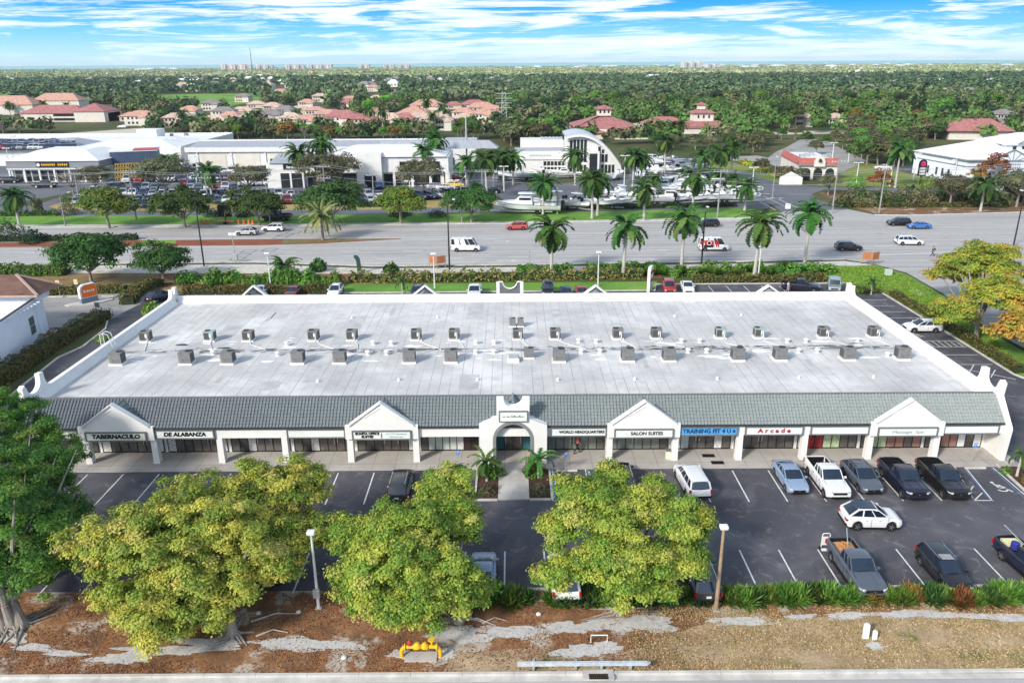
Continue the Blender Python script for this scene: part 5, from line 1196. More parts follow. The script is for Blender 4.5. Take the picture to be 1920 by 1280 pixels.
# ---- guardrail, pipe markers, pipe hoop, drain
x0,y0,_=at(970,1258);x1=at(1212,1256)[0];t=thing('guard_rail','short pale steel guard rail above the storm drain','guard rail',((x0+x1)/2,y0,.05));hw=(x1-x0)/2
pr=[(0,.38),(.05,.42),(.0,.5),(.06,.56),(.0,.62),(.05,.70),(0,.74),(-.02,.74),(.03,.70),(-.02,.62),(.04,.56),(-.02,.5),(.03,.42),(-.02,.38)]
b=MB();b.prism([(-p-.08,z) for p,z in pr],-hw,hw,'x');b.build('beam',GALV,t)
for k in (-.75,-.1,.3,.75): MB().box(k*hw*1.-.07,k*hw+.07,-.04,.12,0,.72).build('post',GALV,t)
MB().prism([(hw-.02,.38),(hw+.22,.62),(hw+.02,.74)],-.12,-.02,'y').build('flared_end',GALV,t)
x,y,_=at(1122,1272);t=thing('storm_drain','storm drain inlet with rusty grate in the kerb below the guard rail','storm drain',(x,yk-.55,.03))
MB().box(-.9,.9,-.1,.62,.0,.17).build('inlet_slab',CONC,t);MB().box(-.55,.55,-.16,.25,.172,.19).build('opening',BLK,t)
b=MB()
for k in range(9): b.box(-.5+k*.125-.02,-.5+k*.125+.02,-.16,.25,.19,.215)
b.build('grate',M('rusty_iron',(.10,.055,.035),.8,.3,6),t)
for (u,v,h,r_,l) in((1622,1198,1.0,.19,'taller of two leaning white utility marker posts in the dry grass'),(1639,1200,.62,.14,'shorter of two white utility marker posts in the dry grass')):
    x,y,_=at(u,v);t=thing('marker_post',l,'marker post',(x,y,.05));b=MB();b.prism([(-r_,0),(r_,0),(r_,h-.12),(r_*.6,h),(-r_*.6,h),(-r_,h-.12)],-.08,.08,'y').build('post',WHITE,t,bevel=.03);t.rotation_euler=(R(-14),R(6),0)
x,y,_=at(1123,1205);t=thing('bike_hoop','small white pipe hoop standing in the leaf litter','pipe hoop',(x,y,.05));MB().tube([(-.5,0,0),(-.5,0,.55),(.5,0,.55),(.5,0,0)],[.04]*4,7).build('hoop',WHITE,t);
for u,v in ((645,1234),(560,1148),(485,1150),(1010,1152)): shp=MB().lathe([(.02,0),(.16,.02),(.17,.10),(.05,.16)],9,at(u,v,.05)).build('marker_stone',WHITE,smooth=True);tag(shp,'small white stone lying on the brown verge','stone','white stones on the verge')
# tree debris: bleached fallen branches
for k,(u0,v0,u1,v1) in enumerate(((470,1165,560,1150),(480,1192,540,1185),(850,1160,905,1166),(905,1168,950,1163),(860,1162,930,1172))):
    p=at(u0,v0,.1);q=at(u1,v1,.12);m=((p[0]+q[0])/2,(p[1]+q[1])/2+.3,.22);tag(MB().tube([p,m,q],[.07,.05,.02],6).build('fallen_branch',M('bleached_wood',(.5,.45,.4),.9,.2,2)),'bleached fallen branch or root on the brown verge','branch','bleached branches on the verge')
# ---- accessible parking signs, bin, wheel stops
def sign_post(u,v,h,label,name='parking_sign',mat=BLUELINE,sz=(.15,.23),cat='sign',white=True):
    x,y,_=at(u,v);t=thing(name,label,cat,(x,y,0));MB().cyl((0,0,0),(0,0,h-.2),.03).build('post',GALV,t)
    pl=MB().box(-sz[0],sz[0],-.045,-.03,h-2*sz[1],h).build('sign_plate',mat,t)
    if white: text('♿' if 0 else 'P',sz[1]*1.1,SWH,pl,(0,-.05,h-sz[1]*.8))
    return t
sign_post(860,882,2.0,'accessible parking sign on a post in front of the brown doors')
sign_post(1061,886,2.0,'accessible parking sign in front of the World Headquarters bay')
sign_post(1822,868,2.0,'accessible parking sign near the right end of the plaza front')
sign_post(1814,630,2.2,'blue sign on a post in the hedge by the right tree')
for u,v,l in((1063,884,'pale concrete wheel stop below the sign of the World Headquarters bay'),(1828,879,'pale concrete wheel stop in the right accessible bay'),(873,880,'concrete wheel stop in the bay left of the entrance bed')):
    x,y,_=at(u,v);b=MB();b.prism([(-.11,0),(.11,0),(.07,.12),(-.07,.12)],-.9,.9,'x');o=b.build('wheel_stop',KERB);o.location=(x,y,.07);tag(o,l,'wheel stop')
x,y,_=at(1252,862);t=thing('litter_bin','small cream litter bin beside a column','bin',(x,y,.16));MB().box(-.22,.22,-.2,.2,0,.8).build('bin_body',CREAM,t,bevel=.02);MB().box(-.25,.25,-.23,.23,.8,.9).build('lid',GREYTRIM,t)
# ---- people
SKIN=M('skin',(.42,.25,.17),.6,.05,3);HAIR=M('hair',(.03,.02,.015),.7,.1,6)
def person(x,y,z,rz,label,top,legs,stride=.28,scale=1.,prop=None):
    import bmesh
    t=thing('person',label,'person',(x,y,z),rz)
    def skin(name,verts,edges,rad,mat):
        me=bpy.data.meshes.new(name);me.from_pydata(verts,edges,[]);me.materials.append(mat);o=bpy.data.objects.new(name,me);C.objects.link(o);o.parent=t
        m=o.modifiers.new('skin','SKIN');o.modifiers.new('sub','SUBSURF').levels=1;o.modifiers['sub'].render_levels=1
        for i,r in enumerate(rad): me.skin_vertices[0].data[i].radius=r if isinstance(r,tuple) else (r,r)
        me.skin_vertices[0].data[0].use_root=True
        for p in me.polygons:p.use_smooth=True
        return o
    S=stride
    v=[(0,0,.95),(0,0,1.15),(0,0,1.38),(0,0,1.50),(.01,0,1.62),(.02,0,1.70),
       (0,.10,.90),(S*.55,.10,.50),(S,.10,.09),(S+.17,.10,.04),(0,-.10,.90),(-S*.25,-.10,.50),(-S-.12,-.10,.12),(-S+.05,-.10,.04),
       (0,.19,1.40),(-.08,.24,1.13),(.06,.25,.90),(.12,.25,.82),(0,-.19,1.40),(.08,-.24,1.13),(.22,-.24,.95),(.28,-.23,.89)]
    e=[(0,1),(1,2),(2,3),(3,4),(4,5),(0,6),(6,7),(7,8),(8,9),(0,10),(10,11),(11,12),(12,13),(2,14),(14,15),(15,16),(16,17),(2,18),(18,19),(19,20),(20,21)]
    r=[(.12,.15),(.11,.14),(.12,.17),.055,.095,.08,.085,.06,.042,.035,.085,.06,.042,.035,.06,.045,.034,.03,.06,.045,.034,.03]
    skin('body',v,e,r,SKIN)
    off=.018
    skin('shirt',[v[0][:2]+(.98,),v[1],v[2],v[14],v[15],v[18],v[19]],[(0,1),(1,2),(2,3),(3,4),(2,5),(5,6)],[(.14,.17),(.13,.16),(.14,.19),.075,.06,.075,.06],top)
    skin('trousers',[v[0][:2]+(.97,),v[6],v[7],(v[8][0],v[8][1],.14),v[10],v[11],(v[12][0],v[12][1],.16)],[(0,1),(1,2),(2,3),(0,4),(4,5),(5,6)],[(.14,.17),.10,.078,.062,.10,.078,.062],legs)
    MB().lathe([(.02,.13),(.075,.11),(.10,.04),(.09,-.03),(.02,-.04)],10,(-.015,0,1.69)).build('hair',HAIR,t,smooth=True)
    for s in(-1,1):
        f=v[9] if s>0 else v[13];MB().box(f[0]-.2,f[0]+.08,f[1]-.05,f[1]+.05,0,.08).build('shoe',BLK,t,bevel=.02)
        h=v[17] if s>0 else v[21]
        b=MB()
        for k in range(4): b.tube([(h[0],h[1]+(k-1.5)*.018,h[2]),(h[0]+.035,h[1]+(k-1.5)*.02,h[2]-.05),(h[0]+.03+.01*k,h[1]+(k-1.5)*.018,h[2]-.085)],[.010,.009,.007],5)
        b.tube([(h[0],h[1]-s*.03,h[2]),(h[0]+.05,h[1]-s*.045,h[2]-.03)],[.011,.008],5);b.build('hand',SKIN,t)
    MB().box(.085,.105,-.03,-.015,1.675,1.685).box(.085,.105,.015,.03,1.675,1.685).box(.09,.122,-.01,.01,1.63,1.67).box(.088,.102,-.022,.022,1.595,1.605).build('face',M('facial_features',(.12,.05,.04),.6,.1,5),t)
    if prop:prop(t,v)
    t.scale=(scale,)*3;return t
x,y,_=at(1083,856,.16)
person(x,63.6,.165,R(15),'person in a pink top and dark trousers walking along the covered walkway',M('pink_cloth',(.62,.13,.18),.8,.1,4),M('dark_cloth',(.02,.02,.025),.8,.1,4),.25)
x,y,_=at(1748,481);person(x,y,.07,R(180),'person in dark clothes and backpack crossing the side street',M('black_cloth',(.03,.03,.035),.8,.1,4),M('dark_cloth',(.02,.02,.025)),.32,1.02,lambda t,v:MB().box(-.33,-.14,-.15,.15,1.08,1.45).build('backpack',BLK,t,bevel=.04))
x,y,_=at(1477,548);person(x,y,.07,R(-60),'person in white clothes standing behind the plaza beside the dark pickup',M('white_cloth',(.7,.7,.7),.8,.1,4),M('grey_cloth',(.4,.4,.42),.8,.1,4),.06)
# ================================================================ cars in the front car park
def ang(u,v,extra=0): return extra
D,U_=-90,90
car('suv',752,922,U_,'dark grey','dark SUV parked nose in left of the middle tree')
car('suv',1165,908,U_,'black','dark SUV mostly hidden behind the forked tree, nose to the plaza')
car('minivan',1296,912,U_+4,'white','white estate car parked nose in before the Training sign')
car('sedan',1480,905,D,'blue-grey','pale blue saloon facing out, leftmost of the row under the Arcade sign')
def ranger(): return make_car('pickup')
car('pickup',1548,910,D,'white','white double cab pickup facing out between blue saloon and grey crossover')
car('cross',1613,906,D+2,'grey','dark grey crossover with sharp nose between white and navy pickups')
car('pickup',1690,912,D,'dark navy','dark navy pickup with black bed, second from right in the front row',scale=(.98,1,1))
car('pickup',1764,912,D,'black','glossy black pickup beside the hatched bay, rightmost in the front row',scale=(.98,1,1))
def pano(t,mk,c):
    mk('panoramic_roof',lambda b:quadgrid(b,(-1.55,-.55,c['H']+.002),(.1,-.55,c['H']+.004),(.1,.55,c['H']+.004),(-1.55,.55,c['H']+.002),.014),GLASS)
car('crosspano',1629,984,-2,'white','white crossover with dark glass roof driving along the aisle',scale=(.92,1.,1.1),maker=lambda:make_car('cross',pano))
car('pickup',1601,1080,D+1,'grey','grey pickup with brush and tools in its bed, nose to the hedge',scale=1.0)
car('suv',1766,1082,D+1,'black','black SUV with roof rails and sunroof facing the hedge',scale=.97)
car('pickup',1930,1075,D+6,'dark navy','dark pickup with blue drum in its bed at the right edge',scale=.98)
car('sedan',906,1088,U_,'blue-grey','pale blue saloon half hidden by the middle tree, beside a stall line')
car('minivan',1058,1092,U_,'white','white car half hidden under the left side of the forked tree')
car('suv',1312,1096,U_,'dark grey','dark car under the right side of the forked tree')
car('suv',520,1066,U_,'black','dark car in shade under the right side of the largest tree')
car('suv',82,1062,U_,'white','white vehicle in shade behind the leftmost tree')
car('cross',1728,621,178,'white','white crossover parked across the right hand parking strip')
# cargo
def pick(u,v):return at(u,v)
px_,py_,_=at(1601,1080)
bx,by=px_+.03,py_+1.75
o=litter('x',10,(0,1,0,1),[lin(200,120,60)],.05,'x','x',1);bpy.data.objects.remove(o)
rng=np.random.default_rng(9);P=np.stack([rng.uniform(-.6,.6,900),rng.uniform(-.8,.8,900),rng.uniform(0,.28,900)],1);P[:,2]*=np.clip(1.2-np.abs(P[:,0])-np.abs(P[:,1]*.5),.2,1)
o=addmesh('brush_pile',leafmesh('brush',P,rng.normal(size=(900,3)),.07,palette(rng,900,[lin(214,130,70),lin(190,100,56),lin(220,170,120)]),asp=.25,seed=2));o.location=(bx,by,.98);tag(o,'heap of orange brown brush in the grey pickup bed','brush')
tag(MB().box(bx-.72,bx+.72,by-.95,by+.95,.80,.97).build('cargo_board',M('cargo_board',(.5,.46,.40),.8,.3,4)),'pale board under the brush in the grey pickup bed','board')
tag(MB().beam((bx-.1,by-.6,1.1),(bx+.55,by+1.5,1.75),.06,.06).build('tool_handle',GALV),'long pale tool handle sticking up from the grey pickup bed','tool')
t=thing('folding_cart','white hand truck standing behind the grey pickup','hand truck',(bx-.9,by+1.35,.07));MB().tube([(-.28,0,.1),(-.28,0,1.25),(-.2,0,1.35),(.2,0,1.35),(.28,0,1.25),(.28,0,.1)],[.035]*6,6).build('frame',WHITE,t);MB().box(-.3,.3,-.3,0,.06,.1).build('toe_plate',WHITE,t);MB().box(-.25,.25,-.04,-.02,.4,1.1).build('back_panel',WHITE,t)
for s in(-1,1):MB().cyl((s*.3,.05,.13),(s*.38,.05,.13),.13,n=12).build('wheel',TYRE,t)
qx,qy,_=at(1930,1075);a=R(6);cx_,cy_=qx-math.sin(a)*-0-.15,qy+1.75
tag(MB().cyl((cx_-.15,cy_-.2,.97),(cx_-.15,cy_-.2,1.5),.28,n=14).build('drum',M('blue_plastic',(.03,.04,.25),.5,.1,3),bevel=.03),'blue plastic drum in the bed of the edge pickup','drum')
tag(MB().box(cx_-.55,cx_+.55,cy_+.05,cy_+.85,.95,1.15).build('foam_block',M('pale_foam',(.7,.66,.36),.9,.1,3)),'pale yellow mat in the bed of the edge pickup','mat')
tag(MB().beam((cx_-.1,cy_+1.4,1.9),(cx_+.55,cy_-.7,1.2),.06,.06).build('tool_handle',GALV),'long pole resting in the bed of the edge pickup','pole')
x,y,_=at(1766,1082);tag(MB().box(x-.42,x+.42,y-.3,y+.3,1.665,1.69).build('sunroof_panel',M('sunroof_tint',(.3,.3,.31),.1,.1,2)),'pale reflective sunroof panel of the black SUV','sunroof')
# ================================================================ middle distance : hedges, palms, highway, dealership
CROT=[lin(118,132,68),lin(136,110,70),lin(90,106,54),lin(150,130,78)]
OLH=[lin(92,104,52),lin(116,112,60),lin(78,94,48),lin(130,100,58)]
hedge('hedge',[(-60,752),(20,706),(98,652),(150,622),(197,596)],2.4,1.5,'long clipped olive hedge between the side lane and the white building',cols=OLH,leaf=.13,dens=70)
hedge('hedge',[(75,553),(140,551),(238,548)],1.6,1.3,'dark clipped hedge behind the orange monument sign',cols=OLH,leaf=.2)
hedge('hedge',[(240,572),(262,548),(300,534)],2.2,1.4,'curved clipped hedge between the neighbouring car park and the plaza',cols=OLH,leaf=.2)
hedge('hedge',[(345,551),(480,550),(640,548)],1.4,1.2,'low clipped olive hedge behind the left rear parking bays',cols=OLH,leaf=.2)
hedge('hedge',[(-120,518),(0,516),(128,514)],3.,1.6,'fresh green hedge along the highway at the left edge',cols=G2,leaf=.22)
hedge('hedge',[(655,528),(900,525),(1000,523),(1205,520)],2.0,1.3,'long multicoloured croton hedge behind the lawn strip',cols=CROT,leaf=.24,rough=.5)
hedge('hedge',[(1300,530),(1400,529),(1545,526)],1.6,1.1,'low clipped olive hedge behind the right rear parking bays',cols=OLH,leaf=.2)
hedge('hedge',[(970,513),(1040,511),(1075,511)],2.,1.2,'green hedge block round the base of the leftmost tall royal palm',cols=G2,leaf=.2)
hedge('hedge',[(1100,510),(1160,509),(1245,507)],2.2,1.3,'green hedge block round the base of the second tall royal palm',cols=G2,leaf=.2)
hedge('hedge',[(1672,553),(1738,592),(1802,632),(1912,700)],1.1,.9,'low olive hedge along the outer side of the right parking strip',cols=OLH,leaf=.12)
hedge('hedge',[(-60,454),(60,452),(180,451),(258,449.5)],1.8,1.2,'dark green hedge on the highway median',cols=DRK,leaf=.25)
hedge('hedge',[(118,379),(200,381)],1.6,1.,'clipped hedge on the dry grass island at the dealership entrance',cols=G1,leaf=.3)
hedge('hedge',[(250,384),(300,384)],1.6,1.,'short clipped hedge before the dark cars of the dealership',cols=G1,leaf=.3)
hedge('hedge',[(410,386),(470,385)],1.6,1.,'short clipped hedge left of the blue pickup',cols=G1,leaf=.3)
hedge('hedge',[(672,388),(730,387)],1.8,1.2,'clipped green hedge before the front parking row of the showroom',cols=G1,leaf=.3)
hedge('hedge',[(0,405),(110,404)],1.6,1.1,'clipped green hedge at the far left of the grass verge',cols=G1,leaf=.3)
hedge('hedge',[(1100,393),(1200,391),(1380,387)],1.4,1.0,'low dark hedge before the boat yard',cols=DRK,leaf=.3)
hedge('hedge',[(1600,389),(1800,388),(1990,384)],1.8,1.0,'low hedge between scrub and highway at the right',cols=OLH,leaf=.35)
# loose shrubs
for k in range(16): shrub(350+k*19+random.uniform(-5,5),532+random.uniform(-5,4),random.uniform(1.2,1.9),random.uniform(1.3,2.3),'leafy pale green bush in the planting strip left of the lawn','bushes in the rear planting strip','g2',.2,420)
for k in range(22): shrub(1215+k*16+random.uniform(-5,5),515-k*.3+random.uniform(-5,4),random.uniform(1.1,1.7),random.uniform(1.1,1.8),'low leafy palmetto bush below the right royal palms','palmetto bushes beside the highway','g2',.2,380,k%2==0)
for u,v,r,h,l,c in((597,508,1.3,2.1,'upright round green bush beside the highway pavement, left of the curved cabinet','g'),(735,517,1.3,2.1,'single round bush in the red mulch bed','g'),(15,440,2.6,2.8,'round dark bush on the median at the left edge','d'),(62,456,2.,2.6,'small spreading treelike bush on the median','d'),(128,403,2.4,2.8,'round olive shrub beside the utility pole on the left verge','o'),(820,407,2.2,1.6,'low round dark shrub on the verge below the middle dealership tree','d'),(750,405,2.4,1.6,'low round shrub hidden behind the small verge tree','d'),(400,406,1.9,1.6,'round clipped shrub left of the black message board','d'),(460,406,1.9,1.6,'round clipped shrub right of the black message board','d'),(72,398,1.3,3.,'slim upright shrub on the dealership entrance island','o'),
  (1605,352,2.4,3.2,'bright green cycad-like bush on the scrub verge','b'),(1745,352,3,3.4,'bright green bush at the foot of the white gabled building verge','b'),(290,592,1.6,1.9,'bright yellow green bush between parapet and side lane','b'),(192,640,.9,.7,'small pale bush at the foot of the left plaza wall','b'),(1605,548,1.1,1.0,'small green spiky plant at the corner bed','g2')): shrub(u,v,r,h,l,None,c,.2,700)
shrub(1620,550,1.5,1.3,'silvery variegated spiky agave in the corner bed',None,'o',.09,150,True,'plant','agave')
for k in range(34):
    u=1575+k*12.5;v=random.uniform(371,388)
    shrub(u,v,random.uniform(1.6,3.2),random.uniform(1.6,3.6),'scrubby olive bush between highway and service road','scrub bushes by the junction','o' if k%3 else 'g',.32,330)
for k in range(9): shrub(1395+k*9.5,306+k*3.6,1.8,1.5,'rounded yellow green bush beside the small restaurant','yellow green bushes by the restaurant','y',.35,200)
# trees near
tree('dome',172,530,8.5,'dark spreading tree with reddish flowers left of the rear car park',None,(.9,.95,.85))
tree('dome',307,528,6.8,'bushy dark green tree right of the reddish spreading tree',None,(.9,1.,.9))
VT=[(205,428,9.4,'dome2','first round tree on the bright verge from the left'),(347,427,9.2,'dome','second round tree on the bright verge from the left'),(487,424,8.6,'dome','third round tree on the verge, behind the dark blue pickup'),(624,424,10.4,'dome','large round dark tree behind the date palm on the verge'),(752,419,8.6,'dome2','olive round tree on the verge right of the date palm'),(884,417,8.6,'dome','rightmost round dark tree on the verge')]
for u,v,h,k,l in VT: tree(k,u,v,h,l,'round shade trees on the verge',(1,1,1) if 'olive' not in l else (1.1,1.,.8),sx=1.05)
for u,v,h,l in((183,368,8.5,'wispy grey green tree left of the yellow racks'),(312,376,11.5,'widest wispy tree among the dealership cars'),(140,372,9,'bare thin tree at the dealership entrance'),(468,372,9,'wispy tree right of the young palm'),(600,372,12,'dense olive oak before the service entrance'),(640,362,11,'olive oak left of the white showroom tower'),(794,372,10.5,'olive oak before the showroom columns'),(760,365,7.5,'thin half bare tree left of the showroom oak'),(322,330,7,'dark round tree behind the yellow racks')): tree('oak' if 'bare' not in l else 'bare',u,v,h,l)
PAL=[(1034,515,427,'leftmost of the five tall royal palms beside the highway'),(1168,522,424,'second of the five tall royal palms beside the highway'),(1277,510,408,'middle of the five tall royal palms, one dead frond hanging'),(1414,521,416,'fourth of the five tall royal palms beside the highway'),(1508,500,397,'rightmost of the five tall royal palms, yellowish crownshaft')]
for u,b_,t_,l in PAL: palm(u,b_,t_,l,'tall royal palms beside the highway','royal',4.3)
P2=[(38,428,366,'royal palm at the left end of the bright verge',4.4),(398,374,320,'bright young palm before the garage doors',4.5),(322,336,303,'bright palm behind the yellow racks',5),(566,350,284,'dark palm before the service wing',5.2),(610,345,265,'tallest palm above the dealership garage',5.2),(798,348,284,'palm at the right end of the showroom roof',5.),(816,340,260,'tall palm behind the showroom right end',5.),(876,362,304,'leftmost palm of the avenue beside the boat yard',4.6),(913,374,298,'second palm of the avenue, nearest the entrance kerb',4.6),(926,350,292,'third palm of the avenue beside the boat yard',4.4),(944,349,294,'fourth palm of the avenue beside the boat yard',4.4),(962,347,296,'fifth palm of the avenue beside the boat yard',4.4),(1018,403,342,'palm over the big boat on the verge',4.4),(1078,348,290,'palm directly before the arched roof showroom',4.6),(1110,410,334,'tall palm at the middle of the boat yard front',4.6),(1120,404,340,'thinner palm just right of the tall boat yard palm',4.),(1207,414,352,'palm with a staked green base in the boat yard verge',4.4),(1186,352,290,'palm behind the arched showroom right end',4.6),(1201,350,296,'palm next to the arched showroom right end',4.2),(1298,404,330,'tall dark palm before the white boats at the right',4.8),(1396,395,348,'palm at the corner of the boat yard and junction',4.2),(1246,330,262,'tall pale palm behind the boat yard',4.6),(1312,345,292,'palm right behind the boat yard',4.4),(1345,340,284,'palm at the back right of the boat yard',4.6),(1370,332,276,'palm left of the restaurant bank',4.4),(1228,368,330,'small palm inside the boat yard',3.),(1372,368,335,'small cabbage palm beside the boat yard lamp',3.4),(1340,360,325,'small cabbage palm right of the boat stack',3.4),(1678,352,282,'tall palm before the dark woods right of the restaurant',5.),(1838,396,346,'pale green palm in the scrub below the gabled building',4.6)]
for u,b_,t_,l,L in P2: palm(u,b_,t_,l,None,'royal',L)
palm(606,451,405,'silvery date palm standing on the highway median',None,'date',4.6)
palm(536,520,497,'young palm beside the highway pavement at the left',None,'royal',3.)
palm(755,551,527,'very small palm at the left end of the lawn strip',None,'small',1.6);palm(1633,553,527,'small palm with pale trunk in the corner mulch bed',None,'small',1.6)
for u,b_,h in((1426,326,5.4),(1452,336,4.4),(1474,340,5),(1497,341,4.6)): tree('wood3',u,b_,h,'small rounded tree on the bank left of the restaurant','small trees beside the restaurant')
tree('oak',1552,366,5.6,'small grey olive tree on the corner right of the junction');tree('rust',1646,372,7.8,'russet red tree on the scrub verge');tree('rust',1862,352,9.5,'orange russet tree before the gabled building entrance');tree('rust',1828,356,6.8,'small russet tree left of the orange one by the gabled building')
tree('oak',1905,388,9,'dark olive tree in the scrub at the right edge');tree('oak',1780,386,8,'spreading olive tree in the middle of the scrub')
# ---- poles along the highway
def street_lamp(u,vb,vt,label,arm=2.2,col=DARKM,dr=1,group='tall highway lamp posts'):
    x,y,_=at(u,vb);h=atY(u,vt,y)[2];t=thing('street_lamp',label,'street lamp',(x,y,0),0,group)
    MB().tube([(0,0,0),(0,0,h*.6),(0,0,h)],[.16,.12,.08],8).build('pole',col,t,smooth=True)
    MB().tube([(0,0,h-.3),(dr*arm*.2,.3*dr,h+.3),(dr*arm*.4,arm*.9,h+.5)],[.06,.05,.04],6).build('arm',col,t);MB().box(dr*arm*.4-.2,dr*arm*.4+.2,arm*.9-.1,arm*.9+.7,h+.42,h+.6).build('lamp_head',WHITE,t,bevel=.05)
    MB().box(-.5,.5,-.5,.5,0,.15).build('footing',CONC,t)
    return t
street_lamp(383,500,374,'tall dark street lamp beside the highway left of centre')
street_lamp(843,507,384,'tall dark street lamp just right of the brown box signs')
street_lamp(1315,498,398,'tall dark street lamp behind the dark red and white van')
street_lamp(1900,462,366,'tall street lamp with curved arm at the right edge')
street_lamp(123,425,368,'dark street lamp on the verge at the far left',col=POLE)
street_lamp(507,423,345,'street lamp on the verge beside the dark blue pickup',col=POLE)
street_lamp(866,418,338,'thin grey street lamp on the verge left of the avenue of palms',col=POLE)
street_lamp(1448,372,300,'grey street lamp above the junction',col=POLE)
for u,vb,vt,l in((508,540,476,'leftmost slim lamp post of the rear car park'),(815,540,477,'second slim lamp post of the rear car park'),(1121,537,474,'third slim lamp post of the rear car park'),(1421,524,463,'rightmost slim lamp post of the rear car park')): lot_lamp(u,vb,vt,l,WHITE,.42,'slim lamp posts behind the plaza',.09)
def util_pole(u,vb,vt,label,arms=1,mat=None):
    x,y,_=at(u,vb);h=atY(u,vt,y)[2];t=thing('utility_pole',label,'utility pole',(x,y,0),0)
    MB().tube([(0,0,0),(0,0,h)],[.2,.12],8).build('pole',mat or POLE,t,smooth=True)
    for k in range(arms):
        MB().box(-1.6,1.6,-.07,.07,h-.6-k*2.6,h-.42-k*2.6).build('cross_arm',mat or POLE,t)
        for q in(-1.4,-.7,.7,1.4): MB().cyl((q,0,h-.42-k*2.6),(q,0,h-.15-k*2.6),.06,n=6).build('insulator',WHITE,t)
    return (x,y,h)
UP=[util_pole(u,vb,vt,l,a) for u,vb,vt,l,a in((-190,380,315,'utility pole outside the left edge',1),(150,382,322,'pale utility pole by the dealership entrance',1),(256,412,320,'utility pole behind the first verge tree',1),(392,392,330,'utility pole right of the young palm',1),(613,400,309,'utility pole with two cross arms before the oak',2),(702,388,325,'utility pole beside the white showroom tower',1),(905,392,318,'utility pole at the avenue of palms',1),(1045,402,322,'utility pole in the boat yard verge',1),(1345,408,318,'utility pole by the parked white boats',1),(1560,400,300,'utility pole at the junction corner',1),(1648,400,315,'utility pole in the scrub, right of the junction',1),(1990,385,290,'utility pole outside the right edge',1))]
b=MB()
wires=[]
for k,(dz,dx) in enumerate(((-.15,-1.4),(-.15,1.4),(-2.4,0))):
    seq=[UP[0],UP[2],UP[4],UP[6],UP[8],UP[10],UP[11]]
    for A,B in zip(seq,seq[1:]):
        pts=[]
        for i in range(9):
            f=i/8;pts.append((A[0]+(B[0]-A[0])*f,A[1]+(B[1]-A[1])*f+dx,(A[2]+(B[2]-A[2])*f)+dz-4*1.3*f*(1-f)))
        tag(MB().tube(pts,[.035]*9,4).build('overhead_wire',GALV),'thin overhead wire sagging between the utility poles','wire','overhead wires')
FL=[(20,318,278),(23,330,300),(48,333,297),(150,330,280),(270,320,282),(330,300,260),(85,285,258),(222,285,258),(165,285,257),(352,285,258),(28,282,257),(373,340,293),(440,335,293),(480,330,294),(770,385,340),(853,390,338),(1170,352,292),(1410,355,318),(1605,345,305),(1668,350,300),(1712,338,288),(1787,342,300),(1560,300,268),(1590,305,272),(945,360,312)]
for i,(u,vb,vt) in enumerate(sorted(FL)):
    x,y,_=at(u,vb);h=max(6,atY(u,vt,y)[2]);t=thing('lot_lamp',"pale twin headed lamp post, %s beyond the highway"%nth(i),'lamp post',(x,y,0),0,'lamp posts in the far car parks')
    MB().tube([(0,0,0),(0,0,h)],[.16,.1],7).build('pole',WHITE,t);
    for s in(-1,1): MB().box(*sorted((s*.3,s*1.3)),-.3,.3,h-.1,h+.12).build('lamp_head',WHITE,t)
    MB().box(-.3,.3,-.04,.04,h-.06,h+.02).build('bracket',WHITE,t)
# tall thin masts
for u,vb,vt,l in((876,330,216,'tall thin monopole mast behind the avenue of palms'),(1088,300,250,'slim white pole by the arched showroom')):
    x,y,_=at(u,vb);h=atY(u,vt,y)[2];tag(MB().tube([(x,y,0),(x,y,h)],[.35,.2],8).build('mast',GALV),l,'mast')
def lattice(u,vb,vt,label,w):
    x,y,_=at(u,vb);h=atY(u,vt,y)[2];t=thing('pylon',label,'pylon',(x,y,0));b=MB()
    for sx in(-1,1): b.beam((sx*w,0,0),(sx*w*.5,0,h),.35,.35)
    n=9
    for k in range(n):
        z0,z1=h*k/n,h*(k+1)/n;b.beam((-w*(1-.5*k/n),0,z0),(w*(1-.5*(k+1)/n),0,z1),.2,.2)
    b.build('tower',GALV,t);b=MB()
    for k in range(4): b.box(-w*2.6,w*2.6,-.12,.12,h*(.55+.13*k),h*(.55+.13*k)+.3)
    b.build('cross_arm',GALV,t)
lattice(945,240,172,'pale lattice power pylon rising above the middle woods',1.7)
x,y,_=at(473,133.5);h=atY(473,89,y)[2];tag(MB().tube([(x,y,0),(x,y,h)],[2.6,1.2],6).build('radio_mast',GREYTRIM),'very tall thin radio mast on the horizon','mast')
# ---- highway signs and objects
for (u,v,l) in((820,504,'brown box sign pair left of the tall street lamp'),(1632,497,'brown box sign pair on the corner lawn')):
    x,y,_=at(u,v);t=thing('real_estate_sign',l,'sign',(x,y,0))
    BR=M('terracotta_panel',(.42,.17,.08),.7,.12,1)
    for s in(-1,1):
        o=MB().box(-.8,.8,-.05,.05,1.0,2.3).build('sign_panel',BR,t);o.location=(s*.75,0,0);o.rotation_euler=(0,0,s*R(28))
        for q in(-.7,.7):
            p=MB().cyl((q,0,0),(q,0,2.3),.06,n=6).build('post',WOODP,o)
x,y,_=at(1218,545);t=thing('pylon_sign','pale stepped shopping plaza pylon sign with red lettering panels behind the plaza','sign',(x,y,0),R(68));t.scale=(.74,)*3
b=MB();b.prism([(-1.5,0),(1.5,0),(1.5,4.6),(.9,5.3),(-.9,5.3),(-1.5,4.6)],-.3,.3,'y').build('sign_body',STUCCO,t)
for k in range(4): pl=MB().box(-1.25,1.25,-.34,-.3,1.2+k*.85,1.85+k*.85).build('sign_panel',(PALEG,RED)[k%2==1],t)
for k in range(4): pl=MB().box(-1.25,1.25,.3,.34,1.2+k*.85,1.85+k*.85).build('sign_panel',(PALEG,RED)[k%2==1],t)
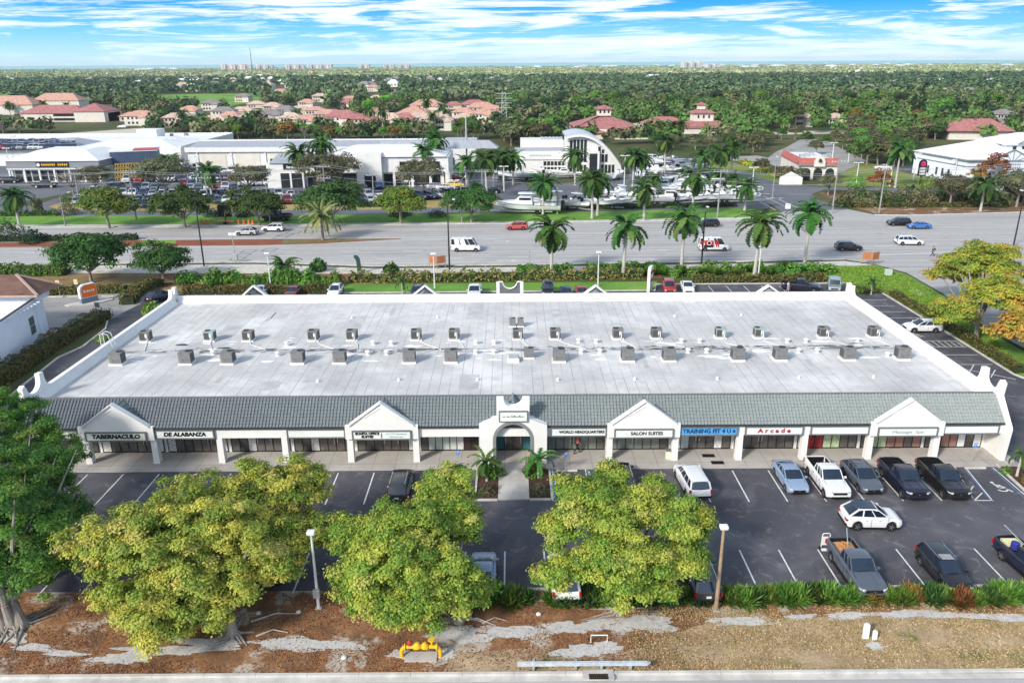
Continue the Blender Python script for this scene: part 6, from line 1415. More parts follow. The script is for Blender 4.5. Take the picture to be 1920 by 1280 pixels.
x,y,_=at(168,568);t=thing('monument_sign','white and orange monument sign on a grey base in the neighbouring car park','sign',(x,y,.1),R(56));t.scale=(.68,)*3
b=MB();b.prism([(-1.9,1.2),(1.9,1.2),(1.9,3.9),(1.6,4.25),(-.9,4.25),(-1.6,3.9),(-1.9,3.2)],-.45,.45,'y').build('sign_body',WHITE,t,bevel=.05)
MB().box(-1.85,1.85,-.5,.5,0,1.2).build('sign_base',M('slate_base',(.17,.22,.28),.7,.1,1),t)
pl=MB().prism([(-1.5,1.4),(1.8,1.4),(1.8,3.75),(1.5,4.05),(-.7,4.05),(-1.3,3.7),(-1.5,3.0)],-.49,-.452,'y').build('orange_face',M('orange_panel',(.85,.18,.02),.5,.05,1),t);text('bumped',.0001,SWH,pl,(0,0,0)) if 0 else None
b=MB();
for k in range(6): b.box(-1.1+k*.42,-.82+k*.42,-.53,-.49,2.5,2.5+(.5,.38,.5,.38,.38,.5)[k])
b.build('lettering',SWH,t)
o=MB().prism([(-2.9,-1.6),(-2.1,-2.),(1.5,-.8),(2.9,1.3),(2.6,1.8),(1.,1.5),(-2.2,-.5)],0,.16).build('sign_island',KERB);o.location=(x,y,.055);st(o,'kerbed gravel island below the orange monument sign','traffic island')
for u,v,l in((113,556,'left of two small yellow signs on posts before the dark hedge'),(147,554,'right of two small yellow signs on posts before the dark hedge')): sign_post(u,v,2.6,l,'small_sign',M('amber_plate',(.75,.55,.3),.6,.1,2),(.3,.4),white=False)
sign_post(188,603,2.8,'back of a grey stop sign at the tip of the long hedge','stop_sign',GREYTRIM,(.35,.35),white=False)
for k,(u,v) in enumerate(((105,557.5),(140,557),(205,556.5),(232,557))): x,y,_=at(u,v);o=MB().box(-1.1,1.1,-.12,.12,0,.14).build('wheel_stop',KERB);o.location=(x,y,.06);tag(o,'white wheel stop before the dark hedge in the neighbouring car park','wheel stop','wheel stops in the neighbouring car park')
x,y,_=at(675,512);t=thing('utility_cabinet','dark green curved topped utility marker beside the highway pavement','cabinet',(x,y,0),R(20));b=MB();b.prism([(-.4,0),(.4,0),(.1,2.6),(-.2,3.1),(-.8,3.2),(-.9,2.9),(-.5,2.2)],-.25,.25,'y').build('cabinet_body',M('dark_green_paint',(.05,.11,.09),.5,.1,2),t,bevel=.05)
x,y,_=at(442,493);t=thing('control_box','grey signal cabinet on a post beside the highway','cabinet',(x,y,0));MB().cyl((0,0,0),(0,0,5.6),.08).build('post',GALV,t);MB().box(-.45,.45,-.3,.3,.5,1.6).build('box',GALV,t,bevel=.02);MB().box(-.7,.7,-.06,0,5,5.5).build('panel',WHITE,t)
for u,v,l in((993,507,'slim grey marker post left of the first royal palm'),(910,505,'small white marker beside the highway')): x,y,_=at(u,v);tag(MB().tube([(x,y,0),(x,y,3.4 if u>950 else 1.2)],[.07,.06],6).build('marker_post',GALV),l,'post')
x,y,_=at(1738,480)
x,y,_=at(424,420);t=thing('message_board','black portable message board on an orange trailer with striped barrels','message board',(x,y,0));MB().box(-1.9,1.9,-.6,.6,.5,.75).build('trailer_frame',M('orange_paint',(.7,.2,.05),.5,.1,2),t);MB().box(-1.5,1.5,-.12,.12,1.6,4.2).build('display',BLK,t);MB().cyl((0,0,.7),(0,0,1.7),.12).build('mast',DARKM,t)
for s in(-1,1):MB().cyl((0,s*.7,.35),(0,s*.9,.35),.35,n=12).build('wheel',TYRE,t)
for k,dx in enumerate((-5.4,-4.3,-3.2,3.,4.1,5.2,6.1)): tag(MB().lathe([(.35,0),(.33,.35),(.28,.7),(.24,1.05),(.0,1.1)],10,(x+dx,y-.2,0)).build('traffic_drum',M('orange_paint',(.7,.2,.05))),'orange traffic barrel beside the black message board','traffic barrel','orange traffic barrels on the verge')
sign_post(1475,408,3.2,'pale round sign at the junction corner','round_sign',WHITE,(.6,.6),white=False)
sheet('concrete_pad',[(1703,545),(1720,543),(1738,552),(1722,555)],.075,KERB,'pale concrete pad in the lawn by the side street','pad')
x,y,_=at(1665,516);tag(MB().box(x-.5,x+.5,y-.4,y+.4,0,1.).build('utility_box',M('pale_green_box',(.5,.6,.5),.6,.08,1),bevel=.04),'pale green utility box on the corner lawn','utility box')
# ---- traffic
def road(kind,u,v,deg,color,label,scale=1): return car(kind,u,v,deg,color,label,None,.07,scale)
road('cross',463,441,178,'silver','grey hatchback on the highway left of the white off-road car')
road('suv',513,434,178,'white','white off-road style SUV on the far carriageway')
road('van',874,471,-2,'white','white passenger van with dark side windows on the highway')
road('suv',969,431,179,'orange-red','orange red SUV on the far carriageway');
road('sedan',1283,438,179,'black','black saloon half hidden by the middle royal palm')
road('suv',1327,425,179,'black','dark green black SUV near the boat yard verge')
road('suv',1590,470,-3,'black','black SUV on the near carriageway before the junction')
road('minivan',1703,459,-3,'white','white people carrier crossing the junction')
road('suv',1684,423,176,'black','black SUV next to the blue car on the far carriageway')
road('sedan',1722,429,177,'blue','bright blue saloon on the far carriageway')
def stripes(t,mk,c):
    b=MB()
    for x0,x1,m in((-1.8,-.1,0),(.25,.5,0),(.6,.85,0),(-2.4,-2.1,0)): b.prism([(x0,.9),(x1,.9),(x1-.25,2.1),(x0-.25,2.1)],-c['W']*.515,-c['W']*.5,'y')
    b.build('red_stripes',RED,t);b=MB();b.box(-2.0,-.3,-c['W']*.522,-c['W']*.516,.8,1.2);b.build('black_band',BLK,t)
    b=MB();n=14;P=[(-1.05+.42*math.cos(2*PI*k/n),1.62+.42*math.sin(2*PI*k/n)) for k in range(n)];b.prism(P,-c['W']*.53,-c['W']*.515,'y');o=b.build('round_emblem',WHITE,t);b=MB();b.prism([(-1.05+.3*math.cos(2*PI*k/n),1.62+.3*math.sin(2*PI*k/n)) for k in range(n)],-c['W']*.534,-c['W']*.53,'y').build('emblem_centre',BLK,o)
car('vanlogo',1337,470,-2,'white','white delivery van with red stripes and round emblem on its side',None,.07,1,maker=lambda:make_car('van',stripes))
car('pickup',520,413,176,'dark navy','dark blue pickup parked on the bright verge',None,.06,1.15)
# rear car park
for k,u,v,dg,c,l in(('cross',303,563,60,'dark navy','dark blue car parked by the left rear corner of the plaza'),('sedan',490,553,-92,'silver','silver car in the rear bays beside the leftmost gable'),('sedan',551,554,-92,'maroon','maroon car second in the left rear bays'),('cross',630,553,-90,'white','white car alone in the rear bays left of the lawn'),('cross',783,555,-90,'dark grey','dark car half hidden by the second rear gable'),('pickup',890,556,-90,'white','white vehicle behind the parapet left of the rear tower'),('jeep',1027,553,-92,'black','black off-roader behind the parapet right of the rear tower'),('sedan',1061,556,-90,'dark blue','dark saloon between black off-roader and red car'),('sedan',1090,555,-90,'red','dull red saloon left of the third rear gable'),('suv',1254,546,-97,'red','bright red SUV beside the pylon sign'),('sedan',1288,545,-95,'white','white saloon beside the bright red SUV'),('pickup',1500,545,-18,'dark navy','dark pickup parked sideways in the rear right bays'),('jeep',1563,545,-110,'grey-green','grey green hard top off-roader at the right rear corner')): car(k,u,v,dg,c,l)
# ---- boats
bl_=[(990,400,174,'cabin','largest white boat on a trailer at the left end of the boat yard',1.35),(1040,392,172,'console','white boat right behind the largest one',1.2),(1082,391,-60,'console','white boat bow to the road between two palms',1.),(1118,390,-25,'console','white boat pointing right behind the tall yard palm',1.05),(1148,388,-20,'console','second white boat pointing right behind the tall yard palm',1.),(1205,384,175,'cabin','long white boat with dark stripe behind the staked palm',1.3),(1252,382,-10,'cabin','pale boat right of the long striped one',1.1),(1290,381,-8,'console','white boat behind the dark palm trunk',1.05),(1322,380,-8,'console','pale boat before the stacked row',1.1),(1352,380,-8,'open','pale hull right of the stacked row',1.2),(1375,380,-6,'cabin','rightmost white boat by the junction corner',1.15),
 (1135,374,10,'console','white boat in the second row by the tall palm',1.),(1165,372,100,'cabin','white covered boat seen from behind in the second row',.9),(1245,363,174,'cabin','white boat in the second row behind the small palm',1.2),(1300,364,176,'cabin','long white boat in the second row',1.35),(1345,366,176,'console','white boat in the second row near the right lamp',1.2),(1385,368,-5,'console','white boat at the right of the second row',1.2),
 (1158,336,60,'open','open boat hull beside the arched showroom',1.),(1200,332,80,'console','upright white boat at the yard gate',1.),(1222,330,-70,'cabin','white boat facing the gate, left of the driveway',1.15),(1250,325,-40,'console','white boat with dark engines at the back of the yard',1.),(1272,322,20,'cabin','white cabin boat at the back of the yard',1.1),(1300,322,20,'console','white boat at the back right of the yard',1.1),(1275,342,10,'open','small pale boat beside the driveway',1.),(1295,348,8,'console','white boat between driveway and second row',1.),
 (975,338,178,'console','pale aqua boat before the low showroom wing',1.3),(1018,330,176,'open','small white boat before the showroom windows',1.),(1060,334,178,'cabin','white boat under the showroom palm',.9),(1215,310,160,'console','farthest white boat behind the yard',1.),(1240,306,200,'open','farthest open boat behind the yard',1.)]
for u,v,dg,k,l,s in bl_: boat(u,v,dg,l,k,(.72,.77,.77) if 'pale' in l else (.76,.77,.77),trailer=True,scale=s)
for i,(u,v) in enumerate(((955,330),(940,340),(925,325),(1240,302),(1262,303),(1222,300))): x,y,_=at(u,v);far_car(('sedan','suv')[i%2],x,y,R(90+i*3),'%s car parked behind the boat yard palms'%ORD[i].replace('leftmost','first'),('white','dark grey','white','black','silver','white')[i],'cars parked around the boat yard')
# ---- dealership cars
def row(p0,p1,n,ang_,desc,grp,kinds=('suv','sedan','cross','pickup','suv','jeep'),cols=('black','white','dark grey','silver','white','dark blue','grey','black','white','red'),z=.05,seed=1,drop=0.):
    rg=random.Random(seed);A=at(*p0,z=z) if z>1 else at(*p0);B=at(*p1,z=z) if z>1 else at(*p1)
    for i in range(n):
        if rg.random()<drop:continue
        f=i/(n-1) if n>1 else 0;c=rg.choice(cols);k=rg.choice(kinds)
        far_car(k,A[0]+(B[0]-A[0])*f,A[1]+(B[1]-A[1])*f+rg.uniform(-.3,.3),R(ang_+rg.uniform(-3,3)),'%s %s, %s %s'%(c,KN[k],nth(i).replace(' from the left',''),desc),c,grp,z)
DG_='cars for sale on the dealership forecourt'
row((146,384),(312,390),10,-72,'in the lowest forecourt row before the dry grass island',DG_,seed=33)
row((345,350),(500,347),11,-72,'in the row behind the young palm',DG_,seed=34)
row((345,338),(495,335),11,-75,'in the row nearest the garage apron',DG_,seed=35)
row((350,372),(480,370),9,-72,'in the row right of the widest wispy tree',DG_,seed=36)
row((150,377),(318,384),10,-72,'in the front forecourt row before the wispy trees',DG_,seed=3)
row((178,365),(325,370),9,-72,'in the second forecourt row before the wispy trees',DG_,seed=4)
row((208,357),(440,356),15,-72,'in the long third forecourt row',DG_,seed=5,drop=.08)
row((240,342),(385,340),8,-75,'in the fourth forecourt row behind the wispy trees',DG_,seed=6)
row((350,326),(492,324),11,-85,'before the garage doors',DG_,seed=7)
row((410,380),(440,379),3,-72,'beside the young palm lamp',DG_,seed=8)
row((500,381),(578,381),5,-68,'in the front row below the service sign',DG_,seed=9)
row((500,370),(590,370),5,-68,'in the second row below the service sign',DG_,seed=10)
row((655,380),(735,379),5,-68,'in the front row before the white tower',DG_,cols=('white','blue','silver','white','dark blue'),seed=11)
row((655,370),(710,370),4,-68,'in the second row before the white tower',DG_,seed=12)
row((792,374),(872,366),6,-50,'in the angled row at the avenue',DG_,cols=('silver','black','white','maroon','silver','dark blue'),seed=13)
for u,v,dg,c,k,l in((855,326,180,'white','suv','white SUV topmost of the column beside the avenue of palms'),(855,338,0,'red','sedan','red sports saloon beside the avenue of palms'),(853,351,0,'yellow','sedan','yellow sports car beside the avenue of palms'),(836,356,0,'white','sedan','white car left of the yellow one'),(818,354,10,'silver','sedan','silver car second left of the yellow one'),(710,353,-75,'blue','suv','blue SUV parked before the white showroom tower'),(682,357,-70,'dark blue','sedan','dark blue car at the foot of the white tower'),(762,347,170,'black','suv','black car displayed before the showroom columns'),(735,346,175,'silver','suv','silver car displayed before the showroom columns'),(488,322,-80,'white','suv','white SUV at the left wall of the service wing'),(85,352,4,'black','pickup','large black truck at the dealership entrance kerb'),(20,343,5,'black','suv','black car under the canopy at the left edge'),(55,337,5,'black','suv','black car before the left showroom windows'),(920,362,178,'black','sedan','dark car under the avenue palms'),(1655,318,170,'white','sedan','white car beside the woods right of the restaurant'),(1880,362,175,'silver','sedan','pale car below the orange russet tree'),(1915,362,175,'silver','sedan','second pale car below the orange russet tree'),(230,240,175,'white','sedan','white car on the road behind the dealership'),(165,382,0,'black','jeep','black off-roader at the corner of the front forecourt row')):
    x,y,_=at(u,v);far_car(k,x,y,R(dg),l,c,None)
# ================================================================ buildings beyond the highway
def S_(y): return dist(y)/F
ROOFW=M('white_metal_roof',(.76,.76,.76),.5,.05,.2,world=True);ROOFG=M('grey_metal_roof',(.36,.38,.42),.45,.1,.3,sc3=(8,1,1));GREYF=M('grey_fascia',(.24,.26,.29),.6,.08,.4)
def clay(nm,c): return M(nm,c,.8,.22,.6,sc3=(1,1,4),world=True)
CLAY=clay('red_roof_tile',(.42,.175,.165));CLAYO=clay('orange_roof_tile',(.58,.33,.25));CLAYB=clay('brown_roof_tile',lin(112,84,74));CLAYG=clay('grey_roof_tile',lin(140,134,132));CLAYT=clay('tan_roof_tile',lin(204,178,160))
WALLP=M('peach_wall',(.62,.50,.40),.85,.06,.4,world=True);WALLC=M('cream_wall',(.68,.64,.57),.85,.06,.4,world=True)
WIN=M('dark_window',(.03,.035,.04),.1,.2,1,0,.5)
class Bd:
    def __init__(s,name,label,u,v,rz=0,cat='building',group=None):
        x,y,_=at(u,v);s.k=S_(y);s.t=thing(name,label,cat,(x,y,0),R(rz),group)
    def box(s,nm,mat,x0,x1,y0,y1,z0,z1,par=None): return MB().box(x0,x1,y0,y1,z0,z1).build(nm,mat,par or s.t)
    def hip(s,nm,mat,x0,x1,y0,y1,z0,z1,inset=None,ov=.6,par=None,ridge='x'):
        x0-=ov;x1+=ov;y0-=ov;y1+=ov;d=inset if inset is not None else min(x1-x0,y1-y0)/2*.98;b=MB()
        if (x1-x0)>=(y1-y0): r=[(x0+d,(y0+y1)/2,z1),(x1-d,(y0+y1)/2,z1)]
        else: r=[((x0+x1)/2,y0+d,z1),((x0+x1)/2,y1-d,z1)]
        B=[b.pt(p) for p in((x0,y0,z0),(x1,y0,z0),(x1,y1,z0),(x0,y1,z0))];q=[b.pt(p) for p in((x0,y0,z0-.25),(x1,y0,z0-.25),(x1,y1,z0-.25),(x0,y1,z0-.25))];T=[b.pt(p) for p in r]
        if (x1-x0)>=(y1-y0): fs=[(B[0],B[1],T[1],T[0]),(B[1],B[2],T[1]),(B[2],B[3],T[0],T[1]),(B[3],B[0],T[0])]
        else: fs=[(B[0],B[1],T[0]),(B[1],B[2],T[1],T[0]),(B[2],B[3],T[1]),(B[3],B[0],T[0],T[1])]
        for f in fs:b.face(f)
        for k in range(4): b.face((q[k],q[(k+1)%4],B[(k+1)%4],B[k]))
        b.face(q[::-1]);return b.build(nm,mat,par or s.t)
    def trunc(s,nm,mat,x0,x1,y0,y1,z0,z1,d):
        b=MB();L=[b.pt(p) for p in((x0,y0,z0),(x1,y0,z0),(x1,y1,z0),(x0,y1,z0))];T=[b.pt(p) for p in((x0+d,y0+d,z1),(x1-d,y0+d,z1),(x1-d,y1-d,z1),(x0+d,y1-d,z1))]
        for k in range(4): b.face((L[k],L[(k+1)%4],T[(k+1)%4],T[k]))
        b.face(T);b.face(L[::-1]);return b.build(nm,mat,s.t)
    def wins(s,x0,x1,n,z0,z1,y=0,w=None,nm='window',mat=None,par=None):
        st_=(x1-x0)/n;w=w or st_*.6
        for i in range(n):
            c=x0+st_*(i+.5);f=MB().box(c-w/2-.1,c+w/2+.1,y-.06,y+.02,z0-.1,z1+.1).build(nm,WHITE,par or s.t);MB().box(c-w/2,c+w/2,y-.1,y-.062,z0,z1).build('pane',mat or WIN,f)
# white building with brown tile roof at the left
t=thing('bank_building','white building with a brown tiled hip roof at the left edge','building',(-62,99.6,0));
def wp(mb,nm,mat,par=None): o=mb.build(nm,mat,par or t);return o
th=math.atan2(2.5,15.4)
t.rotation_euler=(0,0,-0.0)
ex=lambda y:(0+ -(y)*-.0)
b=MB();b.prism([(0,0),(2.6,-16.5),(4.3,-27),(-26,-27),(-26,0)],0,4.9);wp(b,'wall',SHADESTUC)
b=MB();b.prism([(.12,.1),(2.72,-16.5),(4.42,-27.1),(4.15,-27.1),(2.45,-16.5),(-.15,.1)],4.9,5.25);wp(b,'parapet',SHADESTUC);b=MB();b.prism([(.16,.1),(2.76,-16.5),(4.46,-27.1),(4.10,-27.1),(2.41,-16.5),(-.2,.1)],5.255,5.33);wp(b,'parapet_cap',DARKM)
b=MB()
for k in range(26): b.box(-24,1.5+k*.05,-3.2-k*.9,-2.9-k*.9,4.91,5.03)
wp(b,'ribbed_roof',ROOFW)
b=MB();b.prism([(.6,.8),(-9,.8),(-9,-2.6),(1.0,-2.6)],4.9,5.9);wp(b,'roof_block',SHADESTUC)
b=MB();P=[(1.9,1.9,5.9),(1.6,-3.4,5.9),(-14,-3.4,5.9),(-14,1.9,5.9),(-2.2,-.8,8.0),(-12,-.8,8.0)];i=[b.pt(p) for p in P]
for f in((i[0],i[1],i[4]),(i[1],i[2],i[5],i[4]),(i[3],i[0],i[4],i[5]),(i[2],i[3],i[5])):b.face(f)
b.face((i[3],i[2],i[1],i[0]));wp(b,'tiled_roof',CLAYB)
b=MB();b.beam((1.6,-3.4,5.95),(-2.2,-.8,8.05),.3,.16);b.beam((1.9,1.9,5.95),(-2.2,-.8,8.05),.3,.16);b.beam((1.6,-3.45,5.85),(-14,-3.45,5.85),.16,.2);wp(b,'hip_trim',M('roof_trim_tan',(.48,.34,.28),.8,.08,2))
def wallwin(y0,y1,z0,z1):
    xx=lambda y:-y*2.6/16.5+.02
    f=MB();f.prism([(xx(y0)+.05,y0),(xx(y1)+.05,y1),(xx(y1)-.1,y1),(xx(y0)-.1,y0)],z0-.08,z1+.08);f=f.build('window',WHITE,t)
    for a,c in((z0,(z0+z1)/2-.04),((z0+z1)/2+.04,z1)):
        g=MB();g.prism([(xx(y0-.1)+.08,y0-.1),(xx(y1+.1)+.08,y1+.1),(xx(y1+.1)+.0,y1+.1),(xx(y0-.1)+.0,y0-.1)],a,c);g.build('pane',M('grey_pane',(.10,.13,.14),.15,.2,2),f)
wallwin(-3.6,-5.2,1.2,3.4);wallwin(-13.8,-15.4,1.2,3.4)
MB().tube([(.55,-2.7,4.8),(.55,-2.7,.2)],[.05,.05],6).build('downpipe',WHITE,t)
MB().box(-3,-2.6,-.4,0,7.,7.9).build('chimney',CLAYB,t)
# dealership : left showroom
B=Bd('showroom','low grey fronted showroom with white hip roof and a black sign at the left','building' and 18,343,0) if 0 else Bd('showroom','low grey fronted showroom with white hip roof and a black sign at the left',20,343)
W=(186-18)*B.k;h0=4.2;h1=6.4
B.box('wall',WHITE,0,W,1.5,24,0,h0);B.box('fascia',GREYF,-.4,W+.4,.3,24.5,h0,h1);B.box('fascia_trim',WHITE,-.5,W+.5,.25,24.6,h0-.3,h0-.003);B.trunc('roof',ROOFW,-.8,W+.8,-.1,25,h1+.003,h1+2.6,7)
for k in range(7): B.box('column',WHITE,k*W/6-.25,k*W/6+.25,.4,.9,0,h0-.3)
B.wins(1,W-1,10,.3,3.4,1.5,w=2.2)
s_=B.box('signboard',BLK,W*.32,W*.68,.1,.3,h0+.45,h1-.35);text('Bonita',.0001,YEL,s_,(0,0,0)) if 0 else None
b=MB()
for k in range(13):
    if k!=7:b.box(W*.38+k*.62,W*.38+.42+k*.62,.02,.1,h0+.85,h0+1.4)
b.build('lettering',YEL,s_);MB().prism([(W*.345+.5*math.cos(a),h0+1.1+.5*math.sin(a)) for a in[R(30*i) for i in range(12)]],.02,.1,'y').build('emblem',SWH,s_)
# main deck building
B=Bd('parking_deck','large white flat roofed building with a roof car park behind the left showroom',-260,313)
k=B.k;hz=5.6;W=at(296,290,hz)[0]-at(-260,313)[0]
B.box('wall',WHITE,0,W,0,56,0,hz);B.box('parapet',WHITE,0,W,55,56.2,hz+.003,hz+1.);B.box('parapet',WHITE,W-.3,W+.3,0,55,hz+.003,hz+.9);B.box('stair_tower',WHITE,W-34,W-26,42,50,hz+.003,hz+3.4);
B.trunc('pitched_roof',ROOFG,W-58,W-42,14,30,hz+.003,hz+2.,6);B.trunc('white_roof',ROOFW,W-38,W-2,2,34,hz+.003,hz+2.2,9)
for i in range(6): B.box('roof_vent',GREYF,W-30+i*5,W-28.8+i*5,50+i*2,51+i*2,hz+.003,hz+1.)
DZ=hz+.01
for r in range(4):
    row((-40,281-r*3.4),(140,280-r*3.4),19,-70,'in roof car park row %s'%('one','two','three','four')[r],'cars parked on the dealership roof',kinds=('suv','sedan','cross'),cols=('dark blue','black','white','silver','grey','blue','red','white'),z=DZ,seed=20+r)
# yellow racks and blue fascia wing
B=Bd('display_wing','angled wing with blue grey fascia and reddish roof edge above yellow racks',212,336,19)
W=130*B.k*.62;B.box('fascia',M('blue_fascia',(.07,.10,.17),.5,.1,1),0,W,1.5,14,4.6,8.0);B.box('roof',ROOFW,-.4,W+.4,1.3,14.4,8.003,8.35);B.box('roof_edge',RED,W*.5,W+.3,1.2,8,8.36,8.5);B.box('wall',WHITE,.4,W-.4,3.5,13,0,4.6)
for i in range(4): B.box('column',WHITE,i*W/3-.3,i*W/3+.3,1.6,2.2,0,4.6)
STRP=None
MUST=M('mustard_paint',(.48,.32,.06),.6,.15,1)
def rack(u,v,n,rz,label,w,grp='yellow and black striped racks'):
    t=thing('yellow_rack',label,'rack',at(u,v),R(rz),grp);MB().box(0,w,0,.5,.2,1.15).build('panel',MUST,t)
    b=MB()
    for i in range(int(w/.75)): b.prism([(i*.75+.1,.32),(i*.75+.48,.32),(i*.75+.70,1.0),(i*.75+.34,1.0)],-.03,-.002,'y')
    b.build('stripes',BLK,t)
    MB().box(-.05,w+.05,-.05,.55,1.153,1.28).build('rail',MUST,t);return t
for i,w in enumerate((10.5,12,13,13.5)):
    rack(216+i*1.5,340,0,19,'striped yellow rack, %s of the tiers before the angled wing'%('lowest','second','third','top')[i],w).location.z=i*1.32
for i in range(8): rack(372+(i%4)*15,272-(i//4)*6.5,0,3,'%s yellow box in the two tier stack beyond the garage roof'%ORD[i].replace('leftmost','first'),4.6 if 1 else 0,'yellow boxes beyond the garage')
# garage block
B=Bd('service_garage','long white service garage with grey roof and tall doors behind the forecourt',356,321)
k=B.k;W=(870-356)*k;B.box('wall',WHITE,0,W,0,26,0,7.2);b=MB();b.prism([(-.6,7.203),(13,8.7),(26.6,7.203)],-.4,W+.4,'x').build('roof',ROOFG,B.t);B.box('ridge_cap',WHITE,-.4,W+.4,12.6,13.4,8.6,9.0);B.box('eaves_band',WHITE,-.5,W+.5,-.75,-.3,6.2,7.7)
for i in range(6):
    x=4.5+i*11.3;dk=i in(2,3);f=B.box('garage_door',WALLC,x,x+8.2,-.12,-.02,.1,5.5)
    if dk: MB().box(x+.2,x+8.,-.18,-.125,.1,3.9).build('door_opening',WIN,f)
    B.box('pilaster',WHITE,x-1.6,x-1.0,-.3,-.0,0,6.2)
B.box('window',WIN,1.2,2.2,-.1,0,1,2.4);
B=Bd('showroom','small white block with ribbed grey roof right of the garage',838,322);B.box('wall',WHITE,0,9.5,0,14,0,7.8);b=MB();b.prism([(-.3,7.803),(7,10.3),(14.3,7.803)],-.3,9.8,'x').build('roof',ROOFG,B.t);B.box('window',WIN,1.0,2.6,-.05,.02,2,4.5)
# main showroom
B=Bd('showroom','white dealership showroom with a square tower and dark glass front',503,353)
k=B.k;W=(832-503)*k
B.box('service_wing',WHITE,0,10.5,0,20,0,7.);B.box('service_opening',WIN,3.9,6.4,-.08,0,.1,4.2);B.box('service_opening',WIN,7.0,10.,-.08,0,.1,4.2);s_=B.box('signboard',BLK,4.9,9.6,-.15,-.0,5.2,6.8);text('Service',1.0,SWH,s_,(7.25,-.17,5.9),bold=.03)
B.box('wall',WHITE,10.5,W,2.2,24,0,4.2);B.wins(11,W-1,11,.3,3.7,2.2,w=3.4);B.box('fascia',WHITE,10.5,W+.5,.4,24.5,4.2,5.4);s_=B.box('sign_band',BLK,38,W-1,.2,.4,5.4,7.2)
B.box('upper_fascia',WHITE,10.5,W+.5,.45,24.5,5.403,8.6);text('Bonita Springs',1.1,SWH,s_,(W-8,.18,6.2),bold=.03) if 0 else text('Bonita Beach',1.,SWH,s_,(W-8,.18,6.2),bold=.02)
B.trunc('roof',ROOFW,16,W+1,-.3,22,8.603,10.8,8);tw=(672-503)*k;B.box('tower',WHITE,tw,tw+7.2,-1.4,6,0,9.6);B.box('tower_opening',WIN,tw+2.2,tw+5.4,-1.46,-1.4,.2,3.6)
B.trunc('rear_roof',ROOFG,27,46,20,27,8.7,10.9,3);B.trunc('rear_roof',ROOFG,48,66,20,27,8.7,10.9,3);b=MB();b.prism([(-.5,7.003),(10,8.6),(20,7.003)],1,14,'x').build('grey_roof',ROOFG,B.t)
for i in range(5): B.box('column',WHITE,tw+10+i*5.2,tw+10.7+i*5.2,.5,1.1,0,4.2)
B.box('sign_letters_block',WHITE,W+.5,W+1.5,.4,20,0,8.4)
# boat showroom with arched roof
B=Bd('boat_showroom','boat showroom with tall glass front under a sweeping arched silver roof',1062,330)
k=B.k;W=(1166-1062)*k
arc=[(0,12.0)]+[(W*f,12.0+1.4*math.sin(f*PI*.9)*1.1-10.4*max(0,f-.1)**2*1.15) for f in[i/12 for i in range(1,13)]]
arc=[(x,max(z,2.2)) for x,z in arc]
b=MB();b.prism([(0,0)]+[(x,z-.6) for x,z in arc]+[(W,0)],0,13,'y').build('wall',WHITE,B.t)
b=MB();b.prism([(x-.6,z+.0) for x,z in arc]+[(x-.6,z+.55) for x,z in arc[::-1]],-1.6,14,'y').build('arched_roof',M('silver_roof',(.50,.53,.58),.35,.06,1),B.t)
b=MB();b.prism([(x-.6,z-.7) for x,z in arc]+[(x-.6,z-.02) for x,z in arc[::-1]],-1.7,-1.0,'y').build('roof_edge',WHITE,B.t)
for i in range(14):
    x=.9+i*(W-2.)/14;zt=np.interp(x+.8,[a[0] for a in arc],[a[1] for a in arc])-1.6
    for z0,z1 in((.8,3.4),(4.2,6.6),(6.9,min(zt,11.))):
        if z1-z0>.8 and z1<=zt and not(5.6<x<9): B.box('window',WIN,x,x+(W-2)/14-.28,-.08,-.0,z0,z1)
B.box('entrance_tower',WHITE,6.2,10.,-2.,0,0,7.6);B.box('tower_glass',WIN,6.9,9.3,-2.08,-2.,.6,7.)
B=Bd('boat_showroom','low white wing of the boat showroom with roof plant and square windows',966,327)
W=(1064-966)*B.k;B.box('wall',WHITE,0,W,0,22,0,5.2);B.box('parapet',WHITE,-.3,W,-.4,0,4.6,7.2);B.box('roof_band',ROOFG,0,W,4,20,5.203,6.4);B.box('upper_wall',WHITE,2,W,20,32,0,8.6)
for i in range(9): f=B.box('window',WIN,9+i*1.15,9.9+i*1.15,-.08,0,2.7,4.);B.box('window',WIN,9+i*1.15,9.9+i*1.15,-.08,0,.8,2.2)
for i in range(6): B.box('roof_unit',GALV,9+i*1.3,9.9+i*1.3,24,25.5,8.603,9.4)
s_=B.box('signboard',PALEG,4,12,-.46,-.4,5.1,6.8);b=MB()
for i in range(14): b.box(4.6+i*.5,4.9+i*.5,-.5,-.46,5.6,6.1)
b.build('lettering',SG,s_)
# small restaurant
B=Bd('restaurant','small cream restaurant with arches, bell gable and red mansard at the junction',1495,337,-6)
W=(1568-1497)*B.k;B.box('wall',WALLC,0,W,0,24,0,4.4);B.box('flat_roof',WHITE,.6,W-.6,.8,24,4.403,5.6)
b=MB();b.prism([(-.5,4.41),(-.5,4.7),(.6,6.3),(.75,6.3),(.75,4.41)],-.2,W+.2,'x').build('mansard',M('salmon_tile',(.42,.12,.10),.7,.15,1),B.t);b=MB();b.prism([(-.3,4.41),(-.3,4.7),(.7,6.3),(.7,4.41)],.8,24,'y').build('mansard',M('salmon_tile',(.5,.1,.1)),B.t);B.box('eaves',GREYF,-.6,W+.4,-.7,-.5,4.2,4.5)
b=MB();P=[(W*.36,4.0),(W*.36,5.4),(W*.39,6.2),(W*.44,6.9),(W*.5,7.2),(W*.56,6.9),(W*.61,6.2),(W*.64,5.4),(W*.64,4.0)];b.prism(P,-1.1,-.72,'y').build('bell_gable',WALLC,B.t)
b=MB();b.lathe([(.0,0),(.55,.05),(.45,.6),(.2,.9),(0,.95)],10,(W*.5,-1.25,5.4));b.build('bell_emblem',DARKM,B.t)
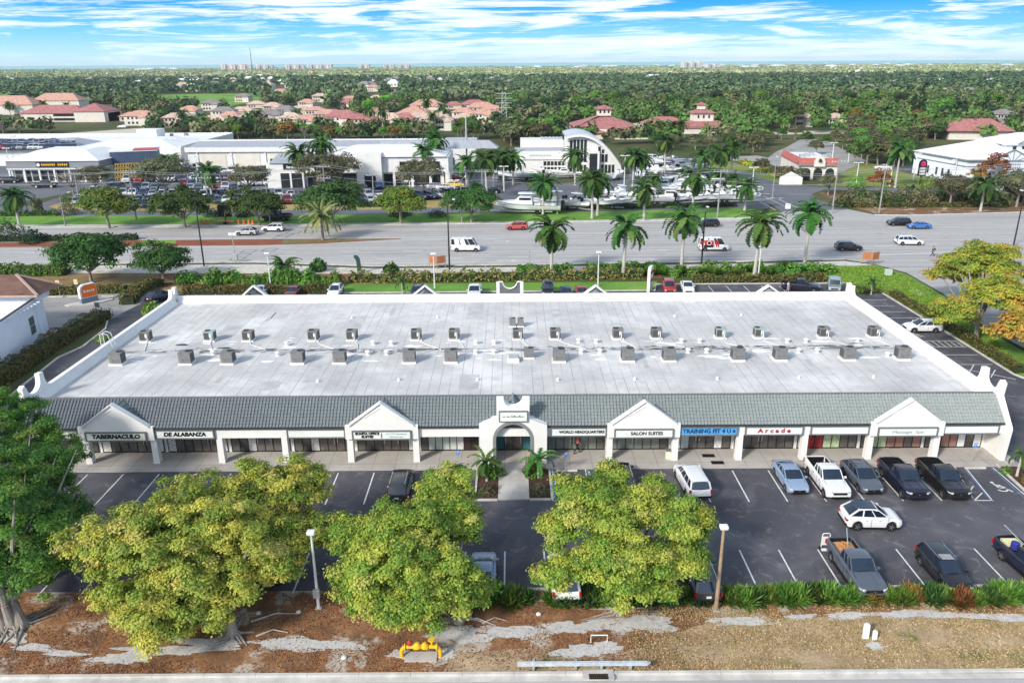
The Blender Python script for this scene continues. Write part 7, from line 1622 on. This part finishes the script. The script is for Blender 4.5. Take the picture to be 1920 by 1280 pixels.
for i in range(3):
    c=W*(.2+.3*i);r=1.25;P=[(c-r,0),(c-r,2.2)]+[(c-r*math.cos(a),2.2+r*math.sin(a)) for a in[R(20*j) for j in range(1,9)]]+[(c+r,2.2),(c+r,0)];b=MB();b.prism(P,-.1,-.0,'y').build('arched_opening',WIN,B.t)
for i in range(5): B.box('roof_unit',GALV,2+i*2.2,3.3+i*2.2,8+(i%3)*3,9.5+(i%3)*3,5.603,6.5)
B=Bd('monument_sign','low white gable shaped monument sign at the junction corner',1482,346,cat='sign');b=MB();b.prism([(-3.2,0),(3.2,0),(3.2,2.),(0,3.6),(-3.2,2.)],-.4,.4,'y').build('sign_body',STUCCO,B.t);b=MB()
x,y,_=at(1725,343);t=thing('pole_sign','tall dark pole sign with pink emblem and white panels beside the gabled building','sign',(x,y,0));t.scale=(.64,)*3;MB().box(-.3,.3,-.2,.2,0,4.).build('pole',BLK,t)
b=MB();b.prism([(-1.8,3.2),(1.8,3.2),(1.8,8.6)]+[(1.8*math.cos(a),8.6+1.8*math.sin(a)) for a in[R(20*j) for j in range(1,9)]]+[(-1.8,8.6)],-.25,.25,'y').build('sign_body',BLK,t)
MB().prism([(1.25*math.cos(a),8.4+1.35*math.sin(a)) for a in[R(30*j) for j in range(12)]],-.32,-.26,'y').build('pink_emblem',M('pink_emblem',(.65,.05,.2),.5,.1,1),t)
for i in range(3): MB().box(-1.3,1.3,-.32,-.26,3.6+i*1.2,4.5+i*1.2).build('white_panel',WHITE,t)
# white gabled building right
B=Bd('office_building','big white building with pale hip roof and dark trimmed gables at the right edge',1806,345)
k=B.k;W=34;B.t.scale=(1,1,.88);B.box('wall',SHADESTUC,0,W,0,24,0,7.6)
b=MB();b.prism([(0,0),(-3.2,22),(-3.2,24),(0,24)],0,7.6).build('side_wall',SHADESTUC,B.t)
b=MB();P=[(-.6,-.8,7.7),(W+.6,-.8,7.7),(W+.6,24.6,7.7),(-3.8,24.6,7.7),(-3.7,22,7.7),(9,12.5,12.6),(W-12,12.5,12.6)];i=[b.pt(p) for p in P]
for f in((i[0],i[1],i[6],i[5]),(i[1],i[2],i[6]),(i[2],i[3],i[5],i[6]),(i[3],i[4],i[5]),(i[4],i[0],i[5])):b.face(f)
b.build('roof',ROOFW,B.t)
b=MB();b.beam((-.6,-.85,7.65),(W+.6,-.85,7.65),.25,.35);b.beam((-.6,-.85,7.65),(-3.8,22,7.65),.25,.35);b.beam((-.1,-.1,5.6),(W,-.1,5.6),.2,.25);b.beam((-.1,-.1,5.6),(-3.3,22,5.6),.2,.25);b.build('dark_trim',GREYF,B.t)
for q in(.3,.42,.54,.72): 
    x0,y0=-3.2*q,22*q;b=MB();b.beam((x0-.02,y0,1.4),(x0-.02,y0,3.8),.12,1.1,up=(1,0,0));b.build('window',WIN,B.t)
def gable(x0,x1,z0,z1,y,par):
    b=MB();b.prism([(x0,z0),(x1,z0),((x0+x1)/2,z1)],y,y+6,'y').build('gable',SHADESTUC,par);b=MB();xm=(x0+x1)/2
    b.beam((x0-.4,y-.1,z0),(xm,y-.1,z1+.1),.3,.35);b.beam((x1+.4,y-.1,z0),(xm,y-.1,z1+.1),.3,.35);b.beam((x0,y-.1,z0),(x1,y-.1,z0),.3,.3)
    for j in(-2,-1,0,1,2): b.beam((xm+j*.5,y-.1,z0),(xm+j*(x1-x0)*.17,y-.1,z0+(z1-z0)*(1-abs(j)*.32)),.14,.16)
    b.build('gable_trusses',GREYF,par)
B.box('porch',SHADESTUC,6,17,-2,0,4.2,7.6);gable(5.5,17.5,7.6,11,-2.1,B.t)
for q in range(10): B.box('column',WHITE,1+q*3.4,1.5+q*3.4,-1.8,-1.2,0,4.2)
B.wins(1,W,9,.4,3.4,0,w=2.2);s_=B.box('signboard',SHADESTUC,8.5,14.5,-2.1,-2.,5.,7.);b=MB()
for i in range(9): b.box(8.8+i*.6,9.2+i*.6,-2.14,-2.1,6.1,6.7);b.box(8.8+i*.6,9.2+i*.6,-2.14,-2.1,5.2,5.7)
b.build('lettering',GREYF,s_)
B.box('upper_tower',SHADESTUC,W-20,W+4,6,20,7.8,12.);B.hip('tower_roof',ROOFW,W-20,W+4,6,20,12.,15.,ov=1.);gable(W-17,W-7,12,15,5.,B.t);B.wins(W-19,W+3,8,9,11.2,6,w=1.1)
# red roofed complex
B=Bd('community_hall','large pink red hip roofed hall with a square cupola',1062,262,0)
k=B.k;W=(1222-1062)*k;B.t.scale=(1,1,.76);B.box('wall',WALLC,0,W,6,44,0,5.2);B.hip('roof',CLAY,3,W-3,8,44,5.2,13.2,inset=20);B.box('cupola',WALLC,W/2-3.2,W/2+3.2,22,28,12.,16.4);B.hip('cupola_roof',CLAY,W/2-3.2,W/2+3.2,22,28,16.4,18.4,ov=1.2);B.wins(W/2-3,W/2+3,3,13.6,15.4,22,w=.9)
B.hip('front_roof',CLAY,W*.12,W*.45,0,10,3.9,6.4);B.box('front_wall',WALLC,W*.14,W*.43,.5,9,0,3.9);B.hip('front_roof',CLAY,W*.55,W*1.06,-2,10,3.9,6.8);B.box('front_wall',WALLC,W*.57,W*1.04,-1,9,0,3.9)
B=Bd('community_hall','pink red roofed wing left of the tower house',1208,248);B.t.scale=(1,1,.8);B.box('wall',WALLC,0,22,0,14,0,5);B.hip('roof',CLAY,0,22,0,14,5,9);B.box('lower_wall',WALLC,2,34,-12,-2,0,3.5);B.hip('lower_roof',CLAY,2,34,-12,-2,3.5,6)
B=Bd('tower_house','cream tower house with stepped pink red roofs and cupola',1268,250);B.t.scale=(1,1,.76);B.box('wall',WALLC,0,26,0,14,0,4.5);B.hip('roof',CLAY,-2,30,-4,14,4.5,7.5);B.box('tower',WALLC,9,19,4,12,4.6,12.5);B.hip('tower_roof',CLAY,9,19,4,12,12.5,15,ov=1.2);B.box('cupola',WALLC,11.5,15,6,9.5,14.5,17.5);B.hip('cupola_roof',CLAY,11.5,15,6,9.5,17.5,19,ov=.8);B.wins(10,18,3,9,11,4,w=.9)
for u,v,w_,l in((1392,226,14,'small pink red roofed pavilion at the wood edge right of the tower house'),): 
    B=Bd('pavilion',l,u,v);B.box('wall',WALLC,0,w_,0,10,0,4);B.hip('roof',CLAY,0,w_,0,10,4,8)
B=Bd('red_roof_building','long dull red hip roof behind the white gabled building',1778,262,-8);B.box('wall',WALLC,0,25,0,16,0,4);B.hip('roof',CLAY,-1,26,-1,17,4,8.6,inset=7)
# apartment block left
B=Bd('apartment_block','two storey cream apartment block with long red tiled roofs at the far left',40,229,0);B.t.scale=(1,1,.85);k=B.k;W=(205-40)*k
B.box('wall',WALLC,0,W,0,18,0,6.2);B.hip('roof',CLAY,0,W*.72,0,18,6.2,11.6);B.box('end_wall',WALLC,W*.66,W,-5,16,0,7.6);B.hip('end_roof',CLAY,W*.64,W,-5,16,7.6,13);B.wins(W*.38,W*.62,6,.8,2.6,0,w=2.6);B.wins(W*.38,W*.62,6,3.9,5.6,0,w=2.6)
B=Bd('apartment_block','red roofed apartment block beyond the first one at the left edge',-70,216);B.box('wall',WALLC,0,52,0,18,0,7.);B.hip('roof',CLAYO,0,52,0,18,7,13)
B=Bd('apartment_block','red roof half hidden by palms behind the long apartment block',62,206);B.box('wall',WALLC,0,38,0,16,0,7.);B.hip('roof',CLAYO,0,38,0,16,7,12.5)
# ---- houses
HS=[(262,236,46,'o',0),(330,240,40,'t',10),(398,238,50,'t',-6),(418,225,36,'g',0),(396,208,30,'g',5),(452,218,40,'t',0),(560,215,34,'t',0),(590,216,32,'o',4),(610,232,36,'o',0),(640,238,56,'r',-8),(505,232,40,'g',10),(680,243,44,'r',6),(728,240,40,'t',-14),(650,206,20,'r',0),(775,214,24,'o',0),(800,213,52,'o',3),(772,231,48,'o',-5),(788,240,44,'t',6),(832,245,28,'t',0),(850,205,26,'r',0),(903,218,46,'o',0),(890,204,40,'r',4),(905,232,40,'o',-4),(905,245,34,'o',8),(525,178,28,'o',0),(742,178,16,'r',0),(700,172,20,'o',0),(480,203,28,'t',0),(575,206,26,'o',0),(355,222,30,'o',0),(1885,234,34,'g',0),(1570,232,30,'t',0),(1505,238,26,'t',0),(1870,250,28,'g',4)]
HS+=[(245,228,34,'o',6),(430,236,34,'o',-8),(470,238,36,'t',4),(545,240,34,'t',-4),(576,244,36,'o',8),(622,222,32,'r',-6),(705,228,36,'o',4),(758,240,34,'r',-4),(805,224,36,'o',2),(820,236,34,'t',6),(868,228,34,'o',-6),(870,242,34,'t',4),(925,222,32,'o',3),(340,228,30,'t',-4),(510,214,28,'t',4),(535,222,30,'g',-6),(655,192,24,'o',3),(705,190,22,'t',-4),(600,192,24,'t',5),(455,192,24,'g',0)]
HS=[(u,v,w_*1.2,c,r) for u,v,w_,c,r in HS]
RC={'o':('pale orange',CLAYO),'t':('tan',CLAYT),'g':('grey',CLAYG),'r':('salmon red',CLAY)}
for i,(u,v,wp_,c,rz) in enumerate(sorted(HS)):
    B=Bd('house','%s tile roofed cream house, %s in the estate beyond the dealership'%(RC[c][0],nth(i)),u-wp_/2,v,rz,'house','houses in the estate');W=wp_*B.k;D=max(9,W*.62);two=(i%3!=0);hh=5.6 if two else 3.2
    B.box('wall',WALLC if i%2 else WALLP,0,W,0,D,0,hh);B.hip('roof',RC[c][1],0,W,0,D,hh,hh+D*.26)
    if two: B.box('front_wall',WALLC,W*.55,W*.95,-3,0,0,4.8);B.hip('front_roof',RC[c][1],W*.55,W*.95,-3,2,4.8,6.8,ov=.4)
    B.wins(W*.08,W*.5,3,1.,2.3,0,w=1.2)
    if two:B.wins(W*.08,W*.5,3,3.7,4.9,0,w=1.1)
# far white houses
FH=[]
rg=random.Random(12)
for u,v in((118,160),(158,158),(55,160),(85,164),(10,158),(172,154),(235,158),(250,163),(262,158),(290,158),(300,153),(330,158),(345,153),(372,158),(395,156),(430,158),(446,156),(330,170),(345,173),(392,168),(500,155),(520,158),(541,153),(560,155),(490,162),(535,166),(572,167),(690,165),(720,160),(772,150),(800,152),(820,154),(830,157),(905,156),(925,152),(940,155),(868,156),(672,148),(700,152),(1068,154),(1075,162),(1210,150),(1230,148),(1300,152),(1330,153),(1560,160),(1580,152),(1600,156),(1660,166),(1668,160),(1690,168),(1720,158),(1758,160),(1800,158),(1848,160),(1870,157),(1880,164),(1722,150),(1755,182),(1800,186),(1600,140),(1560,130),(1610,131),(1640,130),(1670,142),(1798,140),(1880,134),(1900,137),(1915,134),(1870,136),(1890,142),(1840,150),(640,162),(600,150),(215,150),(140,150)):
    FH.append((u+rg.uniform(-3,3),v+rg.uniform(-1,1)))
for i in range(46): FH.append((rg.uniform(160,1000),rg.uniform(146,172)))
_h=[]
def lowhouse():
    if not _h:
        for m in(CLAYT,ROOFW,CLAYG,ROOFW):
            b=MB();b.k=0;b.box(0,1,0,.6,0,.26);b.k=1;i=[b.pt(p) for p in((-.04,-.04,.26),(1.04,-.04,.26),(1.04,.64,.26),(-.04,.64,.26),(.3,.3,.48),(.7,.3,.48))]
            for f in((i[0],i[1],i[5],i[4]),(i[1],i[2],i[5]),(i[2],i[3],i[4],i[5]),(i[3],i[0],i[4]),(i[3],i[2],i[1],i[0])):b.face(f)
            b.k=2
            for q in(.12,.4,.7): b.box(q,q+.12,-.006,-.001,.08,.18)
            _h.append(b.mesh('far_house',[WHITE,m,WIN]))
    return rg.choice(_h)
for i,(u,v) in enumerate(FH):
    x,y,_=at(u,v);s=rg.uniform(12,19);o=addmesh('far_house',lowhouse());o.location=(x,y,0);o.scale=(s,s,s*1.25);o.rotation_euler=(0,0,R(rg.uniform(-25,25)));tag(o,'small pale house roof showing among the distant woods','house','pale houses among the distant woods')
# coast: condominium towers and beach houses
CND=M('condo_wall',(.85,.74,.68),.8,.08,.05,world=True);CND2=M('condo_band',(.33,.30,.30),.7,.1,.1)
def condo(u,vb,vt,wp_,label,segs,y=None):
    x,y,_=at(u-wp_/2,vb);k=S_(y);W=wp_*k;h=atY(u,vt-2.2,y)[2];t=thing('condo_tower',label,'apartment tower',(x,y,0),0,'condominium towers on the coast')
    for s in range(segs):
        x0=W*s/segs;x1=W*(s+.82)/segs;hh=h*(1-.12*(s%2));w_=MB().box(x0,x1,(s%2)*12,60,0,hh).build('block',CND if 'white' not in label else WHITE,t)
        b=MB();n=8
        for q in range(n): b.box(x0+(x1-x0)*.2,x0+(x1-x0)*.8,(s%2)*12-1.5,(s%2)*12-.1,hh*(q+.35)/n,hh*(q+.7)/n)
        b.build('balcony_bands',CND2,w_)
CN=[(443,132,123,56,6),(496,132,124,30,4),(553,132.5,123.5,34,4),(600,132,123.5,46,5),(683,131.5,123.5,20,3),(729,131,123.8,20,3),(761,131,123.5,28,4)]
for i,(u,vb,vt,w_,s) in enumerate(CN): condo(u,vb,vt,w_,'%s pinkish condominium block on the coast'%nth(i),s)
condo(1299,130.5,118,36,'tall white hotel block on the coast right of centre',5);condo(1336,131,122,20,'lower white block beside the tall coast hotel',3)
for i in range(130):
    u=rg.uniform(900,1480) if i%3 else rg.uniform(230,370) if i%2 else rg.uniform(1480,1900);v=rg.uniform(124.5,130.5)-(u-960)*.004
    x,y,_=at(u,v);
    if y>7200 or y<0: continue
    s=rg.uniform(30,60);o=addmesh('beach_house',lowhouse());o.location=(x,y,0);o.scale=(s*1.0,s,s*.55);tag(o,'tiny pale beach front house on the coast','house','beach houses on the coast')
# ================================================================ woods
EX=[(0,262,945,400),(-300,252,345,300),(955,284,1345,400),(1345,280,1440,400),(1440,264,1600,400),(1600,316,1720,400),(1440,250,1600,266),(1712,262,2000,400),(-60,196,225,246),(1050,236,1360,267),(95,238,290,262),(290,176,485,204),(940,226,1062,250)]
for u,v,w_,_,_ in HS: EX.append((u-w_/2-5,v-15,u+w_/2+5,v+15))
def bad(u,v): return any(a<u<c and b_<v<d for a,b_,c,d in EX)
rg=random.Random(77);cnt=0;tries=0
for ks,(u0,u1,v0,v1),n,lab,hr in (
  (('wood1','wood3','bare','wood3','wood4'),(-20,940,246,262),125,'scrubby olive tree in the belt behind the dealership',(5.5,8)),
  (('wood1','wood4','wood3'),(860,1060,250,275),14,'green tree in the clump behind the avenue of palms',(9,12)),
  (('wood3','wood3','bare','wood1'),(1225,1440,268,283),22,'olive tree between boat showroom and red roofed hall',(4.5,7)),
  (('wood1','wood3','wood4','wood3'),(1590,1725,266,316),34,'olive tree in the grove right of the restaurant',(8,11)),
  (('wood3','wood1','rust'),(1560,1960,240,262),34,'woodland tree behind the white gabled building',(8,11)),
  (('wood1','wood2','wood4','pine','wood2'),(930,1960,203,240),70,'tall green woodland tree beyond the red roofs',(11,16)),
  (('wood1','wood2','wood4','wood3'),(-30,930,200,246),50,'green garden tree among the estate houses',(6,9))):
    k=0;t0=0
    while k<n and t0<4000:
        t0+=1;u=rg.uniform(u0,u1);v=rg.uniform(v0,v1)
        if bad(u,v): continue
        c=rg.uniform(.8,1.2);tree(rg.choice(ks),u,v,rg.uniform(*hr),lab,lab.replace(' tree',' trees')+' group',(c*rg.uniform(.9,1.15),c,c*rg.uniform(.85,1.05)),rg.uniform(0,6));k+=1;cnt+=1
for u,v,h,c,l in((540,262,9.5,(2.2,1.2,.5),'round golden yellow tree behind the garage'),(1102,268,8,(1.3,1.,.6),'golden olive tree before the red roofed hall'),(745,262,7,(1.9,1.1,.6),'small golden tree behind the garage right part'),(620,262,7,(1.5,1.1,.6),'small golden olive tree below the salmon roofs'),(725,205,12,(1.5,1.7,.8),'bright green tree crown above the estate roofs'),(690,215,11,(1.3,1.6,.8),'bright green tree left of the tallest estate palms'),(1085,262,7,(1.1,1.,.7),'olive tree at the left corner of the red hall')): tree('wood4' if h>10 else 'wood3',u,v,h,l,None,c)
for i,(u,vb,vt) in enumerate(((695,248,205),(718,250,208),(800,232,190),(812,246,215),(830,240,200),(470,244,215),(484,246,214),(560,236,210),(1258,262,236),(1275,262,234),(1240,250,232),(345,240,212),(380,244,218),(20,216,196),(85,222,194),(130,224,198),(455,150,140),(960,262,238),(1000,262,240),(1810,240,215),(1760,205,188))):
    palm(u,vb,vt,'dark tall palm above the far roofs, %s'%nth(i),'far garden palms','royal',4.6)
for i,(u,v) in enumerate(((1385,292),(1412,286),(1432,262),(1448,272),(1465,262),(1490,262),(1512,274),(1530,290),(1548,276),(1566,268),(1400,264),(1420,274),(1372,278),(1580,280))): tree('wood3' if i%2 else 'wood1',u,v,rg.uniform(5,7.5),'small car park tree in the pale lots beyond the restaurant','trees in the pale car parks',(.95,1,.9))
# distant woods: one uncountable mass
def woods(name,Y0,Y1,n,nl,size,label,seed,pal,hgt,lf=.42,log=True):
    rng=np.random.default_rng(seed);y=Y0*(Y1/Y0)**rng.uniform(0,1,n) if log else np.sqrt(rng.uniform(Y0*Y0,Y1*Y1,n));x=y*rng.uniform(-.92,.92,n)
    # image position only used to keep roads, roofs and lawns of the plan free
    a=np.arctan2(H,y);v=PY+F*np.tan(a*-1+PITCH)*-1+0;u=PX+F*x/(y*cp+H*sp)
    v=v-(u-PX)*math.tan(ROLL);ok=np.ones(n,bool)
    for (a0,b0,a1,b1) in EX: ok&=~((u>a0)&(u<a1)&(v>b0)&(v<b1))
    hs=np.array(FH);gu=(np.abs(u[:,None]-hs[None,:,0])<7)&(v[:,None]-hs[None,:,1]<3.4)&(v[:,None]-hs[None,:,1]>-.8);ok&=~gu.any(1)
    x,y=x[ok],y[ok];n=len(x);r=np.minimum(17,size*np.maximum(1,y/1500)**.8)*rng.uniform(.6,1.4,n);hh=hgt*rng.uniform(.65,1.25,n)
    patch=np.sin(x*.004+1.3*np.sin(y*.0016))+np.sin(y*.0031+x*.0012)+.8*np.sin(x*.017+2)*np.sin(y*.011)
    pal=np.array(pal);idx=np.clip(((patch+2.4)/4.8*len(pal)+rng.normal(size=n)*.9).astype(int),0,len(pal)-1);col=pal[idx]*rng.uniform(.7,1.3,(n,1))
    q=rng.normal(size=(n,nl,3));q/=np.linalg.norm(q,axis=2,keepdims=True);q[:,:,2]=np.abs(q[:,:,2])
    P=np.stack([x,y,hh*.45],1)[:,None]+q*np.stack([r,r,hh*.6],1)[:,None]*rng.uniform(.6,1.05,(n,nl,1))
    sz=np.repeat(np.minimum(r*lf,4.6),nl);N=(q+rng.normal(size=q.shape)*.4).reshape(-1,3);P=P.reshape(-1,3);C_=np.repeat(col,nl,0)*rng.uniform(.8,1.2,(n*nl,1))
    N=N/np.linalg.norm(N,axis=1,keepdims=True);t_=np.cross(N,rng.normal(size=N.shape));t_/=np.linalg.norm(t_,axis=1,keepdims=True);b_=np.cross(N,t_);s=sz[:,None]
    V=np.stack([P-t_*s,P-b_*s*.8,P+t_*s,P+b_*s*.8],1).reshape(-1,3);V[:,2]=np.maximum(V[:,2],.1);m=len(P);me=bpy.data.meshes.new(name);me.vertices.add(4*m);me.vertices.foreach_set('co',V.astype(np.float32).ravel());me.loops.add(4*m);me.loops.foreach_set('vertex_index',np.arange(4*m,dtype=np.int32));me.polygons.add(m);me.polygons.foreach_set('loop_start',np.arange(0,4*m,4,dtype=np.int32));me.update(calc_edges=True)
    at_=me.color_attributes.new('Col','FLOAT_COLOR','POINT');cc=np.ones((m,4),np.float32);cc[:,:3]=C_;at_.data.foreach_set('color',np.repeat(cc,4,0).ravel());me.materials.append(LEAFW);o=addmesh(name,me);tag(o,label,'woods',None,'stuff')
LEAFW,t_w,b_w=base('woodland_foliage');vc=t_w.new('ShaderNodeVertexColor',layer_name='Col');t_w.l.new(vc.outputs[0],b_w.inputs['Base Color']);b_w.inputs['Roughness'].default_value=.8;b_w.inputs['Specular IOR Level'].default_value=.1
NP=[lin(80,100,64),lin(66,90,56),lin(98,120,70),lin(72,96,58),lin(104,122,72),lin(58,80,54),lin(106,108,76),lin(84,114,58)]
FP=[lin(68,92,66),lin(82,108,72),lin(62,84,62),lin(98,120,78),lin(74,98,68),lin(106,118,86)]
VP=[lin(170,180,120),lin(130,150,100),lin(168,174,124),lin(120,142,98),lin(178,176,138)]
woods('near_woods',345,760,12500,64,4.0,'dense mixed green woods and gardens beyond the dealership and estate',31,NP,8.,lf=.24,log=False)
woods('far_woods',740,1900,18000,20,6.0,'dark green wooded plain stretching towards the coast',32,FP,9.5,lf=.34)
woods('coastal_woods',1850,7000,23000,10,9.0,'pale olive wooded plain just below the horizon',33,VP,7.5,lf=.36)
HZ=0.00006
if HZ:
    b=MB().box(-7600,7600,-80,7350,-1.,60);o=b.build('haze',[]);m=bpy.data.materials.new('air');m.use_nodes=True;nt=m.node_tree;nt.nodes.remove(nt.nodes['Principled BSDF']);vn=nt.nodes.new('ShaderNodeVolumePrincipled');vn.inputs['Density'].default_value=HZ;vn.inputs['Color'].default_value=(.86,.92,1,1);vn.inputs['Anisotropy'].default_value=.2;nt.links.new(vn.outputs[0],nt.nodes['Material Output'].inputs['Volume']);o.data.materials.append(m);tag(o,'pale even haze softening the far woods and coast','haze',None,'stuff')
# thin scrub ground between the estate trees is the base ground itself
